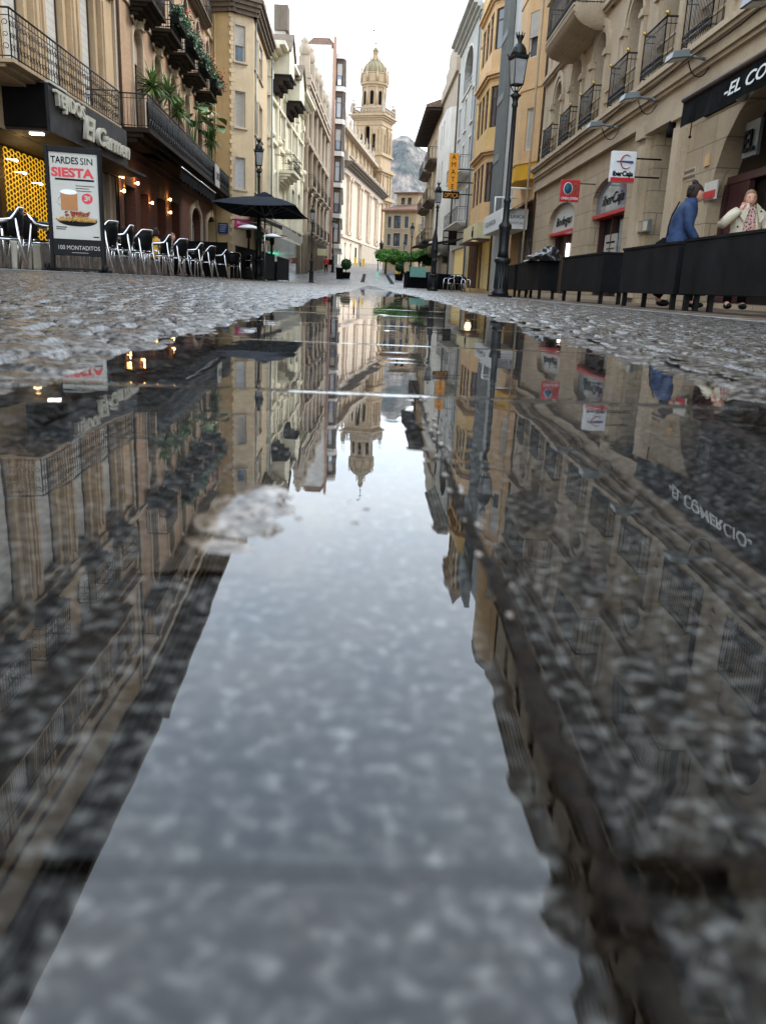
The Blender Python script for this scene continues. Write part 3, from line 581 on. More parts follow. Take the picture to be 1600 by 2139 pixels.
text('Carmen', 'lettering', 'letter_cream', fb, (-7.36, 23.5, 3.34), (0,1,0), (0,0,1), 0.62, 0.05, 0.02, 0.25, width=2.95)
finish(fb)
mb = MB(); mb.box(-8.05, -7.75, 20.78, 20.92, 3.08, 3.125); o = mb.build('ceiling_lamp', 'lamp_white'); tag(o, 'lit white strip lamp under the marbled sign box', 'lamp')
point((-8.6, 21.6, 2.95), 5, (1, 0.62, 0.25), 0.1); point((-8.7, 24.4, 2.95), 5, (1, 0.62, 0.25), 0.1)
# glowing honeycomb panel
hc = MB(); r0 = 0.105; rows = 20
for i in range(26):
    for j in range(24):
        cy = 23.0+i*0.204; cz = 0.95+j*0.136+(0.068 if i % 2 else 0)
        if cy > 25.75 or cz > 3.02: continue
        pts = [(-9.56, cy+0.136*math.cos(k*math.pi/3), cz+0.0785*math.sin(k*math.pi/3)) for k in range(6)]
        for k in range(6): hc.bar(pts[k], pts[(k+1) % 6], 0.017, 4)
hp = tag(empty('honeycomb_panel', (-9.6, 24.2, 0.9)), 'glowing yellow honeycomb wall panel behind the display board', 'wall panel')
hc.build('honeycomb_grille', 'shop_yellow', hp); mb = MB(); mb.box(-9.74, -9.68, 22.8, 25.85, 0.85, 3.09); mb.build('back_board', 'brown', hp)
finish(hp)
for yy, zz in ((23.0, 2.75), (23.5, 2.5), (24.6, 2.35)):
    mb = MB(); mb.ball((-9.3, yy, zz), 0.05, 10, 8, (1, 1.6, .7)); mb.bar((-9.55, yy, zz+.02), (-9.33, yy, zz+.02), 0.012); tag(mb.build('spot_lamp', 'lamp_white'), 'small bright spot lamp shining on the yellow honeycomb panel', 'lamp', 'spot lamps on the honeycomb panel'); point((-9.15, yy, zz-0.1), 7, (1, 0.7, 0.25), 0.05)

# ---- pink brick building with long planted balcony
root = broot('brick_building', (-9.0, 40, 0), 'pink brick building with arched windows and flower balconies beside the fabric shop'); ROOTS.append(root)
F2 = Face((-8.5, 29.32), (-9.55, 52.2), 1)
cen = [3.45, 6.95, 10.35, 13.9, 17.6, 21.0]; ops = []
for c_ in cen: ops += [(c_-0.75, c_+0.75, 4.82, 8.4, 0.45), (c_-0.65, c_+0.65, 9.15, 12.5, 0.5), (c_-0.7, c_+0.7, 13.1, 15.0, 0.3)]
mb = MB(); wall(mb, F2, 0, F2.L, 4.3, 16.2, ops, 0.25)
mb.build('wall', 'brick_pink', root)
for i, o in enumerate(ops): window(root, F2, o, 0.25, 'third' if i % 3 < 2 else 'half', 'frame_brown', 'glass', 'shutter_brown' if i % 3 == 1 else 'shutter_cream', 2, trim='moulding_cream', tw=0.16, td=0.07, sill=(i % 3 == 2))
mb = MB()
for c_ in cen:          # keystone consoles and swags above the arches
    mb.obox(F2.pt(c_, 0.1, 8.4), 0.3, 0.34, 0.5); mb.ball(F2.pt(c_, 0.2, 8.75), 0.16, 8, 6)
    for sg in (-1, 1): mb.tube([F2.pt(c_+sg*(0.25+0.1*k), 0.08, 8.7-0.12*math.sin(k*0.6)-0.03*k) for k in range(8)], [0.05+0.02*math.sin(k) for k in range(8)], 6)
F2.box(mb, 0.02, 0.5, 0, 0.08, 4.4, 15.6)
for h, hh, d in ((8.86, .14, .08), (12.9, .12, .14), (15.3, .14, .2), (15.6, .2, .1)): F2.box(mb, 0, F2.L, 0, d, h, h+hh)
mb.build('mouldings', 'moulding_cream', root)
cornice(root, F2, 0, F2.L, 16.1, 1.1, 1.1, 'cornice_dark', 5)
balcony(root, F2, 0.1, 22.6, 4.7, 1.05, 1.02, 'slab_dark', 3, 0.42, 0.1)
mb = MB(); F2.box(mb, 0.16, 22.5, .955, .965, 4.74, 5.5); mb.build('railing_sheet', 'iron', root)
mb = MB()
for k in range(60): a = 0.2+k*0.37; mb.bar(F2.pt(a, 1.0, 4.72), F2.pt(a+0.37, 1.0, 5.05), 0.012, 4); mb.bar(F2.pt(a+0.37, 1.0, 4.72), F2.pt(a, 1.0, 5.05), 0.012, 4); F2.box(mb, a+0.02, a+0.35, 0.985, 0.992, 5.1, 5.55)
mb.build('balcony_panel', 'iron', root)
for c_ in cen[:5]: balcony(root, F2, c_-1.25, c_+1.25, 9.1, 0.85, 0.95, 'slab_dark', 4, 0.45, 0.08)
balcony(root, F2, 1.0, 20.0, 13.0, 0.5, 0.9, 'cornice_dark', 3, 0.25, 0.14)
# ground floor of dark brick with arches
ga = [(F2.px(397, 450)[0], F2.px(418, 450)[0], 0.0, 3.45, 0.7), (F2.px(430, 450)[0], F2.px(448, 450)[0], 0.0, 3.4, 0.7)]
gd = [(0.7, 2.4, 0, 3.0), (3.2, 4.6, 0.0, 3.0), (6.2, 8.0, 0.0, 3.1), (9.4, 11.3, 0, 3.2)]
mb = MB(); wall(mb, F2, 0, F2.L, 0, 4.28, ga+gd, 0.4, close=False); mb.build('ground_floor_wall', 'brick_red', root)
for o in ga: window(root, F2, o, 0.4, 'glass', 'frame_white', 'glass_blue', mull=1, trim='moulding_cream', tw=0.28, td=0.1, sill=False, trans=False)
for i, o in enumerate(gd): window(root, F2, o, 0.4, 'glass', 'wood', 'shop_light' if i == 1 else 'glass_warm', mull=2, sill=False, door=True)
finish(root)
for i, (x, y) in enumerate(((249, 368), (281, 382), (252, 398), (312, 423), (350, 416), (351, 443))):
    a, h = F2.px(x, y); mb = MB(); c_ = F2.pt(a, 0.12, h); mb.lathe([(0.02,-.05),(0.04,-.045),(0.045,.05),(0.03,.06)], c_, 10); mb.bar(F2.pt(a, 0, h), c_, 0.015)
    o = mb.build('wall_lamp', 'lamp_warm'); tag(o, ['lit amber wall lamp nearest the black sign box, upper of two', 'second lit amber wall lamp on the brick wall past the sign box', 'lower lit amber wall lamp beside the shop pillar', 'lit amber wall lamp left of the long brick pier', 'upper amber wall lamp on the pier under the folded awning', 'lower amber wall lamp on the pier under the folded awning'][i], 'wall lamp', 'amber wall lamps on the brick terrace front')
    q = F2.pt(a, 0.12, h+0.14); point(q, 5.5, (1, 0.48, 0.10), 0.03)
mb = MB()
for (x, w_) in ((400, .3),): pass
pl = tag(empty('wall_plaque', F2.pt(16.2, 1.08, 4.9)), 'pale plaque with dark writing fixed on the long balcony railing', 'plaque'); a0 = F2.px(404, 300)[0]-1.5
mb = MB(); F2.box(mb, 15.6, 17.2, 1.09, 1.13, 4.55, 5.6); mb.build('plate', 'paper', pl); text('U02', 'lettering', 'charcoal', pl, F2.pt(15.75, 1.15, 4.9), F2.u, (0,0,1), 0.5, 0.004, 0.0, width=1.2); finish(pl)
# folded awning
aw = tag(empty('awning', F2.pt(5, 1.2, 3.8)), 'dark folded awning with pale front bar under the long brick balcony', 'awning'); mb = MB()
for (a0, a1) in ((3.0, 7.2), (7.35, 12.2)):
    n = 24
    for k in range(n):
        b0, b1 = a0+(a1-a0)*k/n, a0+(a1-a0)*(k+1)/n; sag = 0.05*math.sin(k*1.3); sag2 = 0.05*math.sin((k+1)*1.3)
        mb.add([F2.pt(b0,1.55,3.86), F2.pt(b1,1.55,3.86), F2.pt(b1,1.5,3.46+sag2), F2.pt(b0,1.5,3.46+sag)], [(0,1,2,3)])
        mb.add([F2.pt(b0,1.55,3.87), F2.pt(b1,1.55,3.87), F2.pt(b1,0.1,4.2), F2.pt(b0,0.1,4.2)], [(0,1,2,3)])
mb.build('canopy', 'black_cloth', aw); mb = MB()
for (a0, a1) in ((3.0, 7.2), (7.35, 12.2)): mb.bar(F2.pt(a0,1.57,3.87), F2.pt(a1,1.57,3.87), 0.03, 6)
mb.build('front_bar', 'alu', aw); finish(aw)

# ---- cream building with chamfered bay
root = broot('cream_building', (-8.2, 55, 0), 'plain cream building with chamfered bay and roller shutters behind the brick building'); ROOTS.append(root)
FA = Face((-10.6, 52.35), (-8.35, 51.85), 1); FB = Face((-8.35, 51.85), (-7.2, 52.75), 1); FC = Face((-7.2, 52.75), (-7.5, 61.7), 1)
mb = MB(); wall(mb, FA, 0, FA.L, 0, 14.6, [], close=False); mb.build('side_wall', 'stucco_ochre', root)
def opx(F, x0, x1, yt, yb, k=0, minw=0):
    a0, _ = F.px(x0, (yt+yb)/2); a1, _ = F.px(x1, (yt+yb)/2); xm = (x0+x1)/2; h1 = F.px(xm, yt)[1]; h0 = F.px(xm, yb)[1]
    a0, a1 = min(a0, a1), max(a0, a1); return (a0, a1, h0, h1, k)
ob = [opx(FB, 491, 512, 52, 128), opx(FB, 491, 512, 190, 265), opx(FB, 491, 512, 328, 394)]
oc = [opx(FC, 531.5, 538, y0, y1) for (y0, y1) in ((76, 150), (208, 284), (338, 402))]+[opx(FC, 541, 547.5, y0, y1) for (y0, y1) in ((96, 170), (222, 292), (348, 408))]
mb = MB(); wall(mb, FB, 0, FB.L, 0, 14.6, ob, 0.18, close=False); wall(mb, FC, 0, FC.L, 0, 14.6, oc, 0.18, D=8)
for a in (0.0,): 
    for k in range(60): FB.box(mb, -0.04-0.1*(k % 2), 0.12+0.1*(k % 2), 0, 0.025, 0.3+k*0.235, 0.3+k*0.235+0.21)
mb.build('wall', 'stucco_beige', root)
for i, o in enumerate(ob): window(root, FB, o, 0.18, ('third', 'shutter', 'curtain')[i] if i != 0 else 'half', 'frame_white', 'glass_blue', 'shutter_cream', 1, trim='moulding_cream', tw=0.1, td=0.03, trans=False)
for i, o in enumerate(oc): window(root, FC, o, 0.18, 'third' if i % 2 else 'shutter', 'frame_white', 'glass', 'shutter_grey', 1, trim='moulding_cream', tw=0.1, td=0.03, trans=False)
mb = MB()
for F_, a0, a1 in ((FA, 0, FA.L+.3), (FB, -.25, FB.L+.25), (FC, -.2, FC.L+.1)):
    for i in range(4): F_.box(mb, a0, a1, -0.3, 0.2+0.13*i, 14.4+0.22*i, 14.62+0.22*i)
mb.build('cornice', 'cornice_dark', root)
mb = MB(); FA.box(mb, 0, 2.2, -3, -0.4, 14.8, 17.2); FB.box(mb, 0.2, 1.3, -3, -0.6, 15.2, 17.4); mb.build('attic', 'stucco_beige', root)
mb = MB(); FC.box(mb, 0.8, 8.0, 0.005, 0.12, 2.4, 3.3); mb.build('shop_fascia', 'terracotta', root)
mb = MB(); FC.box(mb, 1.0, 3.8, -0.1, 0.03, 0.1, 2.3); FC.box(mb, 4.2, 7.6, -0.1, 0.03, 0.1, 2.3); mb.build('shop_window', 'glass_warm', root)
finish(root)
s_ = tag(empty('shop_sign', FB.pt(0.5, 0.3, 3)), 'magenta sign with white script below the cream bay', 'shop sign'); a, h = FB.px(505, 466)
mb = MB(); FB.box(mb, a-0.55, a+0.55, 0.12, 0.2, h-0.25, h+0.25); mb.build('sign_panel', 'pink', s_); text('Mosquera', 'lettering', 'white', s_, FB.pt(a-0.45, 0.21, h-0.06), rd(FB), (0,0,1), 0.24, 0.004, 0.0, 0.2, width=0.9); finish(s_)
s_ = tag(empty('street_sign', F2.pt(21, 0.2, 2.3)), 'dark blue sign with pale lines on the brick wall by the cream building', 'sign'); a, h = FA.px(467, 476); 
mb = MB(); FA.box(mb, a-0.33, a+0.33, 0.05, 0.09, h-0.3, h+0.3); mb.build('sign_panel', 'blue_sign', s_); mb = MB()
for k in range(4): FA.box(mb, a-0.24+0.03*(k % 2), a+0.24-0.04*k, 0.092, 0.096, h+0.17-0.12*k, h+0.2-0.12*k)
mb.build('lettering', 'white', s_); finish(s_)

# ---- yellow ornate building with bracketed gables
root = broot('yellow_building', (-7.3, 72, 0), 'pale yellow ornate building with dark bracketed gables and a curved balcony'); ROOTS.append(root)
F4 = Face((-7.5, 61.75), (-6.85, 84.0), 1)
o4 = []
for x0, x1, yt, yb in ((577,583,185,285),(589,594,205,292),(604,612,235,318),(616,622,262,330),(627,631,275,340),(572,580,360,415),(594,602,385,430),(607,613,395,440),(620,625,405,450)): o4.append(opx(F4, x0, x1, yt, yb, 0.25))
o4 = [o for o in o4 if 0.1 < o[0] and o[1] < F4.L-0.1]
mb = MB(); wall(mb, F4, 0, F4.L, 0, 15.2, o4, 0.3)
for a in (0.6, 4.3, 8.6, 12.6, 17, 21.4): F4.box(mb, a-.3, a+.3, 0, 0.2, 3.5, 14.4); F4.box(mb, a-.4, a+.4, 0, 0.3, 13.4, 13.9); F4.box(mb, a-.4, a+.4, 0, 0.3, 9.0, 9.4); mb.ball(F4.pt(a, .3, 9.8), 0.25, 8, 6)
for h in (4.2, 9.5, 12.2): F4.box(mb, 0, F4.L, 0, 0.22, h, h+0.22)
mb.build('wall', 'stucco_yellow', root)
for i, o in enumerate(o4): window(root, F4, o, 0.3, 'glass' if i % 3 else 'half', 'frame_white', 'glass', 'shutter_grey', 2, trim='stucco_yellow', tw=0.18, td=0.1)
cornice(root, F4, 0.0, F4.L, 14.6, 1.2, 1.0, 'stucco_yellow', 4)
for (x0, x1, y) in ((572, 596, 123), (596, 616, 181)):
    pass
for a0, a1, h in ((2.0, 5.0, 13.4), (8.6, 12.0, 13.0)):      # projecting gables on brackets
    g = MB(); am = (a0+a1)/2; P = [F4.pt(a0,0.0,h+.5), F4.pt(a1,0.0,h+.5), F4.pt(a1,0.0,h+2.0), F4.pt(am,0.0,h+3.3), F4.pt(a0,0.0,h+2.0)]
    g.poly(P, F4.n*1.25); g.build('gable', 'stucco_yellow', root); g = MB()
    for k in range(7): a = a0+0.15+(a1-a0-0.3)*k/6; F4.box(g, a-.09, a+.09, 0, 1.2, h+0.2, h+.5); F4.box(g, a-.08, a+.08, 0, 0.8, h-0.1, h+.2); F4.box(g, a-.07, a+.07, 0, 0.45, h-.45, h-.1)
    F4.box(g, a0-.05, a1+.05, 0, 1.4, h+.48, h+.56); g.build('bracket', 'soffit_wood', root)
    g = MB(); 
    for sgn, aa in ((1, a0-.15), (-1, a1+.15)): g.hexa([F4.pt(aa,-.1,h+1.95), F4.pt(am,-.1,h+3.35), F4.pt(am,1.4,h+3.35), F4.pt(aa,1.4,h+1.95), F4.pt(aa,-.1,h+2.08), F4.pt(am,-.1,h+3.48), F4.pt(am,1.4,h+3.48), F4.pt(aa,1.4,h+2.08)])
    g.build('gable_roof', 'cornice_dark', root)
a, h = F4.px(603, 350); balcony(root, F4, 5.2, 9.6, 8.05, 1.3, 1.15, 'stucco_yellow', 5, 1.0, 0.22, True, 'iron')
for (a, r_, h0, hh) in ((1.2, 0.36, 15.3, 4.2), (4.6, 0.3, 15.6, 2.2)):
    g = MB(); g.lathe([(r_*1.6,0),(r_*1.6,.5),(r_*1.1,.6),(r_*1.0,hh*.3),(r_*1.3,hh*.33),(r_*.8,hh*.4),(r_*.75,hh*.6),(r_,hh*.63),(r_*.5,hh*.68),(r_*.55,hh*.8),(r_*.75,hh*.84),(r_*.3,hh*.9),(.04,hh)], F4.pt(a, -0.5, h0), 12); g.build('pinnacle', 'stucco_yellow', root)
mb = MB(); F4.box(mb, 6, 22, -6, -1.5, 15.2, 18.6); mb.build('attic', 'stucco_white', root)
mb = MB(); F4.box(mb, 0.3, 21.6, -0.1, 0.03, 0.1, 3.2); mb.build('shop_window', 'glass_warm', root)
finish(root)
# ---- old grey stone building
root = broot('old_stone_building', (-6.5, 95, 0), 'soot-darkened carved stone building with arched niches and roof urns'); ROOTS.append(root)
F5 = Face((-6.85, 84.05), (-6.25, 111.5), 1); o5 = []
for k in range(5):
    c_ = 3+5.3*k
    for h in (4.8, 9.0, 13.2): o5.append((c_-.9, c_+.9, h, h+3.0, 0.9 if h > 13 else 0.4))
mb = MB(); wall(mb, F5, 0, F5.L, 0, 18.5, o5, 0.5)
for k in range(6):
    a = 0.5+5.25*k; mb.lathe([(0.4,0),(0.4,4.2),(0.5,4.3),(0.3,4.6),(0.28,12.3),(0.42,12.6),(0.42,13.0),(0.3,13.2),(0.28,17.3),(0.45,17.7),(0.5,18.5)], F5.pt(a, 0.25, 0), 10)
for h in (4.2, 8.4, 12.6, 16.8, 17.6, 18.2): F5.box(mb, 0, F5.L, 0, 0.35+0.02*h, h, h+0.3)
mb.build('wall', 'stone_old', root)
for i, o in enumerate(o5): window(root, F5, o, 0.5, 'glass', 'frame_brown', 'glass', mull=2, trim='stone_old', tw=0.22, td=0.15)
for k in range(5):
    for h in (4.7, 8.9): balcony(root, F5, 1.7+5.3*k, 4.4+5.3*k, h, 1.0, 1.1, 'stone_old', 4, 0.7, 0.2)
for k in range(6):
    g = MB(); g.obox(F5.pt(0.7+5.2*k, 0, 18.5), 1.0, 1.0, 1.6+0.5*(k % 2)); g.lathe([(0.3,0),(0.5,.3),(0.55,.8),(0.3,1.1),(0.4,1.3),(0.1,1.7)], F5.pt(0.7+5.2*k, 0, 20.1+0.5*(k % 2)), 10); g.build('urn', 'stone_old', root)
a1_ = F5.L
mb = MB(); F5.box(mb, 2, 12, -6, -2.0, 18.5, 22.5); mb.build('stair_tower', 'stucco_white', root)
mb = MB(); F5.box(mb, 1.6, 3.2, -3.0, -1.7, 22.5, 24.6); mb.build('chimney', 'cornice_dark', root); mb = MB(); F5.box(mb, 13, 14.4, -1.6, -.4, 18.8, 22.8); mb.build('chimney', 'cornice_dark', root)
finish(root)
# ---- modern block with balconies
root = broot('apartment_block', (-6, 120, 0), 'tall white and orange brick apartment block with stacked rounded balconies'); ROOTS.append(root)
FS = Face((-9.0, 112.2), (-5.15, 112.0), 1); S6 = Face((-5.12, 112.5), (-4.2, 112.62), 1); F6 = Face((-4.2, 112.62), (-4.9, 137.8), 1)
mb = MB(); wall(mb, FS, 0, FS.L-0.32, 0, 27.6, [], close=False); FS.box(mb, 0, FS.L-.6, -5, -0.02, 27.6, 28.0); mb.build('side_wall', 'stucco_white', root)
mb = MB(); FS.box(mb, FS.L-0.34, FS.L, -0.4, 0.06, 0, 28.9); mb.build('brick_pier', 'brick_orange', root)
hs6 = [4.6+3.75*k for k in range(6)]; o6 = [(a, a+3.2, h+0.3, h+2.7) for a in (1.2, 7.5, 13.8, 20) for h in hs6]; o6s = [(.14, .78, h+.35, h+2.75) for h in hs6]
mb = MB(); wall(mb, F6, 0, F6.L, 4.4, 26.9, o6, 0.3, D=4, close=False); wall(mb, S6, 0, S6.L, 4.4, 26.9, o6s, .15, close=False); mb.add([S6.pt(0,0,4.4), S6.pt(S6.L,0,4.4), F6.pt(F6.L,0,4.4), F6.pt(F6.L,-2,4.4)], [(0,1,2,3)]); mb.add([S6.pt(0,0,26.9), S6.pt(S6.L,0,26.9), F6.pt(F6.L,0,26.9), F6.pt(F6.L,-2,26.9)], [(0,1,2,3)]); mb.build('bay_wall', 'brown', root)
for o in o6: window(root, F6, o, 0.3, 'half', 'frame_white', 'glass_blue', sm='shutter_cream', mull=2)
for k, o in enumerate(o6s): window(root, S6, o, 0.15, 'half' if k % 2 else 'curtain', 'frame_brown', 'glass_blue', sm='shutter_cream', mull=1)
for h in hs6+[27.0]:
    mb = MB(); P = [S6.pt(-.03,.3,h-.4), S6.pt(S6.L,.32,h-.4), F6.pt(.3,.32,h-.4), F6.pt(F6.L,.3,h-.4), F6.pt(F6.L,-1.2,h-.4)]; mb.poly(P, (0,0,.55)); mb.build('balcony', 'stucco_white', root)
mb = MB(); G6 = Face((-5.9, 112.6), (-6.0, 138), 1); G6.box(mb, 0, G6.L, -1, 0, 0, 4.38); mb.build('ground_floor_wall', 'stucco_grey', root)
mb = MB(); S6.box(mb, .2, .6, .15, .45, 23.6, 24.2); mb.build('air_conditioner', 'white', root); mb = MB(); mb.hexa([(-9,112.5,28.0),(-5.2,112.5,28.0),(-5.2,136,28.0),(-9,136,28.0),(-8,113,29.0),(-6,113,29.0),(-6,135,29.0),(-8,135,29.0)]); mb.build('roof', 'tile_roof', root)
finish(root)
root = broot('narrow_house', (-5, 144, 0), 'pale grey narrow house at the end of the left row before the cathedral'); ROOTS.append(root)
F7 = Face((-5.3, 138.1), (-5.55, 150.0), 1); o7 = [(a, a+1.6, h, h+2.4) for a in (1.5, 5, 8.5) for h in (5, 9, 13, 17)]
mb = MB(); wall(mb, F7, 0, F7.L, 0, 21, o7, 0.3); mb.build('wall', 'stucco_grey', root)
for o in o7: window(root, F7, o, 0.3, 'glass', 'frame_white', 'glass', mull=2)
cornice(root, F7, 0, F7.L, 20.6, 0.6, 0.6); mb = MB(); F7.box(mb, 0.2, 11, -4.4, -.2, 21.2, 24); mb.build('attic', 'stucco_grey', root); finish(root)
finish(ROOTS[0])

def pipe(par_name, pts, r, mat_, name='drainpipe'):
    par = next(o for o in C.objects if o.name == par_name); g = MB(); g.tube([Vector(p)-Vector(par.location) for p in pts], r, 7); g.build(name, mat_, par)
pipe('brick_building', [F2.pt(.25,.14,.1), F2.pt(.25,.14,15.8)], .05, 'brown')
pipe('cream_building', [FC.pt(.5,.08,.1), FC.pt(.5,.08,14.3)], .05, 'grey_metal')
pipe('cream_building', [FA.pt(1.35,.08,.1), FA.pt(1.35,.08,14.3)], .045, 'stucco_ochre')
pipe('yellow_building', [F4.pt(.2,.3,.1), F4.pt(.2,.3,14.5)], .06, 'grey_metal')
for k, h in enumerate((3.95, 4.02)): pipe('brick_building', [F2.pt(.3+i*1.1, .06, h+.05*math.sin(i*1.9+k)) for i in range(20)], .014, 'black', 'cable')
pipe('cream_building', [FB.pt(i*.18, .05, 4.6+.04*math.sin(i*2)) for i in range(8)]+[FC.pt(.2+i*.9, .05, 4.6+.05*math.sin(i*1.7)) for i in range(10)], .014, 'black', 'cable')
pipe('old_stone_building', [F5.pt(.4+i*1.6, .6, 4.0+.1*math.sin(i*1.7)) for i in range(16)], .03, 'black', 'cable')
# ================================================================== RIGHT SIDE BUILDINGS
root = broot('stone_mansion', (6.6, 22, 0), 'beige stone mansion with arched windows, moulded balconies and ground floor shops'); 
N1 = Face((6.42, 7.0), (6.86, 36.25), -1)
cy = [33.3, 30.2, 27.15, 23.65, 20.7, 17.9, 14.8, 11.7]; s_of = lambda y: (y-7.0)/(36.25-7.0)*N1.L
ops = []
for y in cy:
    a = s_of(y); ops += [(a-.62, a+.62, 4.98, 7.55, 0.62), (a-.58, a+.58, 8.3, 10.5, 0.58), (a-.58, a+.58, 11.7, 13.9), (a-.5, a+.5, 15.0, 16.8)]
mb = MB(); wall(mb, N1, 0, N1.L, 4.2, 18.0, ops, 0.42, D=8)
for y in cy:          # pilaster strips and capitals around each arch
    a = s_of(y)
    for sg in (-1, 1):
        c_ = a+sg*0.88; N1.box(mb, c_-.13, c_+.13, 0, 0.10, 4.98, 6.75); N1.box(mb, c_-.17, c_+.17, 0, 0.17, 6.75, 6.86); N1.box(mb, c_-.15, c_+.15, 0, 0.14, 6.86, 6.95); N1.box(mb, c_-.12, c_+.12, 0, .08, 8.0, 10.4)
    n = 14
    for r0_, r1_, dd in ((0.64, 0.76, 0.06), (0.80, 1.0, 0.10)):
        for i in range(n):
            P = []
            for d in (0, dd):
                for rr_, an in ((r0_, i), (r1_, i), (r1_, i+1), (r0_, i+1)): t = math.pi*an/n; P.append(N1.pt(a+rr_*math.cos(t), d, 6.93+rr_*math.sin(t)))
            mb.hexa(P)
mids = [N1.L-.5]+[s_of((cy[i]+cy[i+1])/2) for i in range(7)]
for m_ in mids:
    for h0, h1 in ((5.15, 7.1), (8.2, 10.4), (11.8, 14)): N1.box(mb, m_-.3, m_+.3, 0, 0.045, h0, h1)
mb.build('wall', 'stone_right', root)
mb = MB()
for h0, h1, d in ((4.00,4.12,.16),(4.12,4.42,.10),(4.42,4.50,.18),(4.50,4.72,.24),(4.72,4.79,.34),(4.79,4.90,.40),(4.90,4.97,.30), (8.0,8.08,.12),(8.08,8.22,.2), (5.42,5.47,.05),(5.72,5.77,.05), (10.7,10.85,.15),(10.85,11.0,.28),(14.2,14.35,.15),(14.35,14.5,.3)): N1.box(mb, -.02, N1.L+.01, 0, d, h0, h1)
mb.build('string_course', 'stone_right', root)
cornice(root, N1, 0, N1.L, 17.2, 0.5, 1.0, 'stone_right', 6)
for i, o in enumerate(ops):
    w_ = window(root, N1, o, 0.42, 'glass', 'burgundy', 'glass_dim', mull=2, trans=True)
    if i % 4 == 0:
        a = (o[0]+o[1])/2; r_ = railing_mb(N1, a-.78, a+.78, 0.05, 0.34, 4.99, 0.98, 0.085).build('railing', 'iron', root)
        g = MB(); 
        for k in range(16):
            aa = a-.75+k*0.1
            for zc in (5.08, 5.2): g.tube([N1.pt(aa+0.045*math.cos(t*0.8), 0.345, zc+0.045*math.sin(t*0.8)) for t in range(8)], 0.011, 4, closed=True)
        g.build('scrollwork', 'iron', r_)
        g = MB(); 
        for sg in (-1, 1): g = MB(); g.ball(N1.pt(a+sg*.8, .34, 6.03), 0.05, 10, 8); g.build('finial', 'gold', r_)
for (y0, y1, dp) in ((26.9, 31.3, 1.0), (20.0, 23.0, .62), (13.6, 16.8, .62)):     # moulded stone balconies with swelling undersides
    a0, a1 = s_of(y0), s_of(y1); mb = MB()
    nb_ = 22; BT = 8.25
    for i in range(nb_):
        k = i/nb_; e_ = math.sqrt(max(0.02, 1-k**2.6)); d = dp*1.05*e_; ins = 0.3*(1-e_); N1.box(mb, a0+ins+.001*i, a1-ins-.001*i, 0, d if i not in (2, 3, 8) else d-.05, BT-0.62*(i+1)/nb_, BT-0.62*i/nb_)
    o = mb.build('balcony', 'stone_right', root); railing_mb(N1, a0+.06, a1-.06, 0.02, dp, BT, 1.05, 0.1).build('railing', 'iron', o)
    g = MB()
    for k in range(int((a1-a0)/0.11)): aa = a0+.1+k*.11; g.tube([N1.pt(aa+.05*math.cos(t*.8), dp, 8.42+.08*math.sin(t*.8)) for t in range(8)], 0.009, 4, closed=True)
    g.build('scrollwork', 'iron', o)
for (y0, y1) in ((10.5, 35.5),): balcony(root, N1, s_of(y0), s_of(y1), 11.4, 0.75, 1.0, 'stone_right', 4, 0.4, 0.13)
# ashlar ground floor
sh = [(s_of(28.75), s_of(33.05), 0.0, 3.12, 0.55), (s_of(22.75), s_of(26.45), 0.0, 3.28, 0.6), (s_of(19.1), s_of(20.75), 0, 3.75), (s_of(12.4), s_of(16.9), 0, 3.72, 1.9), (s_of(7.4), s_of(10.6), 0, 3.6, 1.6)]
mb = MB(); wall(mb, N1, 0, N1.L, 0, 4.0, sh, 0.5, D=8, close=False)
wl = mb.build('ground_floor_wall', 'ashlar_right', root); mb = MB()
for y in (21.35, 18.75): a = s_of(y); N1.box(mb, a-.26, a+.26, 0, 0.14, 0, 3.7); N1.box(mb, a-.2, a+.2, .14, 0.2, 0.5, 3.55); N1.box(mb, a-.32, a+.32, 0, .24, 3.7, 3.98)
N1.box(mb, s_of(18.4), s_of(21.7), 0, .2, 3.76, 3.98)
mb.build('pilaster', 'stone_right', root)
def shopfront(o, name, fascia, trim, script, poster=None):
    a0, a1, h0, h1, k = o; w_ = MB(); N1.box(w_, a0+.02, a1-.02, -.48, -.44, 0, h1); f = w_.build('shop_window', 'glass_dim', root)
    m_ = MB(); m_.add([N1.pt(a0,-.15,h1-.95), N1.pt(a1,-.15,h1-.95), N1.pt(a1,-.15,h1-.35), N1.pt(a1-.5,-.15,h1-.02), N1.pt(a0+.5,-.15,h1-.02), N1.pt(a0,-.15,h1-.35)], [(0,1,2,3,4,5)]); m_.build('fascia', fascia, f)
    m_ = MB(); N1.box(m_, a0, a1, -.4, -.06, h1-1.05, h1-.95); m_.build('fascia_trim', trim, f)
    text(script, 'lettering', 'charcoal', f, N1.pt(a1-.7, -.13, h1-.72), rd(N1), (0,0,1), 0.42, 0.006, 0.0, 0.3, width=(a1-a0)*0.6)
    m_ = MB(); 
    for aa in (a0+.06, (a0+a1)/2+.4, a1-.06): m_ = MB(); N1.box(m_, aa-.04, aa+.04, -.44, -.3, 0, h1-1.0); m_.build('mullion', 'burgundy', f)
    return f
f1 = shopfront(sh[0], 'a', 'offwhite', 'red', 'Bodegas'); f2 = shopfront(sh[1], 'b', 'glass_blue', 'red', 'iberCaja')
g = MB(); a0, a1 = sh[0][0], sh[0][1]; N1.box(g, a0+.05, a0+1.9, -.42, -.36, .1, 2.1); g.build('door', 'burgundy', f1); g = MB(); N1.box(g, a0+1.9, a0+2.2, -.35, -.3, 1.2, 1.75); g.build('lit_notice', 'lamp_white', f1)
g = MB(); a0, a1 = sh[1][0], sh[1][1]; N1.box(g, a0+1.6, a0+2.9, -.34, -.31, .3, 1.75); ps = g.build('poster', 'paper', f2); g = MB()
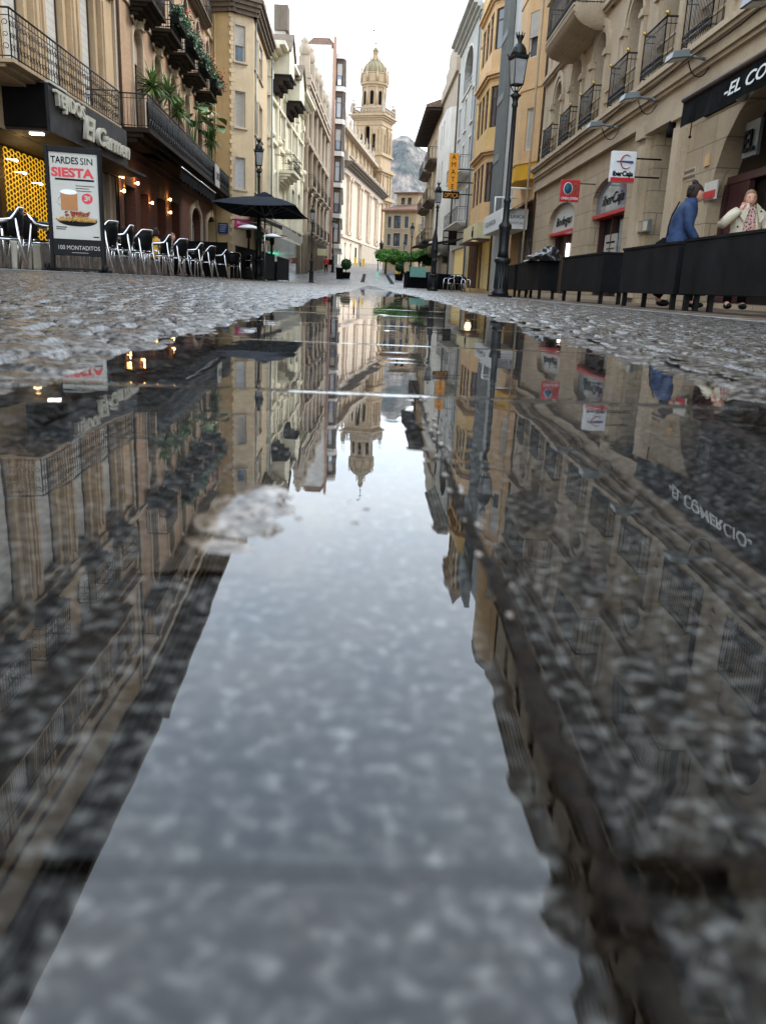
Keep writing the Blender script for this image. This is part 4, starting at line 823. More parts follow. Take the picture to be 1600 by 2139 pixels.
for k in range(7): N1.box(g, a0+1.75, a0+2.7-.12*(k % 3), -.308, -.304, 1.5-.17*k, 1.53-.17*k+.02*(k == 0))
g.build('print', 'charcoal', f2); g = MB(); N1.box(g, a0+.2, a0+1.5, -.36, -.33, .3, 2.1); g.build('poster', 'glass_blue', f2)
# iron street door
a0, a1 = sh[2][0], sh[2][1]; g = MB(); N1.box(g, a0, a1, -.5, -.46, 0, 3.74); dr = g.build('door', 'void', root); g = MB()
for k in range(9): aa = a0+.08+(a1-a0-.16)*k/8; g.bar(N1.pt(aa,-.42,0.1), N1.pt(aa,-.42,3.6), 0.014, 5)
for zc in (0.5, 1.3, 2.2, 3.0):
    for k in range(8): aa = a0+.17+(a1-a0-.16)*k/8; g.tube([N1.pt(aa+.07*math.cos(t*.8), -.42, zc+.13*math.sin(t*.8)) for t in range(8)], 0.012, 4, closed=True)
g.build('grille', 'iron', dr)
# restaurant arch
a0, a1, _, h1, k = sh[3]; g = MB(); N1.box(g, a0+.01, a1-.01, -.49, -.45, 0, h1); ar = g.build('shop_window', 'glass_dim', root); g = MB()
for aa in (a0+.05, a1-.12): N1.box(g, aa, aa+.1, -.4, -.25, 0, 2.2)
N1.box(g, a0, a1, -.42, -.28, 2.2, 2.34); g.build('door_frame', 'burgundy', ar); g = MB(); N1.box(g, a1-1.1, a1-.2, -.4, -.3, .02, 2.2); g.build('door', 'burgundy', ar)
g = MB(); N1.box(g, s_of(7.4), s_of(10.6), -.49, -.45, 0, 3.6); g.build('shop_window', 'glass_warm', root)
plt = MB(); N1.box(plt, a1-1.55, a1-.95, -.2, -.14, 2.55, 3.15); pb = plt.build('name_panel', 'grey_metal', ar); text('EL', 'lettering', 'void', ar, N1.pt(a1-.98, -.12, 2.65), rd(N1), (0,0,1), 0.5, 0.01, 0.01, width=0.46)
finish(root)
# ---- things on the mansion front
def sign_root(name, loc, label, cat): return tag(empty(name, loc), label, cat)
for i, (x, y) in enumerate(((1417, 119), (1316, 204), (1243, 262), (1585, 0))):
    r_ = ray(x, y); t = (N1.p0+N1.n*0.75-Vector((0,0,CH))).dot(N1.n)/r_.dot(N1.n); q = Vector((0,0,CH))+r_*t; s__ = (q-N1.p0).dot(N1.u)
    fl = tag(empty('floodlight', q), ['grey floodlight under the string course above the iron door', 'grey floodlight on the string course above the bank sign', 'grey floodlight on the string course furthest along the mansion', 'grey floodlight at the top right corner over the black awning'][i], 'floodlight', 'floodlights along the mansion front')
    g = MB(); g.hexa([(-.2,-.22,-.07),(.16,-.22,-.02),(.16,.22,-.02),(-.2,.22,-.07),(-.17,-.2,.06),(.14,-.2,.12),(.14,.2,.12),(-.17,.2,.06)]); g.build('housing', 'grey_metal', fl, bevel=.012)
    g = MB(); g.add([(-.17,-.18,-.073),(.13,-.18,-.03),(.13,.18,-.03),(-.17,.18,-.073)], [(0,1,2,3)]); g.build('glass', 'glass_blue', fl)
    g = MB(); g.bar((.15,0,.05), (.62,0,-.02), .03); g.bar((.5,-.08,-.02), (.7,-.08,-.02), .04); g.build('bracket', 'grey_metal', fl)
    g = MB(); g.tube([(.2+.06*k, .05*math.sin(k), -.05-.28*math.sin(k/8*math.pi)) for k in range(9)], .012, 5); g.build('cable', 'black', fl)
# awning with name
aw = sign_root('awning', (5.6, 13, 3.9), 'black awning with white slanted letters over the big dark arch', 'awning'); A = Face((6.5, 9.2), (6.56, 15.75), -1)
g = MB(); n = 20; LA = A.L
g.add([A.pt(0,.02,3.96), A.pt(LA,.02,3.96), A.pt(LA,1.1,3.44), A.pt(0,1.1,3.44)], [(0,1,2,3)]); g.add([A.pt(0,.04,3.93), A.pt(LA,.04,3.93), A.pt(LA,1.08,3.4), A.pt(0,1.08,3.4)], [(0,1,2,3)]); g.build('canopy', 'black_cloth', aw)
g = MB(); g.bar(A.pt(0,1.12,3.43), A.pt(LA,1.12,3.43), .05, 8); g.build('front_bar', 'brown', aw); g = MB(); A.box(g, LA+.02, LA+1.9, .0, .05, 3.55, 3.97); g.build('back_board', 'void', aw)  # dark board added on the wall in place of a shaded recess
g = MB()
for k in range(n):
    b0, b1 = LA*k/n, LA*(k+1)/n; w0, w1 = .02*math.sin(k*1.7), .02*math.sin((k+1)*1.7); g.add([A.pt(b0,1.12,3.38), A.pt(b1,1.12,3.38), A.pt(b1,1.12+w1,2.98), A.pt(b0,1.12+w0,2.98)], [(0,1,2,3)])
r_ = ray(1522, 165); t_ = (A.pt(0,1.12,0)-Vector((0,0,CH))).dot(A.n)/r_.dot(A.n); s0 = (Vector((0,0,CH))+r_*t_-A.p0).dot(A.u)
g.build('valance', 'black_cloth', aw); text('-EL COMERCIO-', 'lettering', 'white', aw, A.pt(s0, 1.17, 3.08), rd(A), (0,0,1), 0.25, 0.003, 0.003, 0.25, width=3.3); finish(aw)
# bank sign
q = onX(5.75, 1295, 348); bk = sign_root('bank_sign', (5.75, q[0], q[1]-.35), 'white projecting bank sign with red and blue euro-like emblem above iberCaja', 'sign')
Y0 = q[0]; g = MB(); g.box(5.52, 6.1, Y0-.07, Y0+.07, q[1]-.34, q[1]+.34); g.build('sign_panel', 'white', bk, bevel=.02)
g = MB(); g.box(5.53, 6.09, Y0-.078, Y0-.071, q[1]-.33, q[1]-.235); g.build('red_band', 'red', bk)
cx_, cz_ = 5.86, q[1]+.11; g = MB(); g.tube([(cx_+.13*math.cos(t), Y0-.085, cz_+.15*math.sin(t)) for t in [0.75+k*0.32 for k in range(16)]], [.012+.022*math.sin(k/15*math.pi) for k in range(16)], 6, flat=.3); g.build('emblem', 'red', bk)
g = MB(); g.hexa([(5.63,Y0-.1,cz_-.005),(6.02,Y0-.1,cz_-.03),(6.02,Y0-.08,cz_-.03),(5.63,Y0-.08,cz_-.005),(5.63,Y0-.1,cz_+.01),(6.02,Y0-.1,cz_+.02),(6.02,Y0-.08,cz_+.02),(5.63,Y0-.08,cz_+.01)]); g.build('emblem_bar', 'blue_sign', bk)
text('iberCaja', 'lettering', 'void', bk, (5.57, Y0-.08, q[1]-.2), (1,0,0), (0,0,1), 0.15, 0.004, 0.006, width=.48)

for z_ in (.2, -.2): g = MB(); g.bar((6.08,Y0,q[1]+z_), (6.7,Y0,q[1]+z_), .02); g.build('bracket', 'charcoal', bk)
finish(bk)
q = onX(5.95, 1190, 398); Y0 = q[0]; rs = sign_root('shop_sign', (5.95, Y0, q[1]-.3), 'square red projecting sign with blue and green rings over the first shop', 'sign')
g = MB(); g.box(5.66, 6.24, Y0-.05, Y0+.05, q[1]-.31, q[1]+.31); g.build('sign_panel', 'red', rs, bevel=.02)
g = MB(); g.tube([(5.88+.13*math.cos(t*.4), Y0-.056, q[1]+.06+.17*math.sin(t*.4)) for t in range(16)], .02, 5, closed=True, flat=.3); g.build('ring', 'white', rs)
g = MB(); g.lathe([(.001,0),(.11,0),(.11,.012),(.001,.012)], (0,0,0), 18); g.v = [(5.88+x, Y0-.052-z, q[1]+.06+y*1.35) for x, y, z in g.v]; g.build('disc', 'petrol', rs)
g = MB(); g.tube([(6.1+.07*math.cos(t*.45), Y0-.056, q[1]+.13+.07*math.sin(t*.45)) for t in range(14)], .016, 5, closed=True, flat=.3); g.tube([(6.1+.07*math.cos(t*.45), Y0-.056, q[1]-.05+.08*math.sin(t*.45)) for t in range(14)], .016, 5, closed=True, flat=.3); g.build('ring', 'green', rs)
text('LINEA JOVEN', 'lettering', 'white', rs, (5.7, Y0-.056, q[1]-.25), (1,0,0), (0,0,1), 0.1, 0.004, 0.002, width=.5); g = MB(); g.bar((6.23,Y0,q[1]+.22), (6.78,Y0,q[1]+.22), .018); g.build('bracket', 'iron', rs); finish(rs)
# small fittings on the piers
def plate(x0, y0, x1, y1, mat_, label, cat, name, lines=None, lm='charcoal', th=0.03):
    a0, h1 = N1.px(x0, y0); a1, _ = N1.px(x1, y0); _, h0 = N1.px((x0+x1)/2, y1); _, h1 = N1.px((x0+x1)/2, y0); a0, a1 = min(a0, a1), max(a0, a1); r_ = sign_root(name, N1.pt((a0+a1)/2, .22, h0), label, cat)
    g = MB(); N1.box(g, a0, a1, .0, th, h0, h1); g.build('plate', mat_, r_); g = MB()
    for (u0, u1, v0, v1) in lines or []: N1.box(g, a0+(a1-a0)*u0, a0+(a1-a0)*u1, th, th+.004, h0+(h1-h0)*v0, h0+(h1-h0)*v1)
    if lines: g.build('print', lm, r_)
    finish(r_); return r_
plate(1476, 378, 1502, 416, 'stucco_white', 'white and red notice plate on the pier behind the two women', 'plate', 'notice_plate', [(.05,.95,.1,.5)], 'red')
plate(1472, 408, 1494, 418, 'grey_metal', 'small grey plate under the red notice on the pier', 'plate', 'notice_plate')
plate(1430, 350, 1455, 376, 'stone_right', 'two lines of dark raised lettering on the pale pier stone', 'lettering', 'wall_inscription', [(.1,.9,.6,.85),(.0,1,.15,.4)], 'cornice_dark', 0.012)
plate(1476, 322, 1486, 345, 'stucco_orange', 'narrow tan sticker on the corner pier below the camera', 'sticker', 'wall_sticker')
plate(1337, 460, 1362, 484, 'grey_metal', 'grey double intercom box on the stone pier beside the door', 'intercom', 'intercom', [(.1,.45,.1,.9),(.55,.9,.1,.9)], 'alu', .08)
a, h = N1.px(1478, 243); q = N1.pt(a, .3, h); cm = tag(empty('wall_spotlight', q), 'black square wall spotlight at the corner of the big arch', 'spotlight'); g = MB(); g.hexa([(-.1,-.1,-.1),(.06,-.1,-.1),(.06,.1,-.1),(-.1,.1,-.1),(-.1,-.1,.1),(.06,-.1,.1),(.06,.1,.1),(-.1,.1,.1)]); g.build('housing', 'black', cm, bevel=.01); g = MB(); g.box(-.11,-.104,-.06,.06,-.06,.06); g.build('glass', 'paper', cm); g = MB(); g.bar((0,0,0), (.3,0,.05), .02); g.bar((0,0,-.1), (0,0,-.35), .01); g.ball((0,0,-.38), .03); g.build('bracket', 'black', cm)
a, h = N1.px(1560, 200); g = MB(); g.ball(N1.pt(a, .1, h), .1, 12, 8); g.bar(N1.pt(a,-.2,h), N1.pt(a,.1,h), .02); tag(g.build('globe_lamp', 'letter_cream'), 'pale unlit globe lamp at the crown of the dark arch', 'lamp')
a, h = N1.px(1412, 265); g = MB(); g.lathe([(.14,-.2),(.16,-.1),(.1,.12),(.04,.2)], N1.pt(a,.05,h), 10); g.bar(N1.pt(a,-.3,h+.1), N1.pt(a,.05,h+.1), .02); tag(g.build('siren_box', 'charcoal'), 'dark lantern-like alarm box inside the top of the iron door recess', 'alarm box')

# ---- orange house with hanging bay
root = broot('orange_house', (6.9, 40, 0), 'orange stucco house with a hanging yellow-bottomed chamfered bay')
H0 = Face((6.9, 36.3), (7.0, 43.4), -1); mb = MB(); wall(mb, H0, 0, H0.L, 0, 18.4, [(0.8, 6.4, 0.0, 3.6)], 0.6)
mb.build('wall', 'stucco_orange', root)
cX = 6.22; c1_ = onX(cX, 1086, 250)[0]; c2_ = onX(cX, 1072, 250)[0]
B1 = Face((6.88, 36.9), (cX, c1_), -1); B2 = Face((cX, c1_), (cX+.03, c2_), -1); B3 = Face((cX+.03, c2_), (6.95, c2_+1.0), -1)
bz0, bz1 = B1.px(1110, 372)[1], 18.2; bm_ = B1.px(1110, 338)[1]
ob = [opx(B1, 1106, 1124, 24, 118), opx(B1, 1098, 1114, 225, 312)]
ob2 = [opx(B2, 1074, 1083, 30, 120), opx(B2, 1074, 1083, 228, 312)]
mb = MB(); wall(mb, B1, 0, B1.L, bm_, bz1, ob+[(B1.L*.3, B1.L*.75, 12.6, 14.8)], 0.12, close=False); wall(mb, B2, 0, B2.L, bm_, bz1, [], .12, close=False); wall(mb, B3, 0, B3.L, bm_, bz1, [], .12, close=False)
for h in (bm_, B1.px(1110, 185)[1], 11.8): 
    for B in (B1, B2, B3): B.box(mb, 0, B.L, 0, 0.04, h, h+.08)
mb.build('bay', 'stucco_orange', root); mb = MB()
for B in (B1, B2, B3): wall(mb, B, 0, B.L, bz0, bm_-.002, [], .1, close=False)
P = [B1.pt(0,0,bz0), B1.pt(B1.L,0,bz0), B2.pt(B2.L,0,bz0), B3.pt(B3.L,0,bz0)]; mb.add(P, [(0,1,2,3)]); mb.build('bay_base', 'bay_yellow', root)
P = [B1.pt(0,.05,bz1), B1.pt(B1.L,.05,bz1), B2.pt(B2.L,.05,bz1), B3.pt(B3.L,.05,bz1)]; mb = MB(); mb.poly(P, (0,0,.4)); mb.build('bay_roof', 'cornice_dark', root)
for i, o in enumerate(ob+[(B1.L*.3, B1.L*.75, 12.6, 14.8)]): window(root, B1, o, .12, 'half' if i == 0 else 'shutter', 'frame_white', 'glass', 'shutter_cream', 1, trans=False)
g = MB(); H0.box(g, 0.82, 6.38, -.58, -.54, 0, 3.58); sf = g.build('shop_window', 'glass', root); g = MB(); 
for aa in (0.8, 2.2, 4.0, 6.3): g = MB(); H0.box(g, aa, aa+.1, -.5, -.4, 0, 3.58); g.build('mullion', 'grey_metal', sf)
g = MB(); H0.box(g, 2.6, 3.9, -.5, -.46, .4, 2.6); g.build('poster', 'glass_blue', sf); g = MB(); H0.box(g, 2.6, 3.9, -.455, -.45, .3, .9); H0.box(g, 2.6, 3.9, -.455, -.45, 2.35, 2.7); g.build('poster_band', 'petrol', sf)
g = MB(); g.add([H0.pt(0.3,.05,3.9), H0.pt(6.9,.05,3.9), H0.pt(6.9,1.1,3.3), H0.pt(.3,1.1,3.3)], [(0,1,2,3)]); g.add([H0.pt(.3,.05,3.88), H0.pt(6.9,.05,3.88), H0.pt(6.9,1.08,3.26), H0.pt(.3,1.08,3.26)], [(0,1,2,3)]); g.build('shop_canopy', 'brown', root)
finish(root)
ws = sign_root('shop_sign', (5.2, 42, 2.6), 'white clinic-style box sign with thin grey lettering beside the right street lamp', 'sign'); 
Y1 = onX(5.6, 1047, 455)[0]; hh = onX(5.6, 1047, 455)[1]; g = MB(); g.box(5.6, 6.75, Y1-.05, Y1+5.6, hh-.42, hh+.42); g.build('sign_box', 'white', ws, bevel=.02)
text('CLINICA', 'lettering', 'petrol', ws, (5.85, Y1-.06, hh+.02), (1,0,0), (0,0,1), .2, .004, .002, width=.75); text('DENTAL', 'lettering', 'grey_metal', ws, (5.85, Y1-.06, hh-.22), (1,0,0), (0,0,1), .14, .004, 0, width=.75); text('CLINICA', 'lettering', 'grey_metal', ws, (5.58, Y1+5.0, hh-.1), (0,-1,0), (0,0,1), .3, .004, .002, width=3.4)
g = MB(); g.bar((5.9,Y1+.3,hh+.42), (5.9,Y1+.3,hh+1.3), .04); g.bar((5.9,Y1+4.3,hh+.42), (5.9,Y1+4.3,hh+1.3), .04); g.bar((5.9,Y1+.3,hh+1.28), (6.9,Y1+.3,hh+1.28), .04); g.bar((5.9,Y1+4.3,hh+1.28), (6.9,Y1+4.3,hh+1.28), .04); g.build('bracket', 'white', ws); finish(ws)

# ---- grey glass bay house
root = broot('glass_bay_house', (6.9, 46, 0), 'grey house with a tall glazed metal bay behind the right street lamp')
H = Face((7.0, 43.45), (7.05, 49.6), -1); mb = MB(); wall(mb, H, 0, H.L, 0, 18.0, [(0.5, 5.6, 0, 3.4)], .5); mb.build('wall', 'stucco_grey', root); g = MB(); H.box(g, .52, 5.58, -.48, -.44, 0, 3.38); g.build('shop_window', 'glass_warm', root)
X_ = 6.72; Ya = onX(X_, 1052, 200)[0]; Yb = 49.4; z0 = onX(X_, 1045, 440)[1]; z0 = min(z0, 4.4); z1 = 19.0
g = MB(); g.box(X_, 7.0, Ya, Ya+.12, z0, z1); g.build('bay_side', 'bay_panel', root); g = MB(); g.box(X_+.06, 7.0, Ya+.14, Yb, z0+.1, z1-.1); g.build('bay_glass', 'glass_blue', root)
g = MB()
for k in range(6): yy = Ya+.1+(Yb-Ya-.1)*k/5; g.box(X_-.02, X_+.05, yy-.05, yy+.05, z0, z1)
for k in range(6): zz = z0+(z1-z0)*k/5; g.box(X_-.04, X_+.05, Ya-.02, Yb, zz-.25, zz+.12)
g.box(X_-.05, 7.0, Ya-.05, Yb+.05, z0-.2, z0); g.box(X_-.05, 7.0, Ya-.05, Yb+.05, z1, z1+.25); g.build('bay_frame', 'bay_panel', root); finish(root)

# ---- mustard house with stacked bays
root = broot('mustard_house', (6.9, 55, 0), 'mustard yellow house with stacked burgundy-framed bays')
H = Face((7.05, 49.65), (7.0, 62.0), -1); ops = [(a, a+1.5, h, h+2.4) for a in (1.2, 9.8) for h in (5.0, 8.6, 12.2, 15.6)]
mb = MB(); wall(mb, H, 0, H.L, 0, 18.6, ops+[(0.6, 5.4, 0, 3.1), (6.2, 11.6, 0, 3.1)], .3); mb.build('wall', 'stucco_mustard', root)
for o in ops: window(root, H, o, .3, 'glass', 'burgundy', 'glass', mull=2, trim='stucco_orange', tw=.14)
g = MB(); H.box(g, .62, 5.38, -.28, -.24, 0, 3.08); H.box(g, 6.22, 11.58, -.28, -.24, 0, 3.08); sw_ = g.build('shop_window', 'shop_light', root)
for aa in (.7, 2.0, 3.3, 4.6, 5.2, 6.3, 7.6, 8.9, 10.2, 11.4): g = MB(); H.box(g, aa, aa+.16, -.23, -.05, 0, 3.08); g.build('mullion', 'yellow_board' if aa < 5 else 'brown', sw_)
BX = 6.4; Ya = 50.9; Yb = Ya+5.0
for k, (h0, h1) in enumerate(((3.9, 7.3), (7.9, 11.3), (11.9, 15.2), (15.8, 19.0))):
    P0 = Face((7.0, Ya-1.0), (BX, Ya), -1); P1 = Face((BX, Ya), (BX, Yb), -1); P2 = Face((BX, Yb), (7.0, Yb+1.0), -1)
    mb = MB(); oo = {}
    for F_, n in ((P0, 1), (P1, 3), (P2, 1)):
        w_ = F_.L/n; oo[F_] = [(w_*i+.16, w_*(i+1)-.16, h0+1.0, h1-.25) for i in range(n)]; wall(mb, F_, 0, F_.L, h0, h1, oo[F_], .12, close=False)
    mb.build('bay', 'stucco_mustard' if k % 2 else 'stucco_orange', root)
    for F_ in oo:
        for o in oo[F_]: window(root, F_, o, .12, 'glass', 'burgundy' if k < 2 else 'frame_brown', 'glass', mull=2 if k < 2 else 1)
    g = MB()
    for s_ in range(3): P = [F_.pt(a, .02+.14*s_, h1+.14*s_) for F_, a in ((P0, 0), (P0, P0.L), (P1, P1.L), (P2, P2.L))]; g.poly(P, (0,0,.138))
    P = [F_.pt(a, .1, h0-.22) for F_, a in ((P0, 0), (P0, P0.L), (P1, P1.L), (P2, P2.L))]; g.poly(P, (0,0,.215)); g.build('bay_cornice', 'stucco_orange', root)
g = MB(); P = [F_.pt(a, .35, 19.45) for F_, a in ((P0, 0), (P0, P0.L), (P1, P1.L), (P2, P2.L))]; T = Vector((6.6, (Ya+Yb)/2, 21.6)); g.add(P+[T], [(0,1,4),(1,2,4),(2,3,4),(0,1,2,3)]); g.build('turret_roof', 'tile_roof', root); finish(root)
ys = sign_root('shop_sign', (5.6, 50, 3), 'yellow lit shop fascia with a dark emblem and burgundy awning edge', 'shop sign'); g = MB(); q = onX(6.25, 1012, 490); Yn = 49.9; g.box(6.15, 6.95, Yn, Yn+7.5, 2.85, 3.75); g.build('fascia', 'yellow_board', ys); g = MB(); g.tube([(6.135, Yn+2.2+.22*math.cos(t*.45), 3.2+.2*math.sin(t*.45)) for t in range(14)], .04, 5, closed=True); g.ball((6.13, Yn+2.2, 3.52), .1, 8, 6, (.3,1,1)); g.build('emblem', 'charcoal', ys); g = MB(); g.box(5.9, 6.9, Yn-.1, Yn+7.6, 2.72, 2.82); g.build('awning_edge', 'burgundy', ys); finish(ys)
point((6.2, Yn+2, 2.3), 14, (1, .75, .4), .2)

# ---- white and grey house with arch
root = broot('arched_grey_house', (6.9, 68, 0), 'narrow pale grey house with a big attic arch beyond the mustard bays')
H = Face((6.95, 62.05), (6.85, 74.5), -1); ops = [(a, a+1.3, h, h+2.3) for a in (1.5, 5.5, 9.4) for h in (4.8, 8.3, 11.6)]+[(3.2, 9, 14.3, 17.4, 1.6)]
mb = MB(); wall(mb, H, 0, H.L, 0, 18.6, ops+[(1, 11, 0, 3)], .4); mb.build('wall', 'stucco_grey', root)
for o in ops: window(root, H, o, .4, 'glass', 'frame_white', 'glass', mull=2, trim='stucco_white', tw=.15)
for h in (4.7, 8.2): balcony(root, H, 1, 11, h, .8, 1.0, 'stucco_white', 3, .3, .25)
cornice(root, H, 0, H.L, 18.2, .9, .8, 'stucco_grey', 4); g = MB(); H.box(g, 1.02, 10.98, -.38, -.34, 0, 2.98); g.build('shop_window', 'shop_light', root); g = MB(); H.box(g, 2, 9, -4, -1, 18.9, 21); g.build('roof_room', 'glass_blue', root); finish(root)
# ---- stepped rough stone gable and white bay
root = broot('white_bay_house', (6.8, 82, 0), 'white house with rounded hanging bay and rough stone upper wall beyond the optician sign')
H = Face((6.85, 74.55), (6.75, 90.0), -1); ops = [(a, a+1.5, h, h+2.4) for a in (9.5, 13) for h in (4.6, 8.2, 12)]
mb = MB(); wall(mb, H, 0, H.L, 0, 17.5, ops+[(1, 14, 0, 3)], .4); mb.build('wall', 'stone_old', root)
for o in ops: window(root, H, o, .4, 'glass', 'frame_brown', 'glass', mull=2)
g = MB(); H.box(g, 1.02, 13.9, -.38, -.34, 0, 2.98); g.build('shop_window', 'glass_warm', root)
Ya = 75.0; W = Face((6.85, Ya-.35), (6.35, Ya), -1); W2 = Face((6.35, Ya), (6.05, Ya+1.2), -1); W3 = Face((6.05, Ya+1.2), (6.05, Ya+9.5), -1); mb = MB(); o3 = [(1.2, 2.1, h, h+2.0) for h in (5.2, 8.7, 12.0)]+[(4.0, 4.9, h, h+2.0) for h in (5.2, 8.7, 12.0)]
wall(mb, W, 0, W.L, 3.9, 14.6, [], close=False); wall(mb, W2, 0, W2.L, 3.9, 14.6, [], close=False); wall(mb, W3, 0, W3.L, 3.9, 14.6, o3, .3, close=True, D=1.3)
mb.lathe([(0.2, 3.0), (0.8, 3.2), (1.1, 3.5), (1.2, 3.9)], (6.5, Ya+3.5, 0), 20, 1, 3.3)
mb.build('bay', 'stucco_white', root)
for o in o3: window(root, W3, o, .3, 'glass', 'charcoal', 'glass', mull=1)
for i, h in enumerate((17.5, 18.6, 19.6)):
    g = MB(); H.box(g, 1+2*i, 15-2.5*i, -5, .1+.15*(i == 0), h, h+1.05); g.build('stepped_gable', 'stone_old', root)
g = MB(); q = H.pt(4, -.6, 20.6); g.ball(q+Vector((0,0,.8)), .7, 12, 8, (1, .5, 1.2)); g.lathe([(.3,0),(.15,.3)], q, 8); g.build('copper_finial', 'copper_green', root); finish(root)
# ---- brown eaves house
root = broot('eaves_house', (6.7, 100, 0), 'cream corner house with deep brown timber eaves and iron balconies facing the plaza')
H = Face((6.75, 90.05), (6.75, 113.0), -1); HE = Face((6.75, 113.0), (12, 113.2), -1); ops = [(a, a+1.6, h, h+2.5) for a in (2, 7, 12, 17) for h in (5, 9, 13)]
mb = MB(); wall(mb, H, 0, H.L, 0, 17.6, ops+[(1, 21, 0, 3.2)], .3); mb.build('wall', 'stucco_beige', root)
for o in ops: window(root, H, o, .3, 'glass', 'burgundy', 'glass', mull=2)
for a in (1.2, 11.2):
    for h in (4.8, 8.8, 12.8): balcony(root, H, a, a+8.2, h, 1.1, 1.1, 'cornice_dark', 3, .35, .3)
g = MB(); g.hexa([H.pt(-.5,-5,17.6), H.pt(24,-5,17.6), H.pt(24,1.7,17.3), H.pt(-.5,1.7,17.3), H.pt(-.5,-5,20.0), H.pt(24,-5,20.0), H.pt(24,1.7,17.55), H.pt(-.5,1.7,17.55)]); g.build('roof', 'tile_roof', root)
g = MB()
for k in range(30): a = -.3+.8*k; H.box(g, a, a+.2, 0, 1.6, 17.05, 17.29)
g.build('eaves', 'soffit_wood', root); g = MB(); H.box(g, 1.02, 20.9, -.28, -.24, 0, 3.1); g.build('shop_window', 'glass_warm', root); g = MB(); g.add([H.pt(2,.05,3.6), H.pt(20,.05,3.6), H.pt(20,1.6,2.9), H.pt(2,1.6,2.9)], [(0,1,2,3)]); g.build('shop_canopy', 'black_cloth', root); finish(root)
# ---- vertical optician sign
q = onX(5.3, 941, 398); Y0 = q[0]; sg = sign_root('shop_sign', (5.6, Y0, 8), 'tall orange vertical sign reading AMATE over a black OPTICA panel', 'shop sign')
zt = onY(Y0, 947, 319)[1]; zb = onY(Y0, 945, 396)[1]; xl = onY(Y0, 937, 360)[0]; xr = onY(Y0, 956, 360)[0]; g = MB(); g.box(xl, xr, Y0-.08, Y0+.08, zb, zt); g.build('sign_panel', 'orange', sg)
for k, c_ in enumerate('AMATE'): text(c_, 'lettering', 'void', sg, ((xl+xr)/2, Y0-.09, zt-(zt-zb)*(k+.86)/5), (1,0,0), (0,0,1), (zt-zb)/5*.95, .004, .0, align='CENTER')
zo1 = onY(Y0, 941, 398)[1]; zo0 = onY(Y0, 941, 414)[1]; xo0 = onY(Y0, 925, 406)[0]; xo1 = onY(Y0, 959, 406)[0]; g = MB(); g.box(xo0, xo1, Y0-.07, Y0+.07, zo0, zo1-.03); g.build('sign_panel', 'void', sg)
text('OPTICA', 'lettering', 'orange', sg, (xo0+.08, Y0-.09, zo0+.06), (1,0,0), (0,0,1), .42, .004, .0, width=xo1-xo0-.16)
for z in (zt-1, zb+.5, zo0+.3): g = MB(); g.bar((xr,Y0,z), (7,Y0,z), .04); g.build('bracket', 'iron', sg)
finish(sg)

pipe('orange_house', [H_ for H_ in (Vector((6.82,36.42,-.1)), Vector((6.82,36.42,17.8)))], .05, 'brown')
pipe('stone_mansion', [N1.pt(N1.L-.25,.46,-.1), N1.pt(N1.L-.25,.46,17)], .045, 'stone_right')
pipe('stone_mansion', [N1.pt(1+i*.9, .5, 4.55+.05*math.sin(i*1.3)) for i in range(29)], .013, 'charcoal', 'cable')
pipe('mustard_house', [(6.98,49.8,-.1),(6.98,49.8,18)], .05, 'brown')
pipe('arched_grey_house', [(6.85,62.3,-.1),(6.85,62.3,18)], .06, 'grey_metal')
pipe('white_bay_house', [(6.78,74.4,-.1),(6.78,74.4,17)], .07, 'brown')
# ================================================================== CATHEDRAL, PLAZA
ct = broot('cathedral', (-1, 190, 3), 'pale stone cathedral wall with domed bell tower rising over the street end', 'cathedral')
CW = Face((-5.3, 150.0), (1.9, 205.0), 1); L = CW.L
mb = MB(); wall(mb, CW, 0, L, 2.0, 19.2, [], .3, D=3)
for k in range(4):                 # paired pilasters
    for dd in (-.9, .9):
        a = 7+13.5*k+dd*1.6; CW.box(mb, a-.55, a+.55, 0, .5, 8.4, 17.0); CW.box(mb, a-.75, a+.75, 0, .7, 17.0, 17.6); CW.box(mb, a-.7, a+.7, 0, .65, 8.0, 8.6)
CW.box(mb, 0, L, 0, .35, 7.4, 7.9); CW.box(mb, 0, L, 0, .55, 17.6, 18.3)
mb.build('nave_wall', 'cathedral_pale', ct); mb = MB()
for i in range(4): CW.box(mb, -.2, L+.3, 0, .7+.45*i, 18.3+.28*i, 18.57+.28*i)
mb.build('main_cornice', 'cornice_dark', ct); mb = MB()
for k in range(80): a = .3+L*k/80; mb.lathe([(.09,0),(.2,.35),(.09,.8),(.14,1.05)], CW.pt(a, .6, 19.5), 6)
CW.box(mb, 0, L, .4, .85, 20.5, 20.75); CW.box(mb, 0, L, .4, .85, 19.42, 19.55)
for k in range(7): a = L*k/6; CW.box(mb, a-.5, a+.5, .2, 1, 19.4, 21.0)
mb.build('balustrade', 'stone_old', ct)
U = Face((-6.8, 150.0), (-.1, 205.0), 1); o_ = [(a, a+2.2, 20.8, 24.0, .9) for a in (8, 20, 32, 44)]; mb = MB(); wall(mb, U, 0, U.L, 18, 25.2, o_, .5, D=4)
for k in range(9): a = 2+6.1*k; U.box(mb, a-.4, a+.4, 0, .3, 19, 25)
mb.build('upper_wall', 'cathedral', ct)
for o in o_: window(ct, U, o, .5, 'glass', 'stone_old', 'glass', mull=1, trim='cathedral', tw=.35, td=.2)
mb = MB(); U.box(mb, 0, U.L, -.5, 1.2, 25.2, 25.8)
for k in range(9): mb.lathe([(.5,0),(.5,.8),(.2,1.0),(.35,1.6),(.1,2.4),(.02,3.2)], U.pt(3+6*k, .4, 25.8), 8)
mb.build('upper_cornice', 'stone_old', ct)
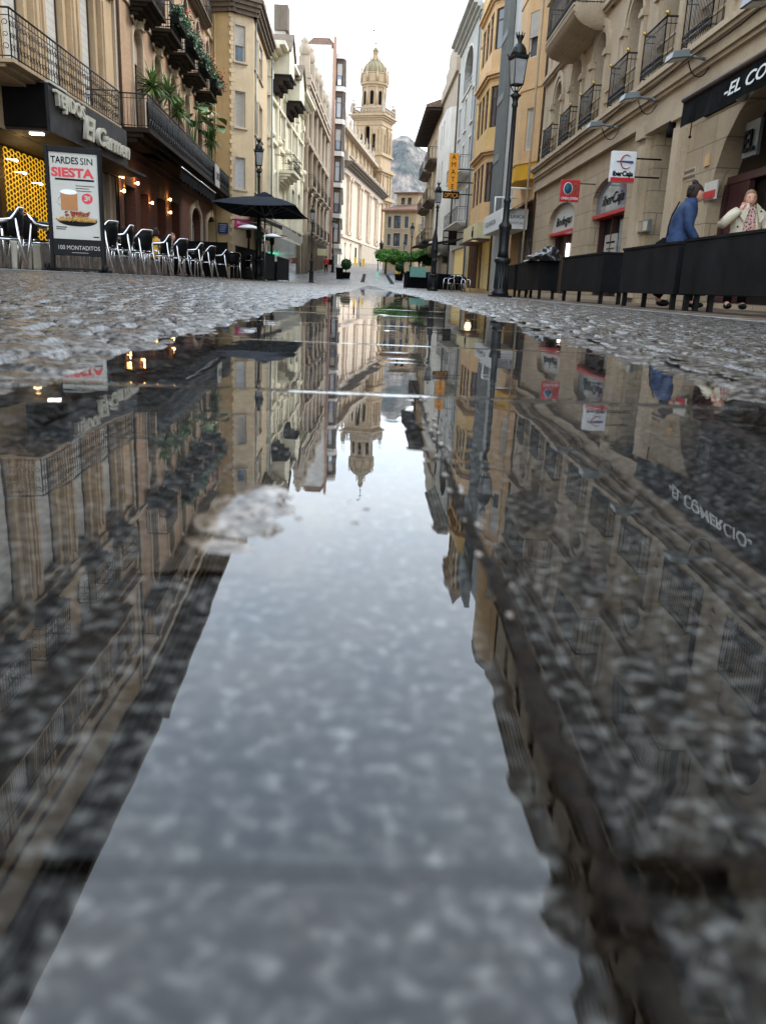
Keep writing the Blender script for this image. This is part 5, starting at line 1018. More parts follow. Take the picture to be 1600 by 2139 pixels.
mb = MB(); CW.box(mb, 22, L+.1, .02, .28, 2.4, 7.3); mb.build('plinth', 'stone_old', ct); mb = MB(); CW.box(mb, 17, 18.6, .02, .1, 4.6, 6.4); mb.build('plaque', 'void', ct)
# bell tower, turned a little so two sides show
TC = Vector((-.55, 210, 0)); TR = R(-21)
def sq(mb, hw, z0, z1, cx=0, cy=0):
    c_, s_ = math.cos(TR), math.sin(TR); P = []
    for z in (z0, z1):
        for a, b_ in ((-1,-1),(1,-1),(1,1),(-1,1)): x, y = a*hw, b_*hw; P.append((TC.x+x*c_-y*s_, TC.y+x*s_+y*c_, z))
    mb.hexa(P)
def tface(hw, k):      # k=0 front, 1 right side
    c_, s_ = math.cos(TR), math.sin(TR); q = lambda x, y: (TC.x+x*c_-y*s_, TC.y+x*s_+y*c_)
    pts = [(-hw,-hw),(hw,-hw),(hw,hw),(-hw,hw)]; return Face(q(*pts[k]), q(*pts[(k+1) % 4]), 1)
HW = 3.75; mb = MB(); sq(mb, HW, 2.5, 24.6)
for (z, h_, e) in ((18.0,.5,.35),(18.5,.5,.9),(19.0,.3,.5),(24.0,.5,.3),(24.5,.5,.8),(25.0,.4,.4),(28.0,.35,.3)): sq(mb, HW+e, z, z+h_)
for k in (0, 1, 2, 3):
    T = tface(HW, k)
    for a in (.5, T.L-.5, 2.2, T.L-2.2): T.box(mb, a-.35, a+.35, 0, .25, 19.3, 24); T.box(mb, a-.4, a+.4, 0, .3, 3, 18)
mb.build('tower_shaft', 'cathedral', ct)
mb = MB(); BH = 3.6; opn = {}
for k in range(4):
    T = tface(BH, k); c_ = T.L/2; opn[k] = [(c_-2.05, c_-1.2, 28.8, 32.6, .42), (c_-.6, c_+.6, 28.8, 34.2, .6), (c_+1.2, c_+2.05, 28.8, 32.6, .42)]
    wall(mb, T, 0, T.L, 25.2, 35.4, opn[k], 1.0, close=False)
    for a in (.35, T.L-.35, c_-2.5, c_-.9, c_+.9, c_+2.5): T.box(mb, a-.2, a+.2, 0, .18, 28.6, 33.6)
    T.box(mb, 0, T.L, 0, .2, 28.3, 28.7); T.box(mb, 0, T.L, 0, .15, 34.3, 34.6)
for i, (z, e) in enumerate(((35.4,.25),(35.8,.6),(36.2,.95))): sq(mb, BH+e, z, z+.4)
sq(mb, BH+.2, 36.6, 36.9); mb.build('belfry', 'cathedral', ct)
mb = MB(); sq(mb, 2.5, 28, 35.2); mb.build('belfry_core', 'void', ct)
for k in (0, 1):
    T = tface(BH, k)
    for a in (T.L/2-1.62, T.L/2, T.L/2+1.62): g = MB(); g.lathe([(.02,1.1),(.2,1.05),(.28,.6),(.36,.2),(.5,0)], T.pt(a, -.7, 30.4 if a == T.L/2 else 30.0), 12); g.build('bell', 'iron_green', ct)
mb = MB()
for k in range(4):
    T = tface(BH+.55, k)
    for j in range(12): mb.lathe([(.08,0),(.17,.4),(.08,.9)], T.pt(T.L*(j+.5)/12, -.2, 36.9), 6)
    T.box(mb, 0, T.L, -.4, 0, 37.8, 38.05); T.box(mb, -.05, .7, -.6, .05, 36.9, 38.4)
    for dx in (.3, .75): mb.lathe([(.3,0),(.34,.5),(.12,.7),(.2,1.1),(.05,1.6),(.03,3.0)], T.pt(dx, -.3, 38.3), 8)
mb.build('tower_balustrade', 'stone_old', ct)
mb = MB(); oc_ = R(22.5)-0.2; pr = [(3.0,36.8),(3.0,38.6),(2.72,38.7),(2.72,42.4),(2.9,42.5),(3.0,42.8),(3.35,43.0),(3.4,43.4),(2.85,43.5)]
mb.lathe(pr, (TC.x, TC.y, 0), 8, rot=oc_, smooth=False)
for k in range(8):
    a = oc_+k*math.pi/4; mb.lathe([(.26,38.6),(.26,42.5)], (TC.x+2.72*math.cos(a), TC.y+2.72*math.sin(a), 0), 8)
mb.build('octagon', 'cathedral', ct); mb = MB()
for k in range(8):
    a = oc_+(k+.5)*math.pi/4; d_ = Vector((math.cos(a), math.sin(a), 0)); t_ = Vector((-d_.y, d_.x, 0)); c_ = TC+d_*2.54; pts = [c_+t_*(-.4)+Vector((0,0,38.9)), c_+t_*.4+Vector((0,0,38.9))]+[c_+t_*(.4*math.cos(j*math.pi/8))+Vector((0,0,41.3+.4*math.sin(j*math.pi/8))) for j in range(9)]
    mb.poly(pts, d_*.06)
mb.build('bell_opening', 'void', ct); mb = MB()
mb.lathe([(3.0,43.5),(3.0,45.2),(3.1,45.25),(3.1,45.45),(2.7,45.5)], (TC.x, TC.y, 0), 16, smooth=False)
for k in range(8): a = oc_+k*math.pi/4; mb.lathe([(.3,43.5),(.3,45.4),(.12,45.6),(.18,46.1),(.04,47.2)], (TC.x+3.1*math.cos(a), TC.y+3.1*math.sin(a), 0), 8)
mb.build('drum', 'cathedral', ct); mb = MB()
mb.lathe([(2.75*math.cos(t), 45.4+2.85*math.sin(t)) for t in [R(a) for a in range(0, 80, 8)]]+[(.7,48.2)], (TC.x, TC.y, 0), 24)
for k in range(16):
    a = k*math.pi/8; mb.tube([(TC.x+2.78*math.cos(t)*math.cos(a), TC.y+2.78*math.cos(t)*math.sin(a), 45.4+2.88*math.sin(t)) for t in [R(q) for q in range(0, 76, 8)]], .1, 5)
mb.build('dome', 'dome_stone', ct); mb = MB()
mb.lathe([(1.05,47.9),(1.05,48.4),(.75,48.5),(.6,49.6),(.7,49.7),(.75,49.9),(.4,50.0)], (TC.x, TC.y, 0), 12)
for k in range(6): a = k*math.pi/3; mb.lathe([(.14,0),(.14,.9),(.03,1.5)], (TC.x+1.05*math.cos(a), TC.y+1.05*math.sin(a), 48.1), 6)
mb.build('lantern', 'cathedral', ct); mb = MB(); mb.lathe([(.72,49.95),(.65,50.4),(.35,50.8),(.08,51.0),(.06,51.5),(.2,51.6),(.2,51.8),(.05,51.9)], (TC.x, TC.y, 0), 12); mb.build('lantern_cap', 'dome_stone', ct)
mb = MB(); mb.bar((TC.x,TC.y,51.8), (TC.x,TC.y,54.4), .07); mb.bar((TC.x-.45,TC.y,53.2), (TC.x+.45,TC.y,53.2), .06); mb.bar((TC.x-.3,TC.y,54.2), (TC.x-.8,TC.y,54.3), .06); mb.ball((TC.x-.5,TC.y,54.3), .22, 8, 6); mb.build('weathercock', 'iron', ct)
mb = MB(); T = tface(HW, 0); T.box(mb, T.L*.45, T.L+.6, .1, 1.6, 3, 17.6); T.box(mb, T.L*.4, T.L+.9, .05, 2.0, 17.6, 18.0); mb.build('buttress', 'cathedral_pale', ct)
finish(ct)
ct.scale.z = 1.03
# wrought wall lanterns at the tower foot
for i, (x, y) in enumerate(((761, 513), (784, 508), (797, 512))):
    q = onY(198, x, y); g = MB(); c_ = (q[0], 198, q[1]); g.lathe([(.1,-1.1),(.35,-.9),(.5,.2),(.6,.35),(.2,.8),(.05,1.2)], c_, 8); g.bar((q[0],198,q[1]-.9), (q[0]+.3,198.6,q[1]-2.4), .12); g.tube([(q[0]+.5*math.cos(t*.7), 198, q[1]-1.6+.5*math.sin(t*.7)) for t in range(8)], .08, 5)
    tag(g.build('wall_lantern', 'iron'), ['leftmost black wrought lantern at the foot of the bell tower', 'middle black wrought lantern at the foot of the bell tower', 'rightmost black wrought lantern at the foot of the bell tower'][i], 'lantern', 'wrought lanterns at the tower foot')
# small house roofs behind the nave, left of the tower
bk = broot('rear_chapel', (-6, 222, 3), 'small ochre chapel roof with finials peeping left of the bell tower', 'chapel'); mb = MB(); mb.box(-9, -2.6, 215, 222, 3, 30.5); mb.build('wall', 'cathedral', bk); mb = MB(); mb.hexa([(-9.4,214.6,30.5),(-2.4,214.6,30.5),(-2.4,223,30.5),(-9.4,223,30.5),(-7,217,32.8),(-5,217,32.8),(-5,220,32.8),(-7,220,32.8)]); mb.build('roof', 'dome_stone', bk); mb = MB(); mb.lathe([(.4,0),(.3,1),(.12,1.2),(.2,1.8),(.03,4.5)], (-5.2,214.8,31), 8); mb.build('finial', 'stone_old', bk); finish(bk)

# ---- beige apartment house across the plaza
ap = broot('apartment_house', (4.5, 119, 1.8), 'pale beige apartment house with glazed bays across the plaza', 'building')
A1 = Face((1.75, 120.0), (6.0, 117.5), 1); A2 = Face((6.0, 117.5), (10.5, 119.5), 1)
o1 = []
for h in (3.0, 5.2, 7.5): o1 += [(.55, 1.1, h, h+1.5), (1.5, 2.6, h-.1, h+1.6), (3.2, 3.8, h, h+1.5)]
o2 = []
for h in (2.9, 5.1, 7.4): o2 += [(.8, 1.5, h, h+1.6), (2.7, 3.4, h, h+1.6)]
mb = MB(); wall(mb, A1, 0, A1.L, 1.5, 9.6, o1, .2); wall(mb, A2, 0, A2.L, 1.5, 9.6, o2, .2); mb.build('wall', 'stucco_beige', ap)
for i, o in enumerate(o1): window(ap, A1, o, .2, 'glass', 'frame_brown', 'glass_blue', mull=2, trim='stucco_white', tw=.06, td=.03)
for i, o in enumerate(o2): window(ap, A2, o, .2, 'glass', 'frame_brown', 'glass_blue', mull=2)
for h in (4.95, 7.25): balcony(ap, A2, .5, 1.8, h, .5, .75, 'stucco_white', 2, .12, .12); balcony(ap, A2, 2.4, 3.7, h, .5, .75, 'stucco_white', 2, .12, .12)
mb = MB()
for F_, a0, a1 in ((A1, -.3, A1.L+.3), (A2, -.3, A2.L)): F_.box(mb, a0, a1, -1, .5, 9.6, 9.85)
mb.build('eaves', 'terracotta', ap); mb = MB()
mb.add([A1.pt(-.4,.5,9.86), A1.pt(A1.L,.5,9.86), A2.pt(A2.L,.5,9.86), A2.pt(A2.L,-4,10.9), A1.pt(A1.L,-3,10.9), A1.pt(.5,-3.5,10.9)], [(0,1,4,5),(1,2,3,4)]); mb.build('roof', 'tile_roof', ap)
P1_ = Face((3.4, 122.2), (6.3, 120.6), 1); P2_ = Face((6.3, 120.6), (10, 122.0), 1); mb = MB(); op = [(.7, 1.3, 10.8, 11.7), (1.7, 2.3, 10.8, 11.7)]; wall(mb, P1_, 0, P1_.L, 9.8, 12.2, op, .2, D=3); wall(mb, P2_, 0, P2_.L, 9.8, 12.2, [(1, 1.6, 10.8, 11.7)], .2, D=3); mb.build('penthouse', 'stucco_beige', ap)
for o in op: window(ap, P1_, o, .2, 'glass', 'frame_brown', 'glass', mull=1)
mb = MB(); P1_.box(mb, -.3, P1_.L+.3, -1, .4, 12.2, 12.4); P2_.box(mb, -.2, P2_.L, -1, .4, 12.2, 12.4); mb.build('penthouse_eaves', 'tile_roof', ap); finish(ap)
# ---- pollarded plane trees
def crown_mb(c, rx, ry, rz, n, size, seed):
    rn = random.Random(seed); mb = MB(); cl = [(Vector((rn.uniform(-1,1), rn.uniform(-1,1), rn.uniform(-.8,.8))), rn.uniform(.3,.55)) for _ in range(9)]
    for i in range(n):
        q, r_ = rn.choice(cl); d = Vector((rn.gauss(0,1), rn.gauss(0,1), rn.gauss(0,1))).normalized()*r_*rn.uniform(.55, 1.05); p_ = q*0.62+d
        p_ = Vector((c[0]+p_.x*rx, c[1]+p_.y*ry, c[2]+p_.z*rz)); a = Vector((rn.gauss(0,1), rn.gauss(0,1), rn.gauss(0,1))).normalized(); b_ = a.orthogonal().normalized(); s_ = size*rn.uniform(.6, 1.3)
        mb.add([p_-a*s_, p_+b_*s_*.5, p_+a*s_, p_-b_*s_*.5], [(0,1,2,3)])
    return mb
for i, (x, rx) in enumerate(((806, 1.45), (840, 1.5), (876, 1.4), (902, 1.3))):
    Y_ = 100+2*(i % 2); q = onY(Y_, x, 538); g0 = gz(q[0], Y_); t = tag(empty('plane_tree', (q[0], Y_, g0)), ['pollarded green plane tree nearest the traffic signal', 'pollarded green plane tree before the glazed bays', 'pollarded green plane tree behind the tall plaza lamp', 'pollarded green plane tree beside the eaves house'][i], 'tree', 'pollarded plane trees on the plaza')
    g = MB(); hz = q[1]-g0-.1; g.tube([(0,0,0), (.03,0,hz*.5), (0,.02,hz)], [.14,.1,.09], 8)
    for k in range(5): a = k*1.3; g.tube([(0,0,hz*.75), (.5*math.cos(a), .5*math.sin(a), hz), (.9*math.cos(a), .9*math.sin(a), hz+.3)], [.07,.05,.02], 5)
    g.build('trunk', 'bark', t); crown_mb((0,0,hz+.15), rx*1.35, 1.7, 1.15, 5200, .12, i).build('crown', 'leaf_bright', t)
# ================================================================== STREET FURNITURE AND PEOPLE
def lamp_tree():
    t = empty('street_lamp'); g = MB(); g.obox((0,0,-.25), .42, .42, .3); g.lathe([(.2,.05),(.2,.12),(.155,.16),(.15,.75),(.19,.8),(.2,.86),(.14,.9)], seg=12); g.build('base', 'iron_green', t)
    g = MB(); g.lathe([(.135,.9),(.115,1.05),(.12,1.5),(.15,1.56),(.15,1.62),(.09,1.68),(.075,1.75),(.07,2.1),(.085,2.13),(.085,2.17),(.062,2.2),(.05,4.1),(.07,4.13),(.07,4.18),(.055,4.22),(.075,4.3),(.13,4.35),(.06,4.4),(.04,4.45)], seg=12)
    for k in range(12): a = k*math.pi/6; g.bar((.152*math.cos(a),.152*math.sin(a),.2), (.14*math.cos(a),.14*math.sin(a),.74), .018, 5)
    for a in (.785, 2.356, 3.927, 5.498): g.tube([(.03*math.cos(a),.03*math.sin(a),4.4),(.1*math.cos(a),.1*math.sin(a),4.5),(.15*math.cos(a),.15*math.sin(a),4.57)], .012, 5)
    g.build('pole', 'iron_green', t)
    g = MB(); c4 = [(-1,-1),(1,-1),(1,1),(-1,1)]
    for i in range(4):
        (a, b_), (c_, d) = c4[i], c4[(i+1) % 4]; g.bar((a*.135,b_*.135,4.57), (a*.2,b_*.2,5.08), .013); g.bar((a*.135,b_*.135,4.57), (c_*.135,d*.135,4.57), .016); g.bar((a*.2,b_*.2,5.08), (c_*.2,d*.2,5.08), .018)
        g.bar((a*.2,b_*.2,5.1), (a*.25,b_*.25,5.2), .022)
    r2 = math.sqrt(2); g.lathe([(.2*r2,5.06),(.235*r2,5.1),(.235*r2,5.15),(.2*r2,5.16)], seg=4, rot=math.pi/4, smooth=False)
    lf = g.build('lantern_frame', 'iron_green', t)
    g = MB(); g.hexa([(-.13,-.13,4.58),(.13,-.13,4.58),(.13,.13,4.58),(-.13,.13,4.58),(-.195,-.195,5.07),(.195,-.195,5.07),(.195,.195,5.07),(-.195,.195,5.07)]); g.build('lantern_glass', 'lantern_glass', lf)
    g = MB(); g.lathe([(.24,5.14),(.235,5.2),(.2,5.29),(.14,5.36),(.07,5.39),(.06,5.43),(.1,5.5),(.11,5.54)], seg=16)
    for k in range(8): a = k*math.pi/4; g.bar((.1*math.cos(a),.1*math.sin(a),5.5), (.13*math.cos(a),.13*math.sin(a),5.6), .016)
    g.build('lantern_cap', 'iron_green', t)
    for o_ in t.children_recursive:
        if o_.name.startswith('lantern'):
            for v in o_.data.vertices: k_ = 1-.27*min(1, max(0, (v.co.z-4.5)/.1)); v.co.x *= k_; v.co.y *= k_
    return t
lamps = [(onX(2.95, 1045, 603)[0], 2.95, .935, 'near tall dark lantern lamp standing beside the black planter boxes'), (31.0, -4.05, .84, 'dark lantern lamp rising behind the big navy parasol'), (59.5, -4.1, .9, 'dark lantern lamp in front of the old sooty stone building'), (93, -4.1, 1.0, 'slim lantern lamp just right of the person in red'),
    (39.2, 2.95, .83, 'dark lantern lamp below the vertical orange optician sign'), (75, 3.55, .88, 'plaza lantern lamp standing just behind the teal menu board'), (104, 4.05, .68, 'small lantern lamp among the pollarded trees'), (150, -4.5, .66, 'leftmost small lantern lamp before the cathedral wall'), (148, -3.5, .62, 'middle small lantern lamp before the cathedral wall'), (138, -1.6, .6, 'rightmost small lantern lamp before the cathedral wall')]
L0 = None
for (Y_, X_, s_, lb) in lamps:
    o = lamp_tree() if L0 is None else copy_tree(L0); L0 = L0 or o; o.location = (X_, Y_, gz(X_, Y_)); o.scale = (s_*1.02,)*3; o.rotation_euler.z = .3; tag(o, lb, 'street lamp', 'dark lantern lamps along the street')
# ---- chairs and tables of the left terrace
def chair_tree():
    t = empty('terrace_chair'); g = MB()
    g.lathe([(.19,.425),(.215,.43),(.22,.445),(.2,.455)], seg=16, sx=1.02, sy=1); g.build('seat', 'black', t)
    g = MB(); n = 14; vs = []; 
    for j, (z, k) in enumerate(((.47,.21),(.6,.235),(.72,.25),(.82,.25))):
        for i in range(n+1): a = math.pi+math.pi*(.06+.88*i/n); zz = z if j < 3 else z+.035*math.sin(math.pi*i/n)-.03; vs.append((k*math.cos(a)*1.05, k*math.sin(a)*1.05-.01, zz))
    m_ = len(vs); vs += [(x*.94, y*.94, z) for x, y, z in vs]; fs = []
    for j in range(3):
        for i in range(n): a = j*(n+1)+i; fs += [(a, a+1, a+n+2, a+n+1), (m_+a, m_+a+n+1, m_+a+n+2, m_+a+1)]
    for i in range(n): a = 3*(n+1)+i; fs += [(a, a+1, m_+a+1, m_+a)]; fs += [(i, m_+i, m_+i+1, i+1)]
    g.add(vs, fs, True); g.build('backrest', 'black', t)
    g = MB(); g.tube([(-.25,.2,.62), (-.26,.14,.665), (-.27,.0,.675), (-.275,-.08,.69), (-.265,-.13,.75), (-.22,-.18,.82)]+[(.25*math.cos(a), .25*math.sin(a)-.02, .845) for a in [math.pi+math.pi*k/8 for k in range(2, 7)]]+[(.22,-.18,.82), (.265,-.13,.75), (.275,-.08,.69), (.27,.0,.675), (.26,.14,.665), (.25,.2,.62)], .019, 8)
    g.bar((-.21,.17,.42), (.21,.17,.42), .012); g.bar((-.2,-.18,.42), (.2,-.18,.42), .012); g.bar((-.21,.17,.42), (-.2,-.18,.42), .012); g.bar((.21,.17,.42), (.2,-.18,.42), .012); g.build('arm_frame', 'alu', t)
    for sx in (-1, 1):
        g = MB(); g.tube([(sx*.25,.2,.62),(sx*.245,.215,.4),(sx*.25,.235,0)], .021, 8); g.build('leg', 'alu', t)
        g = MB(); g.tube([(sx*.235,-.14,.7),(sx*.225,-.18,.42),(sx*.24,-.27,0)], .021, 8); g.build('leg', 'alu', t)
    return t
C0 = None; rn = random.Random(5)
def place_chair(x, y, rz, label):
    global C0
    o = chair_tree() if C0 is None else copy_tree(C0); C0 = C0 or o; o.location = (x, y, gz(x, y)+.01); o.rotation_euler.z = rz; tag(o, label, 'chair', 'black and aluminium terrace chairs'); return o
front = [(12, 2.0, 'chair at the left picture edge, closest to the camera'), (82, -1.0, 'chair turned away just left of the display board'), (214, 1.5, 'chair half hidden behind the right side of the display board'), (248, 1.9, 'second chair right of the display board'), (290, 1.3, 'chair with wide black back, third past the display board'), (332, 1.9, 'chair below the yellow-shirted diner'), (368, 1.3, 'fifth chair in the front row past the board'), (402, 1.8, 'chair in front of the taller cream arch'), (430, 1.4, 'chair in front of the narrower cream arch'), (459, 1.7, 'front row chair left of the last tangled pair'), (484, .4, 'sideways chair near the end of the front row'), (508, 2.5, 'last front row chair beside the black screens')]
for i, (px_, rz, lb) in enumerate(front):
    x = -4.55-(.7 if i < 2 else 0); Y_ = onX(x, px_, 520)[0]; place_chair(x, Y_, rz, 'black '+lb)
for i in range(9):
    Y_ = 13.2+i*1.75; place_chair(-6.0-.2*(i % 2), Y_+.4*rn.random(), -1.5+rn.uniform(-.4,.4), ['inner row chair seen between the first two legs at the left edge', 'inner row chair behind the left post of the display board', 'inner row chair directly behind the poster of the display board', 'inner row chair behind the right post of the display board', 'inner row chair facing out behind the third front chair', 'inner row chair beside the yellow-shirted diner', 'inner row chair beyond the seated diners', 'inner row chair before the brick pier', 'inner row chair before the cream arches'][i])
def table_tree():
    t = empty('terrace_table'); g = MB(); g.box(-.35,.35,-.35,.35,.72,.745); g.build('table_top', 'grey_metal', t, bevel=.006)
    for (a, b_) in ((-.29,-.29),(.29,-.29),(.29,.29),(-.29,.29)): g = MB(); g.tube([(a*.9,b_*.9,.72),(a,b_,0)], .016, 8); g.build('leg', 'alu', t)
    return t
T0 = None
for i in range(7):
    o = table_tree() if T0 is None else copy_tree(T0); T0 = T0 or o; x, Y_ = -5.3, 13.9+2.25*i; o.location = (x, Y_, gz(x, Y_)+.01); tag(o, ['square terrace table nearest the left picture edge', 'square terrace table hidden behind the display board', 'square terrace table just right of the display board', 'square terrace table where the diners sit', 'square terrace table past the seated diners', 'square terrace table before the cream arches', 'farthest square terrace table next to the black screens'][i], 'table', 'small square terrace tables')
# low timber screen behind the terrace
g = MB()
for k in range(95): Y_ = 12.5+.17*k; g.box(-7.05,-7.01, Y_, Y_+.14, gz(-7,Y_)+.04, gz(-7,Y_)+.62)
tag(g.build('slatted_screen', 'weathered_wood'), 'low brown slatted timber screen behind the left terrace chairs', 'screen')
# wooden stools / crates glimpsed under the first chairs
for i, px_ in enumerate((38, 73)): x = -5.7; Y_ = onX(x, px_, 545)[0]; g = MB(); g.lathe([(.09,0),(.1,.05),(.095,.38),(.105,.4),(.105,.46),(.07,.48)], seg=12); o = g.build('wooden_stool', 'letter_cream'); o.location = (x, Y_, gz(x, Y_)+.01); tag(o, ['left of two pale wooden stools under the nearest chairs', 'right of two pale wooden stools, beside the display board'][i], 'stool', 'pale wooden stools')
# ---- display board
bx0, bz = onX(-4.75, 160, 566); BY = 12.7; BD = tag(empty('display_board', (-4.75, BY, gz(-4.75, BY))), 'black framed display board with food poster reading TARDES SIN SIESTA', 'display board')
xl = onY(BY, 100, 430)[0]; xr = onY(BY, 207, 430)[0]; zt = onY(BY, 150, 303)[1]; z0 = gz(-4.75, BY)+.01; ang = .12
def bp_(u, v, d=0): return (xl+(xr-xl)*u, BY+.18*u-d, z0+(zt-z0)*v)
def bbox(mb, u0, u1, v0, v1, d0, d1): mb.hexa([bp_(u0,v0,d1), bp_(u1,v0,d1), bp_(u1,v0,d0), bp_(u0,v0,d0), bp_(u0,v1,d1), bp_(u1,v1,d1), bp_(u1,v1,d0), bp_(u0,v1,d0)])
g = MB(); bbox(g, 0, .06, .02, 1, -.05, .03); bbox(g, .94, 1, .02, 1, -.05, .03); bbox(g, .06, .94, .95, .995, -.04, .025); bbox(g, .06, .94, .135, .27, -.04, .025); bbox(g, .06, .94, .02, .035, -.02, .01); bbox(g, .0, .04, 0.0, .03, -.3, .3); bbox(g, .96, 1, 0, .03, -.3, .3)
for v in (.4, .7): bbox(g, -.02, .0, v, v+.04, -.01, .02)
g.build('frame', 'black', BD, bevel=.006); g = MB(); bbox(g, .07, .93, .27, .95, -.01, .0); g.build('poster', 'paper', BD)
ux = Vector(bp_(1,0))-Vector(bp_(0,0)); W_ = ux.length
def btxt(s, u, v, size, m_, w_, b_=0.0, d=.004): return text(s, 'lettering', m_, BD, bp_(u, v, d), ux, (0,0,1), size, .001, b_, width=w_*W_)
btxt('TARDES', .1, .865, .13, 'charcoal', .49, .002); btxt('SIN', .62, .865, .13, 'charcoal', .22); btxt('SIESTA', .1, .765, .165, 'red', .76, .007); btxt('100 MONTADITOS', .14, .185, .085, 'paper', .76, .0, .03)
for q_ in ((.16,.86,.735,.75), (.52,.86,.695,.70), (.52,.76,.675,.68), (.52,.8,.655,.66), (.13,.32,.36,.368), (.13,.30,.345,.352), (.8,.9,.29,.3)): g = MB(); bbox(g, *q_, 0, .003); g.build('small_print', 'charcoal', BD)
g = MB(); bbox(g, .4, .7, .16, .163, .02, .028); g.build('small_print', 'paper', BD)
def disc(mb, u, v, ru, rv, d, n=20, a0=0, a1=2*math.pi): mb.poly([bp_(u+ru*math.cos(a0+(a1-a0)*k/n), v+rv*math.sin(a0+(a1-a0)*k/n), d) for k in range(n)], (0,-.002,0))
g = MB(); disc(g, .72, .60, .1, .042, .002); g.build('price_disc', 'red', BD); btxt('3', .66, .582, .1, 'paper', .07, .003, .007); btxt('€', .735, .59, .07, 'paper', .05, .002, .007)
g = MB(); g.poly([bp_(.24,.64,.001), bp_(.24,.50,.001), bp_(.54,.50,.001), bp_(.54,.64,.001)], (0,-.003,0)); g.build('beer_glass', 'beer', BD); g = MB(); disc(g, .39, .645, .155, .02, .004); g.build('beer_foam', 'white', BD)
g = MB(); g.tube([bp_(.24-.06*math.sin(t*.45), .62-.012*t, .004) for t in range(8)], .008, 5); g.build('glass_handle', 'offwhite', BD)
g = MB(); disc(g, .52, .42, .36, .045, .002, 24, math.pi, 2*math.pi+.3); g.build('plate', 'charcoal', BD)
g = MB(); rr_ = random.Random(8)
for k in range(150): u = .52+rr_.uniform(-.33,.33); h = .42+abs(rr_.gauss(0,1))*.025*(1-abs(u-.52)/.36)+.0; g.tube([bp_(u,h-.01,.006), bp_(u+rr_.uniform(-.08,.08),h+rr_.uniform(0,.02),.012)], .009, 4)
g.build('food_pile', 'food', BD); g = MB()
for k in range(40): u = .5+rr_.uniform(-.2,.22); h = .465+rr_.uniform(-.012,.02); g.tube([bp_(u,h,.014), bp_(u+rr_.uniform(-.06,.06),h+.012,.018)], .008, 4)
g.build('food_topping', 'bacon', BD)
for u in (-.03, 1.03): g = MB(); c_ = bp_(u, .02, .1); g.tube([(c_[0]-.03,c_[1],c_[2]+.03),(c_[0]+.03,c_[1],c_[2]+.03)], .05, 14); g.build('wheel', 'black', BD)
finish(BD)
# ---- parasol
def parasol(name, x0, x1, y0, y1, zh, za, label, mat_='navy'):
    cx_, cy_ = (x0+x1)/2, (y0+y1)/2; P = tag(empty(name, (cx_, cy_, gz(cx_, cy_))), label, 'parasol'); g = MB(); n = 8
    cs = [(x0,y0),(x1,y0),(x1,y1),(x0,y1)]
    for (a, b_) in ((0,1),(1,2),(2,3),(3,0)):
        A_, B_ = Vector((*cs[a], zh)), Vector((*cs[b_], zh)); T_ = Vector((cx_, cy_, za)); m_ = []
        for j in range(n+1):
            t = j/n; row = []
            for i in range(n+1): s_ = i/n; p_ = (A_.lerp(B_, s_)).lerp(T_, t); p_.z += -.10*math.sin(math.pi*s_)*(1-t)*0.6+.12*math.sin(math.pi*t)*.5; row.append(p_)
            m_ += row
        g.add(m_, [(j*(n+1)+i, j*(n+1)+i+1, (j+1)*(n+1)+i+1, (j+1)*(n+1)+i) for j in range(n) for i in range(n)], True)
    g.build('canopy', mat_, P); g = MB(); g.lathe([(.5,0),(.35,.1),(.05,.2)], (cx_, cy_, za-.06), 4, rot=.785, smooth=False); g.build('vent_cap', mat_, P)
    g = MB()
    for c_ in cs+[(cx_,y0),(cx_,y1),(x0,cy_),(x1,cy_)]: g.bar((c_[0]*.98+cx_*.02,c_[1]*.98+cy_*.02,zh-.02-.04*(c_ not in cs)), (cx_,cy_,za-.08), .014); g.bar(((c_[0]+cx_)/2,(c_[1]+cy_)/2,(zh+za)/2-.06), (cx_,cy_,zh-.15), .01)
    g.build('rib', 'grey_metal', P); g = MB(); g.lathe([(.028,gz(cx_,cy_)),(.028,za)], (cx_,cy_,0), 10); g.build('pole', 'alu', P); finish(P); return P
qa = onY(26.6, 440, 424); qb = onY(26.6, 617, 437); parasol('parasol', qa[0], qb[0], 26.6, 32.4, 2.28, 2.74, 'large square navy parasol over the left terrace')
# ---- black wind screens and furniture of the second terrace
rnS = random.Random(2)
def screen(x0, y0, x1, y1, H_, label, group='black wind screens of the second terrace'):
    t = tag(empty('wind_screen', (x0, y0, gz(x0, y0))), label, 'wind screen', group); v = Vector((x1-x0, y1-y0, 0)); L_ = v.length; a = math.atan2(v.y, v.x); t.rotation_euler.z = a
    g = MB(); g.box(.03, L_-.03, -.015, .015, .06, H_); g.build('panel', 'black_cloth', t)
    for u in (0, L_-.04): g = MB(); g.box(u, u+.04, -.02, .02, 0, H_+.03); g.build('post', 'black', t)
    g = MB(); g.box(.0, L_, -.025, .025, H_, H_+.02); g.build('top_rail', 'charcoal', t)
for i, (a, b_, c_, d, h, lb) in enumerate(((-6.6,27.6,-4.6,27.6,1.12,'black screen across the terrace end, behind the last chairs'), (-4.5,28.6,-4.35,33,1.08,'first black screen along the kerb below the navy parasol'), (-4.3,33.4,-4.3,38,1.1,'black screen along the kerb just behind the parasol'), (-6.3,38.4,-4.3,38.4,1.15,'black cross screen facing the camera under the white awning'), (-4.3,39.5,-4.3,45,1.1,'farthest black screen along the kerb under the white awning'))): screen(a, b_, c_, d, h, lb)
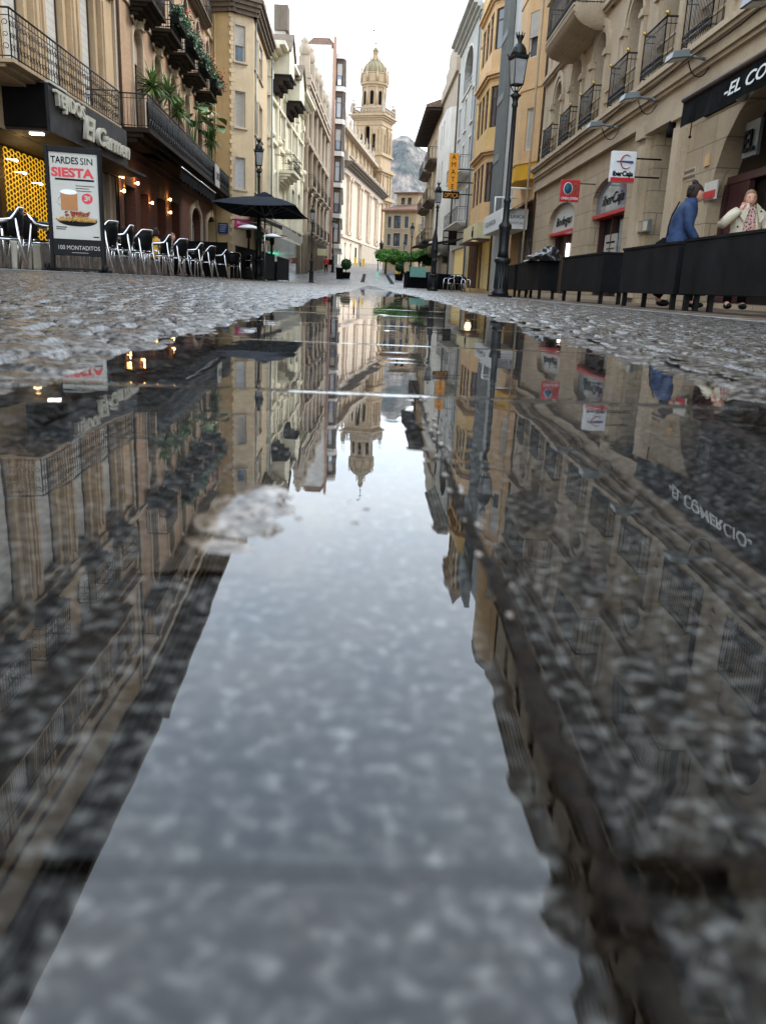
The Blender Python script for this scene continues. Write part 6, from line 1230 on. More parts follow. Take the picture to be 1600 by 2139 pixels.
for i, (x, y, lb) in enumerate(((-5.2, 36.5, 'nearer patio heater with white dome top'), (-4.9, 42.5, 'farther patio heater with wide white dome top'))):
    t = tag(empty('patio_heater', (x, y, gz(x, y))), lb, 'patio heater', 'patio heaters on the second terrace'); g = MB(); g.lathe([(.25,0),(.25,.6),(.06,.7),(.04,1.7),(.1,1.75),(.1,2.05)], seg=14); g.build('stand', 'charcoal', t); g = MB(); g.lathe([(.5,2.1),(.42,2.17),(.2,2.24),(.02,2.27)], seg=20); g.build('reflector', 'white', t)
for i in range(5):
    x, y = -4.9-.7*(i % 2), 39.2+1.4*i; g = MB(); t = tag(empty('dark_chair', (x, y, gz(x, y))), ['dark chair nearest the cross screen', 'dark chair second from the cross screen', 'dark chair in the middle of the second terrace', 'dark chair fourth from the cross screen', 'dark chair farthest from the cross screen'][i]+' under the white awning', 'chair', 'dark chairs of the second terrace'); t.rotation_euler.z = i*1.1
    g.box(-.22,.22,-.22,.22,.42,.47); g.build('seat', 'black', t); g = MB(); g.box(-.22,.22,-.24,-.2,.47,.95); g.build('backrest', 'black', t)
    for sx, sy in ((-1,-1),(1,-1),(1,1),(-1,1)): g = MB(); g.bar((sx*.2,sy*.2,0),(sx*.2,sy*.2,.43),.015); g.build('leg', 'black', t)
aw = tag(empty('awning', (-6, 52, 2.8)), 'off-white sloping awning over the second terrace on the yellow house', 'awning'); g = MB(); y0_, y1_ = 45.5, 58.0
g.hexa([(-7.4,y0_,3.75),(-4.7,y0_,2.75),(-4.7,y1_,2.75),(-7.4,y1_,3.75),(-7.4,y0_,3.79),(-4.7,y0_,2.79),(-4.7,y1_,2.79),(-7.4,y1_,3.79)]); g.build('canopy', 'offwhite', aw); g = MB(); g.box(-4.7,-4.68,y0_,y1_,2.35,2.76); g.build('valance', 'offwhite', aw); g = MB()
for y_ in (y0_+.3, y1_-.3): g.bar((-7.4,y_,3.0),(-4.75,y_,2.72),.03)
g.build('arm', 'grey_metal', aw); finish(aw)
g = MB(); g.hexa([(-7.3,53.4,2.6),(-6.4,53.4,2.3),(-6.4,57,2.3),(-7.3,57,2.6),(-7.3,53.4,3.0),(-6.4,53.4,2.7),(-6.4,57,2.7),(-7.3,57,3.0)]); tag(g.build('green_awning', 'green'), 'small green awning behind the navy parasol pole', 'awning')
# ---- right side: planter boxes
bx = []
for i, (p0, p1, lb) in enumerate(((1690, 1424, 'long black planter box at the right edge in front of the coat woman'), (1412, 1298, 'black planter box in front of the woman in blue'), (1258, 1174, 'black planter box below the red projecting sign'), (1128, 1082, 'black planter box carrying the crumpled black bag'), (1076, 1036, 'farthest black planter box, beside the tall street lamp'))):
    X_ = 3.8; y0 = onX(X_, p0, 560)[0]; y1 = onX(X_, p1, 560)[0]; gz0 = gz(X_, (y0+y1)/2); zt_ = 0.80; t = tag(empty('planter_box', (X_, y0, gz0)), lb, 'planter', 'black planter boxes along the right kerb'); L_ = y1-y0
    g = MB(); g.box(0, .42, 0, L_, .19, zt_+.0); g.build('box', 'charcoal', t, bevel=.008); g = MB(); g.box(-.012, .43, -.012, L_+.012, zt_, zt_+.03); g.build('rim', 'charcoal', t); g = MB(); g.box(.03, .39, .03, L_-.03, zt_+.03, zt_+.035); g.build('soil', 'mud', t)
    for (lx, ly) in ((.03, .1), (.33, .1), (.03, L_-.16), (.33, L_-.16)): g = MB(); g.box(lx, lx+.06, ly, ly+.06, -.02, .19); g.build('leg', 'black', t)
    bx.append((y0, y1, gz0))
y0, y1, g0 = bx[3]; rr_ = random.Random(4); g = MB(); nx, ny = 26, 16
for (cx_, cy_, sx, sy, sz) in ((.1, (y1-y0)*.25, .34, .85, .2), (.15, (y1-y0)*.05, .25, .6, .3)):
    vs = []; 
    for j in range(ny+1):
        for i in range(nx): th = 2*math.pi*i/nx; ph = math.pi*j/ny/2; r_ = 1+.3*noise.noise(Vector((3*math.cos(th), 3*math.sin(th), ph*3+cx_*9))); vs.append((cx_+sx*r_*math.cos(th)*math.cos(ph), cy_+sy*r_*math.sin(th)*math.cos(ph), sz*math.sin(ph)*r_))
    g.add(vs, [(j*nx+i, j*nx+(i+1) % nx, (j+1)*nx+(i+1) % nx, (j+1)*nx+i) for j in range(ny) for i in range(nx)], True)
o = g.build('rubbish_bag', 'black'); o.location = (3.85, y0, g0+.83); tag(o, 'crumpled shiny black bag lying on a planter box', 'bag'); plain('bag_plastic', (.01,.01,.011), .25); o.data.materials[0] = M['bag_plastic']
# ---- far right terrace with menu board
mbd = tag(empty('menu_board', (2.9, 47.5, gz(2.9, 47.5))), 'pale teal menu banner on black screens at the far right terrace', 'menu board'); Yq = 47.5; a = onY(Yq, 857, 556); b2 = onY(Yq, 889, 579); g = MB(); g.box(a[0], b2[0], Yq-.03, Yq, b2[1], a[1]); g.build('banner', 'teal', mbd); g = MB()
for r_ in range(4):
    for c_ in range(5): g.tube([(a[0]+.09+.17*c_+.05*math.cos(t*.8), Yq-.035, b2[1]+.09+.15*r_+.045*math.sin(t*.8)) for t in range(7)], .006, 4, closed=True)
g.build('pattern', 'paper', mbd); finish(mbd)
for (x0, y0, x1, y1, h, lb) in ((2.05,47.8,3.6,47.8,.95,'black screen carrying the teal banner at the far right terrace'), (1.95,48,2.3,53,.9,'black screen along the roadway left of the teal banner'), (3.75,47,5.2,47.3,.9,'black screen right of the teal banner')): screen(x0, y0, x1, y1, h, lb, 'black screens of the far right terrace')
pg = tag(empty('folded_parasol', (3.5, 46.9, gz(3.5, 46.9))), 'dark folded parasol standing right of the teal banner', 'parasol'); g = MB(); g.lathe([(.3,0),(.3,.9),(.16,.95),(.12,1.6),(.2,2.1),(.14,2.8),(.03,3.3)], seg=10); g.build('folded_canopy', 'navy_dark', pg)
for i in range(3): x, y = 4.3+.5*i, 45.6+.8*i; o = copy_tree(C0); o.location = (x, y, gz(x, y)); o.rotation_euler.z = 2+i; tag(o, ['chair nearest the folded parasol on the far right terrace', 'middle chair on the far right terrace', 'outer chair by the shop doors of the far right terrace'][i], 'chair', 'chairs of the far right terrace')
g = MB(); g.hexa([(2.6,52,2.3),(5.6,52,2.9),(5.6,56,2.9),(2.6,56,2.3),(2.6,52,2.34),(5.6,52,2.94),(5.6,56,2.94),(2.6,56,2.34)]); tag(g.build('terrace_awning', 'navy_dark'), 'dark sloping terrace awning behind the teal banner', 'awning')
sgn = tag(empty('window_grille_box', (6, 61, 4)), 'black framed projecting glass case below the optician sign', 'display case'); q = onX(6.0, 925, 495); Yc = 62.2; a = onY(Yc, 926, 480); b2 = onY(Yc, 953, 512); g = MB(); g.box(a[0], b2[0], Yc, Yc+.1, b2[1], a[1]); g.build('case', 'void', sgn); g = MB(); g.box(a[0]+.06, a[0]+.38, Yc-.01, Yc, b2[1]+.08, (a[1]+b2[1])/2-.04); g.box(a[0]+.06, a[0]+.38, Yc-.01, Yc, (a[1]+b2[1])/2+.04, a[1]-.08); g.build('pane', 'stucco_grey', sgn); g = MB(); g.bar((b2[0],Yc+.05,a[1]-.1),(7,Yc+.05,a[1]-.1),.04); g.build('bracket', 'iron', sgn); finish(sgn)
# ---- topiary, bins, signal
def topiary(x, y, r, lb):
    t = tag(empty('topiary_planter', (x, y, gz(x, y))), lb, 'planter', 'clipped ball trees in dark pots'); g = MB(); g.lathe([(.34,0),(.42,.5),(.44,.55),(.36,.55)], seg=16); g.build('pot', 'charcoal', t); g = MB(); g.bar((0,0,.5),(0,0,.9),.04); g.build('trunk', 'bark', t)
    rn = random.Random(int(x*10)); g = MB(); g.ball((0,0,.95+r*.6), r*.85, 12, 8)
    for i in range(1500): d = Vector((rn.gauss(0,1),rn.gauss(0,1),rn.gauss(0,1))).normalized(); p_ = d*r*rn.uniform(.82,1.03)+Vector((0,0,.95+r*.6)); a = Vector((rn.gauss(0,1),rn.gauss(0,1),rn.gauss(0,1))).normalized()*.05; b_ = a.orthogonal()*.6; g.add([p_-a,p_+b_,p_+a,p_-b_],[(0,1,2,3)])
    g.build('crown', 'leaf_dark', t)
topiary(-2.15, 76, .46, 'clipped ball tree in a dark pot left of the ramp'); topiary(2.75, 80, .4, 'clipped ball tree in a dark pot right of the ramp')
g = MB(); g.lathe([(.27,0),(.32,.85),(.34,.88),(.34,.95),(.2,.95)], seg=14); o = g.build('litter_bin', 'charcoal'); o.location = (-2.65, 74, gz(-2.65, 74)); tag(o, 'dark tapering litter bin beside the left ball tree', 'litter bin')
for i, (x, lb) in enumerate(((-.58, 'left dark grating strip on the ramp'), (1.85, 'right dark grating strip on the ramp'))):
    g = MB(); 
    for k in range(24): y_ = 69+k; g.hexa([(x-.16,y_,gz(0,y_)+.02),(x+.16,y_,gz(0,y_)+.02),(x+.16,y_+.8,gz(0,y_+.8)+.02),(x-.16,y_+.8,gz(0,y_+.8)+.02),(x-.16,y_,gz(0,y_)+.035),(x+.16,y_,gz(0,y_)+.035),(x+.16,y_+.8,gz(0,y_+.8)+.035),(x-.16,y_+.8,gz(0,y_+.8)+.035)])
    tag(g.build('ramp_grating', 'charcoal'), lb, 'grating', 'dark grating strips on the ramp')
q = onY(112, 790, 539); ts = tag(empty('traffic_signal', (q[0], 112, gz(q[0], 112))), 'lit green traffic signal on a thin pole at the ramp top', 'traffic light'); g0 = gz(q[0], 112)
g = MB(); g.lathe([(.06,0),(.05,q[1]-g0+.5)], seg=8); g.build('pole', 'iron', ts); g = MB(); g.box(-.2,.2,-.3,-.05,q[1]-g0-.35,q[1]-g0+.7); g.build('housing', 'black', ts); g = MB(); g.lathe([(.001,0),(.17,0),(.17,.03),(.001,.03)], seg=16); g.v = [(x, -.31-z, q[1]-g0+y) for x, y, z in g.v]; g.build('green_light', 'signal_green', ts); pass
for i, (x, y, lb) in enumerate(((832, 561, 'yellow post box-like cabinet behind the right ball tree'), (742, 545, 'yellow hanging banner on the left plaza lamp'), (739+20, 548, 'orange hanging banner on the right plaza lamp'))):
    Y_ = (84, 146, 137)[i]; q = onY(Y_, x, y); g = MB(); g.box(-.2,.2,-.1,.1,-.8,.5); g.box(-.24,.24,-.12,.12,.5,.58); o = g.build('banner' if i else 'yellow_cabinet', 'yellow'); o.location = (q[0], Y_, q[1]); tag(o, lb, 'banner' if i else 'cabinet')
g = MB(); q = onY(93, 672, 526); g.box(-.5,.5,-.1,.1,-.35,.35); o = g.build('shop_sign', 'yellow_board'); o.location = (-5.1-.2, 93, q[1]); tag(o, 'pale yellow projecting shop sign left of the slim lamp', 'shop sign')
g = MB(); g.box(-.5,.5,-.1,.1,-.3,.3); o = g.build('shop_sign', 'void'); o.location = (onY(96, 688, 547)[0], 96, onY(96, 688, 547)[1]); tag(o, 'black projecting shop sign just above the person in red', 'shop sign')
# ---- plants on the long balcony
def blade(mb, base, dir_, L_, w_, droop, n=6):
    d = Vector(dir_).normalized(); s_ = d.cross(Vector((0,0,1))); s_ = s_.normalized() if s_.length > .01 else Vector((1,0,0)); p_ = Vector(base); vs = []
    for i in range(n+1): t = i/n; ww = w_*math.sin(math.pi*min(1, .12+t*.88))*(1 if t < .98 else .1); vs += [p_-s_*ww, p_+s_*ww-Vector((0,0,ww*.3))]; d = (d+Vector((0,0,-droop/n))).normalized(); p_ = p_+d*L_/n
    mb.add(vs, [(2*i,2*i+1,2*i+3,2*i+2) for i in range(n)], True)
def at_balc(px_, py_, d=.6): r_ = ray(px_, py_); a_ = F2.pt(0, d, 0); t = (a_-Vector((0,0,CH))).dot(F2.n)/r_.dot(F2.n); return Vector((0,0,CH))+r_*t
rn = random.Random(9)
for i, (x, y, lb) in enumerate(((318, 178, 'left spiky yucca on the long brick balcony'), (352, 195, 'tall spiky yucca in the middle of the balcony plants'), (372, 232, 'low spiky yucca between the taller balcony plants'), (440, 290, 'spiky palm plant at the far end of the long balcony'))):
    q = at_balc(x, y); t = tag(empty('yucca_plant', (q.x, q.y, 4.72)), lb, 'plant', 'spiky plants on the long balcony'); h = q.z-4.72; g = MB(); g.tube([(0,0,.2),(.04,0,h*.6),(0,0,h)], [.05,.04,.03], 7); g.build('trunk', 'bark', t); g = MB()
    for k in range(150): a = rn.uniform(0, 6.28); e = rn.uniform(-.35, 1.4); blade(g, (0,0,h+rn.uniform(-.15,.1)), (math.cos(a)*math.cos(e), math.sin(a)*math.cos(e), math.sin(e)), rn.uniform(.5,.9), .032, .8)
    g.build('foliage', 'leaf_yucca', t); g = MB(); g.lathe([(.16,0),(.21,.35),(.17,.35)], seg=12); g.build('pot', 'terracotta', t)
for i, (x, y, lb) in enumerate(((402, 222, 'broad leaved banana plant leaning over the balcony railing'), (438, 250, 'dark broad leaved plant at the end of the balcony plants'))):
    q = at_balc(x, y); t = tag(empty('banana_plant', (q.x, q.y, 4.72)), lb, 'plant', 'broad leaved balcony plants'); h = q.z-4.72; g = MB(); ends = []
    for k in range(9): a = k*.9+i; e = (math.cos(a)*.4, math.sin(a)*.4, h-.15+.4*math.sin(k*2.1)); g.tube([(0,0,.3),(e[0]*.35,e[1]*.35,h*.6),e], [.03,.022,.012], 5); ends.append(e)
    g.build('stem', 'leaf', t); g = MB()
    for k, e in enumerate(ends): blade(g, e, (e[0],e[1],.35), rn.uniform(.8,1.1), .34, 1.9, 8)
    g.build('foliage', 'leaf', t); g = MB(); g.lathe([(.18,0),(.24,.38),(.2,.38)], seg=12); g.build('pot', 'terracotta', t)
for i, c_ in enumerate(cen[:5]):      # geranium boxes on the upper balconies
    if i == 0: continue
    t = tag(empty('flower_box', F2.pt(c_, .95, 9.5)), ['', 'flower box on the nearest planted upper balcony, mostly green', 'flower box on the second planted upper balcony with pink blooms', 'flower box on the third planted upper balcony with red blooms', 'flower box on the farthest upper balcony trailing red flowers'][i], 'flower box', 'flower boxes on the upper balconies')
    g = MB(); F2.box(g, c_-1.1, c_+1.1, .85, 1.12, 9.35, 9.7); g.build('box', 'charcoal', t); g = MB(); fl_ = MB()
    for k in range(1700): p_ = F2.pt(c_+rn.uniform(-1.1,1.1), 1.02+rn.gauss(0,.12), 9.84+rn.gauss(0,.13)-.12*abs(rn.gauss(0,1))); a = Vector((rn.gauss(0,1),rn.gauss(0,1),rn.gauss(0,1))).normalized()*rn.uniform(.035,.06); b_ = a.orthogonal()*.7; g.add([p_-a,p_+b_,p_+a,p_-b_],[(0,1,2,3)])
    for k in range(9*i): fl_.ball(F2.pt(c_+rn.uniform(-.2,1.1), 1.2+rn.gauss(0,.12), 9.9+rn.gauss(0,.2)), rn.uniform(.03,.05), 6, 4)
    g.build('foliage', 'leaf_dark', t); fl_.build('blooms', 'flower_pink' if i == 2 else 'flower_red', t); finish(t)

# ================================================================== people
def skinned(name, joints, bones, mat_, parent, sub=2):
    me = bpy.data.meshes.new(name); bm = bmesh.new(); sk = bm.verts.layers.skin.verify(); V = {}
    for i, (k, (p_, r_)) in enumerate(joints.items()):
        v = bm.verts.new(p_); v[sk].radius = r_ if isinstance(r_, tuple) else (r_, r_); v[sk].use_root = (i == 0); V[k] = v
    for a, b_ in bones: bm.edges.new((V[a], V[b_]))
    bm.to_mesh(me); bm.free(); o = bpy.data.objects.new(name, me); C.objects.link(o); s_ = o.modifiers.new('s', 'SKIN'); s_.use_smooth_shade = True; ss = o.modifiers.new('u', 'SUBSURF'); ss.levels = ss.render_levels = sub
    dg = bpy.context.evaluated_depsgraph_get(); m2 = bpy.data.meshes.new_from_object(o.evaluated_get(dg)); o.modifiers.clear(); o.data = m2; m2.name = name; m2.materials.clear(); m2.materials.append(M[mat_]); m2.polygons.foreach_set('use_smooth', [True]*len(m2.polygons))
    if parent is not None: o.parent = parent
    return o
def head_mb(c, yaw, pitch, s_=1.0):
    """skull with jaw, nose, brows, ears; c = centre of the head, face towards -y before turning"""
    g = MB(); seg, rings = 24, 18; vs = []
    for j in range(rings+1):
        ph = math.pi*j/rings
        for i in range(seg):
            th = 2*math.pi*i/seg; x = math.sin(ph)*math.cos(th)*.075; y = math.sin(ph)*math.sin(th)*.095; z = math.cos(ph)*.118
            if z < -.02: k = 1-.42*((-.02-z)/.1)**1.2*(1 if y > 0 else .55); x *= k; y = y*(.62 if y > 0 else .95) if y > 0 and z < -.05 else y*min(1, k+.25)
            if y < -.03:
                y += -.022*math.exp(-(x/.013)**2-((z+.022)/.022)**2)+.010*(math.exp(-((abs(x)-.031)/.014)**2-((z-.008)/.012)**2))-.006*math.exp(-((z-.03)/.01)**2)*(abs(x) < .055)-.007*math.exp(-(x/.022)**2-((z+.062)/.008)**2)-.008*math.exp(-(x/.02)**2-((z+.1)/.012)**2)
            vs.append((x*s_, y*s_, z*s_))
    g.add(vs, [(j*seg+i, (j+1)*seg+i, (j+1)*seg+(i+1) % seg, j*seg+(i+1) % seg) for j in range(rings) for i in range(seg)], True)
    for sg in (-1, 1): g.ball((sg*.077*s_, .008*s_, -.008*s_), .026*s_, 8, 6, (.35, .75, 1.25))
    Rm = Matrix.Rotation(yaw, 3, 'Z') @ Matrix.Rotation(pitch, 3, 'X'); g.v = [tuple(Vector(c)+Rm @ Vector(v)) for v in g.v]; return g, Rm
def face_bits(c, Rm, par, s_=1.0):
    def tr(mb): mb.v = [tuple(Vector(c)+Rm @ Vector(v)) for v in mb.v]; return mb
    g = MB(); 
    for sg in (-1, 1): g.ball((sg*.031*s_, -.078*s_, .006*s_), .0105*s_, 8, 6, (1.2, .5, .5))
    tr(g).build('eyes', 'paper', par); g = MB()
    for sg in (-1, 1): g.ball((sg*.031*s_, -.0845*s_, .006*s_), .006*s_, 8, 6); g.tube([(sg*.018*s_,-.088*s_,.026*s_),(sg*.034*s_,-.087*s_,.030*s_),(sg*.048*s_,-.078*s_,.025*s_)], .0035*s_, 5)
    tr(g).build('brows', 'hair_blond', par); g = MB(); g.ball((0,-.087*s_,-.066*s_), .015*s_, 10, 6, (1.2,.35,.4)); tr(g).build('lips', 'lips', par)
def hand(mb_list, par, wrist, dir_, palm_n, mat_, curl=.6, s_=1.0, thumb=1):
    """palm plus four unequal bent fingers and a thumb from the palm's side"""
    d = Vector(dir_).normalized(); n = Vector(palm_n); n = (n-d*n.dot(d)).normalized(); sd = d.cross(n).normalized()*thumb; w = Vector(wrist); g = MB()
    g.tube([w-d*.01, w+d*.03*s_, w+d*.06*s_, w+d*.088*s_], [.024*s_, .034*s_, .041*s_, .036*s_], 10, flat=.45)
    for i, (L_, off) in enumerate(((.072, .03), (.082, .011), (.076, -.01), (.06, -.029))):
        p_ = w+d*.082*s_+sd*off*s_; a = 0; pts = [p_]; 
        for k, f in enumerate((.45, .3, .25)): a += curl*(.6+.3*k); p_ = p_+(d*math.cos(a)+n*math.sin(a))*L_*f*s_; pts.append(p_)
        g.tube(pts, [.0095*s_, .009*s_, .008*s_, .0065*s_], 7)
    p0 = w+d*.025*s_+sd*.03*s_; g.tube([p0, p0+(sd*.7+d*.5+n*.2).normalized()*.035*s_, p0+(sd*.5+d*.8+n*.4).normalized()*.066*s_], [.012*s_, .0105*s_, .0075*s_], 7)
    return g
def join_bm(o, mb):        # merge extra geometry into an object's mesh so that the figure stays one mesh
    bm = bmesh.new(); bm.from_mesh(o.data); vs = [bm.verts.new(v) for v in mb.v]
    for f, s_ in zip(mb.f, mb.sm):
        try: fc = bm.faces.new([vs[i] for i in f]); fc.smooth = s_
        except ValueError: pass
    bm.to_mesh(o.data); bm.free()
def at_head(px_, py_, z): r_ = ray(px_, py_); t = (z-CH)/r_.z; return r_.x*t, r_.y*t
# woman in the denim jacket, walking to the right with lowered head
zg = -.06; hx, hy = at_head(1452, 404, zg+1.50); wa = tag(empty('person', (hx-.12, hy, zg)), 'dark-haired woman in a blue denim jacket walking right with lowered head', 'person')
def skinmat(k): return k
J = {'pel': ((-.12,0,.90),(.15,.12)), 'wai': ((-.07,0,1.06),(.125,.1)), 'che': ((.02,-.0,1.24),(.16,.12)), 'nb': ((.085,0,1.36),(.045,.045)), 'nk': ((.115,0,1.43),.04), 'hd': ((.14,0,1.47),.05),
 'sl': ((.03,.17,1.31),.055), 'el': ((-.06,.23,1.06),.042), 'wl': ((.06,.22,.86),.03), 'sr': ((.03,-.17,1.31),.05), 'er': ((-.02,-.245,1.05),.04), 'wr': ((.1,-.22,.84),.03),
 'hl': ((-.13,.09,.84),.09), 'kl': ((-.08,.1,.46),.06), 'al': ((-.3,.1,.12),.04), 'fl': ((-.2,.1,.05),.035), 'hr': ((-.1,-.09,.84),.09), 'kr': ((.08,-.1,.48),.06), 'ar': ((.1,-.1,.09),.04), 'fr': ((.24,-.1,.04),.035)}
Bn = [('pel','wai'),('wai','che'),('che','nb'),('nb','nk'),('nk','hd'),('che','sl'),('sl','el'),('el','wl'),('che','sr'),('sr','er'),('er','wr'),('pel','hl'),('hl','kl'),('kl','al'),('al','fl'),('pel','hr'),('hr','kr'),('kr','ar'),('ar','fr')]
b1 = skinned('body', J, Bn, 'skin_tan', wa); hm, Rm = head_mb((.175,-.01,1.50), R(72), R(28)); join_bm(b1, hm); join_bm(b1, hand([], wa, (.1,-.22,.83), (.15,0,-1), (0,1,0), 'skin_tan')); join_bm(b1, hand([], wa, (.06,.22,.85), (.2,0,-1), (0,-1,0), 'skin_tan', thumb=-1))
face_bits((.175,-.01,1.50), Rm, wa)
def loft(mb, rings, seg=20, smooth=True):       # rings: (centre, rx, ry)
    vs = []
    for c_, rx, ry in rings:
        for k in range(seg): a = 2*math.pi*k/seg; vs.append((c_[0]+rx*math.cos(a), c_[1]+ry*math.sin(a), c_[2]+(c_[3]*math.cos(a) if len(c_) > 3 else 0)))
    mb.add(vs, [(i*seg+k, i*seg+(k+1) % seg, (i+1)*seg+(k+1) % seg, (i+1)*seg+k) for i in range(len(rings)-1) for k in range(seg)], smooth); return mb
g = MB(); loft(g, [((-.13,0,.86),.175,.205),((-.12,0,.93),.17,.2),((-.09,0,1.02),.155,.185),((-.05,0,1.12),.155,.195),((0,0,1.22),.155,.215),((.035,0,1.3),.14,.215),((.065,0,1.36),.115,.16),((.095,0,1.4),.09,.1),((.115,0,1.44),.085,.088)])
for sg in (-1, 1): g.tube([(.03,sg*.15,1.33),(.02,sg*.21,1.26),(-.01,sg*.245,1.12),(-.02+.0*sg,sg*.25,1.05),(.04,sg*.24,.94),(.085,sg*.225,.86)], [.07,.078,.07,.066,.058,.05], 12)
g.build('denim_jacket', 'denim', wa); g = MB(); loft(g, [((-.12,0,.9),.14,.17),((-.12,0,.8),.15,.18)]) 
for sg, ks in ((1, [(-.13,.09,.84),(-.08,.1,.47),(-.3,.1,.13)]), (-1, [(-.1,-.09,.84),(.08,-.1,.49),(.1,-.1,.1)])): g.tube(ks, [.105,.075,.06], 12)
g.build('trousers', 'black_cloth', wa); g = MB(); g.ball((-.2,.1,.05), .06, 10, 7, (1.6,.8,.8)); g.ball((.2,-.1,.045), .06, 10, 7, (1.9,.8,.75)); g.build('shoes', 'black', wa)
g = MB(); loft(g, [((-.34,-.02,.62),.02,.03),((-.33,-.02,.66),.14,.07),((-.3,-.02,.85),.12,.06),((-.28,-.02,.92),.05,.03)]); g.tube([(-.28,-.02,.9),(-.26,-.1,1.05),(-.2,-.12,1.2),(-.08,-.12,1.38)], .01, 6); g.build('shoulder_bag', 'black_cloth', wa)
g = MB()
def hair_cap(g, c, Rm, s_, back=.03, vol=1.12, low=-.05, seed=1):
    seg, rings = 22, 14; vs = []
    for j in range(rings+1):
        ph = math.pi*j/rings*.74
        for i in range(seg):
            th = 2*math.pi*i/seg; x = math.sin(ph)*math.cos(th)*.082*vol; y = math.sin(ph)*math.sin(th)*.1*vol+.012; z = math.cos(ph)*.125*vol
            if y < -.02 and z < .065: y = -.02+(y+.02)*.25; x *= .96                         # hairline
            n_ = .006*noise.noise(Vector((x*60+seed, y*60, z*25))); v = Vector((x*(1+n_*9), y+n_, z+n_)); vs.append(tuple(Vector(c)+Rm @ (v*s_)))
    g.add(vs, [(j*seg+i, (j+1)*seg+i, (j+1)*seg+(i+1) % seg, j*seg+(i+1) % seg) for j in range(rings) for i in range(seg)], True)
hair_cap(g, (.175,-.01,1.50), Rm, 1.0, vol=1.1)
g.ball(tuple(Vector((.175,-.01,1.50))+Rm @ Vector((0,.06,.12))), .045, 10, 8)
for k in range(18): a = -1.25+2.5*k/17; g.tube([tuple(Vector((.175,-.01,1.50))+Rm @ Vector((.078*math.sin(a)*(1+.15*math.sin(k*3+z_*40)), .045+.05*math.cos(a), z_))) for z_ in (.06, .02, -.03, -.07-.025*math.sin(k*2.3))], [.022,.024,.018,.006], 6)
g.build('hair', 'hair_dark', wa)
wa.rotation_euler.z = R(-8)
for ch in wa.children:
    for v in ch.data.vertices: v.co.x -= .24*max(0, v.co.z-.9)
wa.location.x += .1
# woman in the cream coat, facing the camera, one hand at her neck
hx, hy = at_head(1566, 420, zg+1.50); wb = tag(empty('person', (hx, hy, zg)), 'blonde woman in an open cream coat and printed blouse touching her neck', 'person')
J = {'pel': ((0,0,.92),(.16,.11)), 'wai': ((0,0,1.08),(.13,.1)), 'che': ((0,0,1.26),(.165,.11)), 'nb': ((0,.01,1.38),(.06,.055)), 'nk': ((0,0,1.43),.045), 'hd': ((0,0,1.48),.05),
 'sl': ((.18,0,1.34),.055), 'el': ((.3,-.02,1.1),.045), 'wl': ((.12,-.2,1.08),.03), 'sr': ((-.18,0,1.34),.055), 'er': ((-.38,-.08,1.18),.045), 'wr': ((-.15,-.12,1.37),.03),
 'hl': ((.09,0,.86),.09), 'kl': ((.1,-.02,.47),.06), 'al': ((.1,.02,.09),.04), 'fl': ((.12,-.12,.04),.035), 'hr': ((-.09,0,.86),.09), 'kr': ((-.1,-.03,.47),.06), 'ar': ((-.11,.0,.09),.04), 'fr': ((-.14,-.13,.04),.035)}
b2_ = skinned('body', J, Bn, 'skin', wb); hc_ = (0,-.02,1.53); hm, Rm = head_mb(hc_, R(-12), R(0)); join_bm(b2_, hm); join_bm(b2_, hand([], wb, (-.165,-.115,1.37), (.45,.15,.75), (.6,.8,-.2), 'skin', .5, thumb=-1)); join_bm(b2_, hand([], wb, (.12,-.2,1.08), (-.9,-.05,.25), (0,1,0), 'skin', .7))
face_bits(hc_, Rm, wb); g = MB(); loft(g, [((0,-.01,.74),.19,.135),((0,-.01,.9),.18,.13),((0,-.01,1.05),.15,.115),((0,-.015,1.2),.17,.125),((0,-.01,1.32),.17,.105),((0,-.005,1.4),.08,.075),((0,-.005,1.43),.06,.06)]); g.build('blouse', 'print_blouse', wb)
# coat: open shell from left front edge round the back to the right front edge
g = MB(); seg = 26; rings = [(.62,.27,.2,1.0),(.8,.255,.19,.9),(.95,.235,.175,.75),(1.08,.205,.155,.62),(1.2,.21,.155,.55),(1.32,.215,.135,.5),(1.385,.15,.1,.5),(1.42,.095,.085,.5),(1.45,.105,.095,.6)]; vs = []
for kk in (1.0, .94):
    for z, rx, ry, op_ in rings:
        for i in range(seg+1): a = -math.pi/2+op_*.75+(2*math.pi-2*op_*.75)*i/seg; fold = 1+.03*math.sin(i*2.3+z*5); vs.append((rx*kk*fold*math.cos(a), ry*kk*fold*math.sin(a)+.01, z))
n_ = len(rings)*(seg+1); fs = []
for j in range(len(rings)-1):
    for i in range(seg): a = j*(seg+1)+i; fs += [(a, a+1, a+seg+2, a+seg+1), (n_+a, n_+a+seg+1, n_+a+seg+2, n_+a+1)]
    a = j*(seg+1); fs += [(a, a+seg+1, n_+a+seg+1, n_+a)]; a += seg; fs += [(a, n_+a, n_+a+seg+1, a+seg+1)]
g.add(vs, fs, True)
g.tube([(-.15,0,1.36),(-.22,-.01,1.31),(-.32,-.05,1.22),(-.385,-.085,1.175),(-.33,-.11,1.22),(-.22,-.125,1.32),(-.175,-.125,1.35)], [.07,.078,.07,.068,.06,.05,.046], 12); g.tube([(.15,0,1.36),(.22,0,1.3),(.28,-.01,1.18),(.305,-.03,1.1),(.25,-.12,1.07),(.16,-.19,1.08)], [.07,.078,.07,.068,.06,.05], 12)
for sg in (-1, 1): g.poly([(sg*.05,-.14,1.40),(sg*.16,-.13,1.36),(sg*.17,-.15,1.28),(sg*.11,-.17,1.2),(sg*.09,-.165,1.27)], (0,-.012,0)); g.poly([(sg*.06,-.1,1.47),(sg*.14,-.08,1.42),(sg*.12,-.13,1.37),(sg*.05,-.135,1.41)], (0,-.014,0))
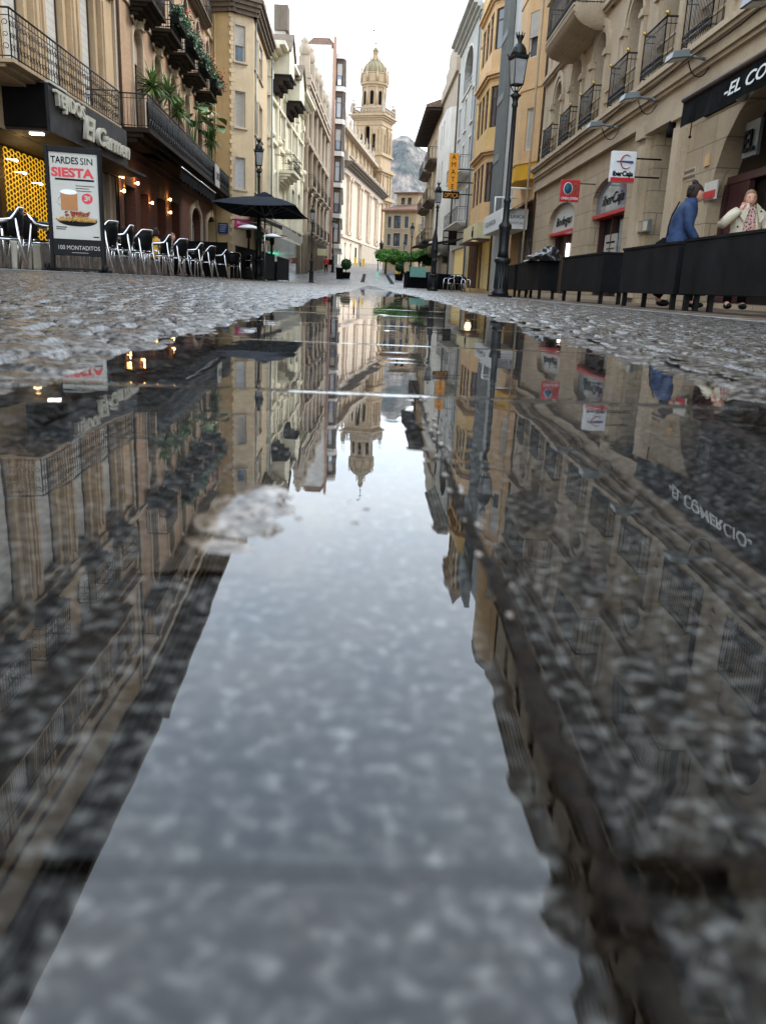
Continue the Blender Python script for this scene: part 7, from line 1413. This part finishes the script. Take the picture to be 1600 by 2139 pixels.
g.build('coat', 'coat_cream', wb); g = MB()
for (x, z) in ((-.19,1.14),(-.2,1.0),(.19,1.12),(.2,.98),(.2,.86),(.12,1.36)): g.ball((x,-.165 if abs(x) > .15 else -.15,z), .014, 8, 5, (1,.5,1))
g.build('buttons', 'charcoal', wb); g = MB()
for sg in (-1, 1): g.tube([(sg*.09,0,.86),(sg*.1,-.02,.47),(sg*.105,.01,.1)], [.1,.075,.06], 12)
g.build('trousers', 'black_cloth', wb); g = MB(); g.ball((-.12,-.06,.045), .06, 10, 7, (.8,1.9,.75)); g.ball((.11,-.05,.045), .06, 10, 7, (.8,1.9,.75)); g.build('shoes', 'black', wb)
g = MB(); hair_cap(g, hc_, Rm, 1.0, vol=1.06); g.ball((.0,.1,1.52), .045, 10, 8); g.build('hair', 'hair_blond', wb)
# distant pedestrian in red and two seated diners
def simple_person(x, y, rz, top, trs, hair_, label, seated=False, s_=1.0):
    t = tag(empty('person', (x, y, gz(x, y))), label, 'person')
    if seated: J = {'pel': ((0,0,.52),(.15,.12)), 'wai': ((0,-.02,.66),(.13,.1)), 'che': ((0,-.04,.88),(.16,.11)), 'nk': ((0,-.05,1.04),.045), 'hd': ((0,-.06,1.1),.05), 'sl': ((.18,-.04,.95),.05), 'el': ((.24,-.12,.72),.042), 'wl': ((.14,-.34,.76),.03), 'sr': ((-.18,-.04,.95),.05), 'er': ((-.24,-.12,.72),.042), 'wr': ((-.14,-.34,.76),.03), 'hl': ((.1,-.08,.5),.085), 'kl': ((.12,-.42,.5),.06), 'al': ((.12,-.42,.1),.045), 'fl': ((.12,-.54,.04),.035), 'hr': ((-.1,-.08,.5),.085), 'kr': ((-.12,-.42,.5),.06), 'ar': ((-.12,-.42,.1),.045), 'fr': ((-.12,-.54,.04),.035)}; hz_ = 1.16
    else: J = {'pel': ((0,0,.94),(.14,.1)), 'wai': ((0,0,1.08),(.12,.1)), 'che': ((0,0,1.28),(.16,.11)), 'nk': ((0,0,1.43),.045), 'hd': ((0,0,1.5),.05), 'sl': ((.18,0,1.36),.05), 'el': ((.24,.02,1.1),.042), 'wl': ((.22,-.08,.88),.03), 'sr': ((-.18,0,1.36),.05), 'er': ((-.24,.02,1.1),.042), 'wr': ((-.22,-.06,.88),.03), 'hl': ((.09,0,.86),.085), 'kl': ((.11,-.06,.48),.06), 'al': ((.12,.08,.1),.045), 'fl': ((.12,-.04,.04),.035), 'hr': ((-.09,0,.86),.085), 'kr': ((-.1,.0,.48),.06), 'ar': ((-.12,-.05,.1),.045), 'fr': ((-.12,-.17,.04),.035)}; hz_ = 1.57
    B_ = [(a, b_) for a, b_ in Bn if a in J and b_ in J and 'nb' not in (a, b_)]+[('che','nk')]; b_ = skinned('body', J, B_, 'skin', t, 1); hc = (J['hd'][0][0], J['hd'][0][1], hz_); hm, Rm = head_mb(hc, 0, 0); join_bm(b_, hm)
    for k, th in (('wl', 1), ('wr', -1)): join_bm(b_, hand([], t, J[k][0], (0,-.3,-1) if not seated else (0,-1,0), (-th,0,0), 'skin', thumb=th))
    P_ = lambda k: J[k][0]; g = MB(); loft(g, [((*P_('pel')[:2],P_('pel')[2]-.02),.18,.15),(P_('wai'),.16,.14),(P_('che'),.185,.14),((P_('che')[0],P_('che')[1],P_('che')[2]+.09),.16,.11),((P_('nk')[0],P_('nk')[1],P_('nk')[2]-.02),.07,.07)])
    for a, c_, d in (('sl','el','wl'),('sr','er','wr')): g.tube([P_(a),P_(c_),P_(d)], [.075,.062,.045], 10)
    g.build('jacket', top, t); g = MB()
    for a, c_, d in (('hl','kl','al'),('hr','kr','ar')): g.tube([P_(a),P_(c_),P_(d)], [.1,.075,.055], 10)
    g.build('trousers', trs, t); g = MB(); hair_cap(g, hc, Rm, 1.0, vol=1.1); g.build('hair', hair_, t); g = MB()
    for k in ('fl', 'fr'): g.ball((P_(k)[0], P_(k)[1]+.04, .045), .055, 8, 6, (.8,1.8,.75))
    g.build('shoes', 'black', t); t.rotation_euler.z = rz; t.scale = (s_,)*3; return t
plain('shirt_yellow', (.62,.34,.02), .7); plain('jacket_red', (.5,.015,.03), .7); plain('sweater_grey', (.2,.2,.21), .8)
simple_person(onY(92, 681, 575)[0], 92, R(170), 'jacket_red', 'black_cloth', 'hair_dark', 'distant pedestrian in a red jacket walking by the slim lamp')
qs = onX(-6.0, 322, 480)[0]; simple_person(-6.0, qs, R(150), 'shirt_yellow', 'denim', 'hair_dark', 'seated diner in a yellow shirt behind the front row chairs', True)
qs = onX(-6.1, 357, 490)[0]; simple_person(-6.1, qs, R(60), 'sweater_grey', 'black_cloth', 'hair_blond', 'seated diner in grey just past the yellow-shirted one', True)
import math
F=1700.;H=.095
# camera basis from VP (street dir +Y) pixel and horizon roll
R=math.radians(2.55); CX,CY=800.,1069.5
vp=(772.,589.)
def norm(a):
    l=math.sqrt(sum(c*c for c in a));return tuple(c/l for c in a)
def cross(a,b):return(a[1]*b[2]-a[2]*b[1],a[2]*b[0]-a[0]*b[2],a[0]*b[1]-a[1]*b[0])
def dot(a,b):return sum(x*y for x,y in zip(a,b))
# in camera space (x right,y up,z back): Y axis dir
yc=norm(((vp[0]-CX),-(vp[1]-CY),-F))
# up direction: horizon passes through vp with slope tan(R) downwards right ; horizon direction in image
hd=(math.cos(R),-math.sin(R),0.)   # camera-space dir of horizon line in the image plane
up=norm(cross(hd,yc)); 
if up[1]<0: up=tuple(-c for c in up)
xc=norm(cross(yc,up))
# world axes in cam coords: X=xc,Y=yc,Z=up
def ray(px,py):
    d=norm((px-CX,-(py-CY),-F))
    return (dot(d,xc),dot(d,yc),dot(d,up))
def proj(X,Y,Z):
    Z=Z-H
    c=tuple(X*xc[i]+Y*yc[i]+Z*up[i] for i in range(3))
    return (CX+F*c[0]/-c[2],CY-F*c[1]/-c[2])
def onX(a,px,py,refl=False):
    r=ray(px,py);
    t=a/r[0]
    z=H+t*r[2]
    if refl: z=-z
    return (round(t*r[1],2),round(z,2))
def onY(b,px,py,refl=False):
    r=ray(px,py);t=b/r[1];z=H+t*r[2]
    if refl:z=-z
    return (round(t*r[0],2),round(z,2))
def onZ(z,px,py):
    r=ray(px,py);t=(z-H)/r[2];return(round(t*r[0],3),round(t*r[1],3))
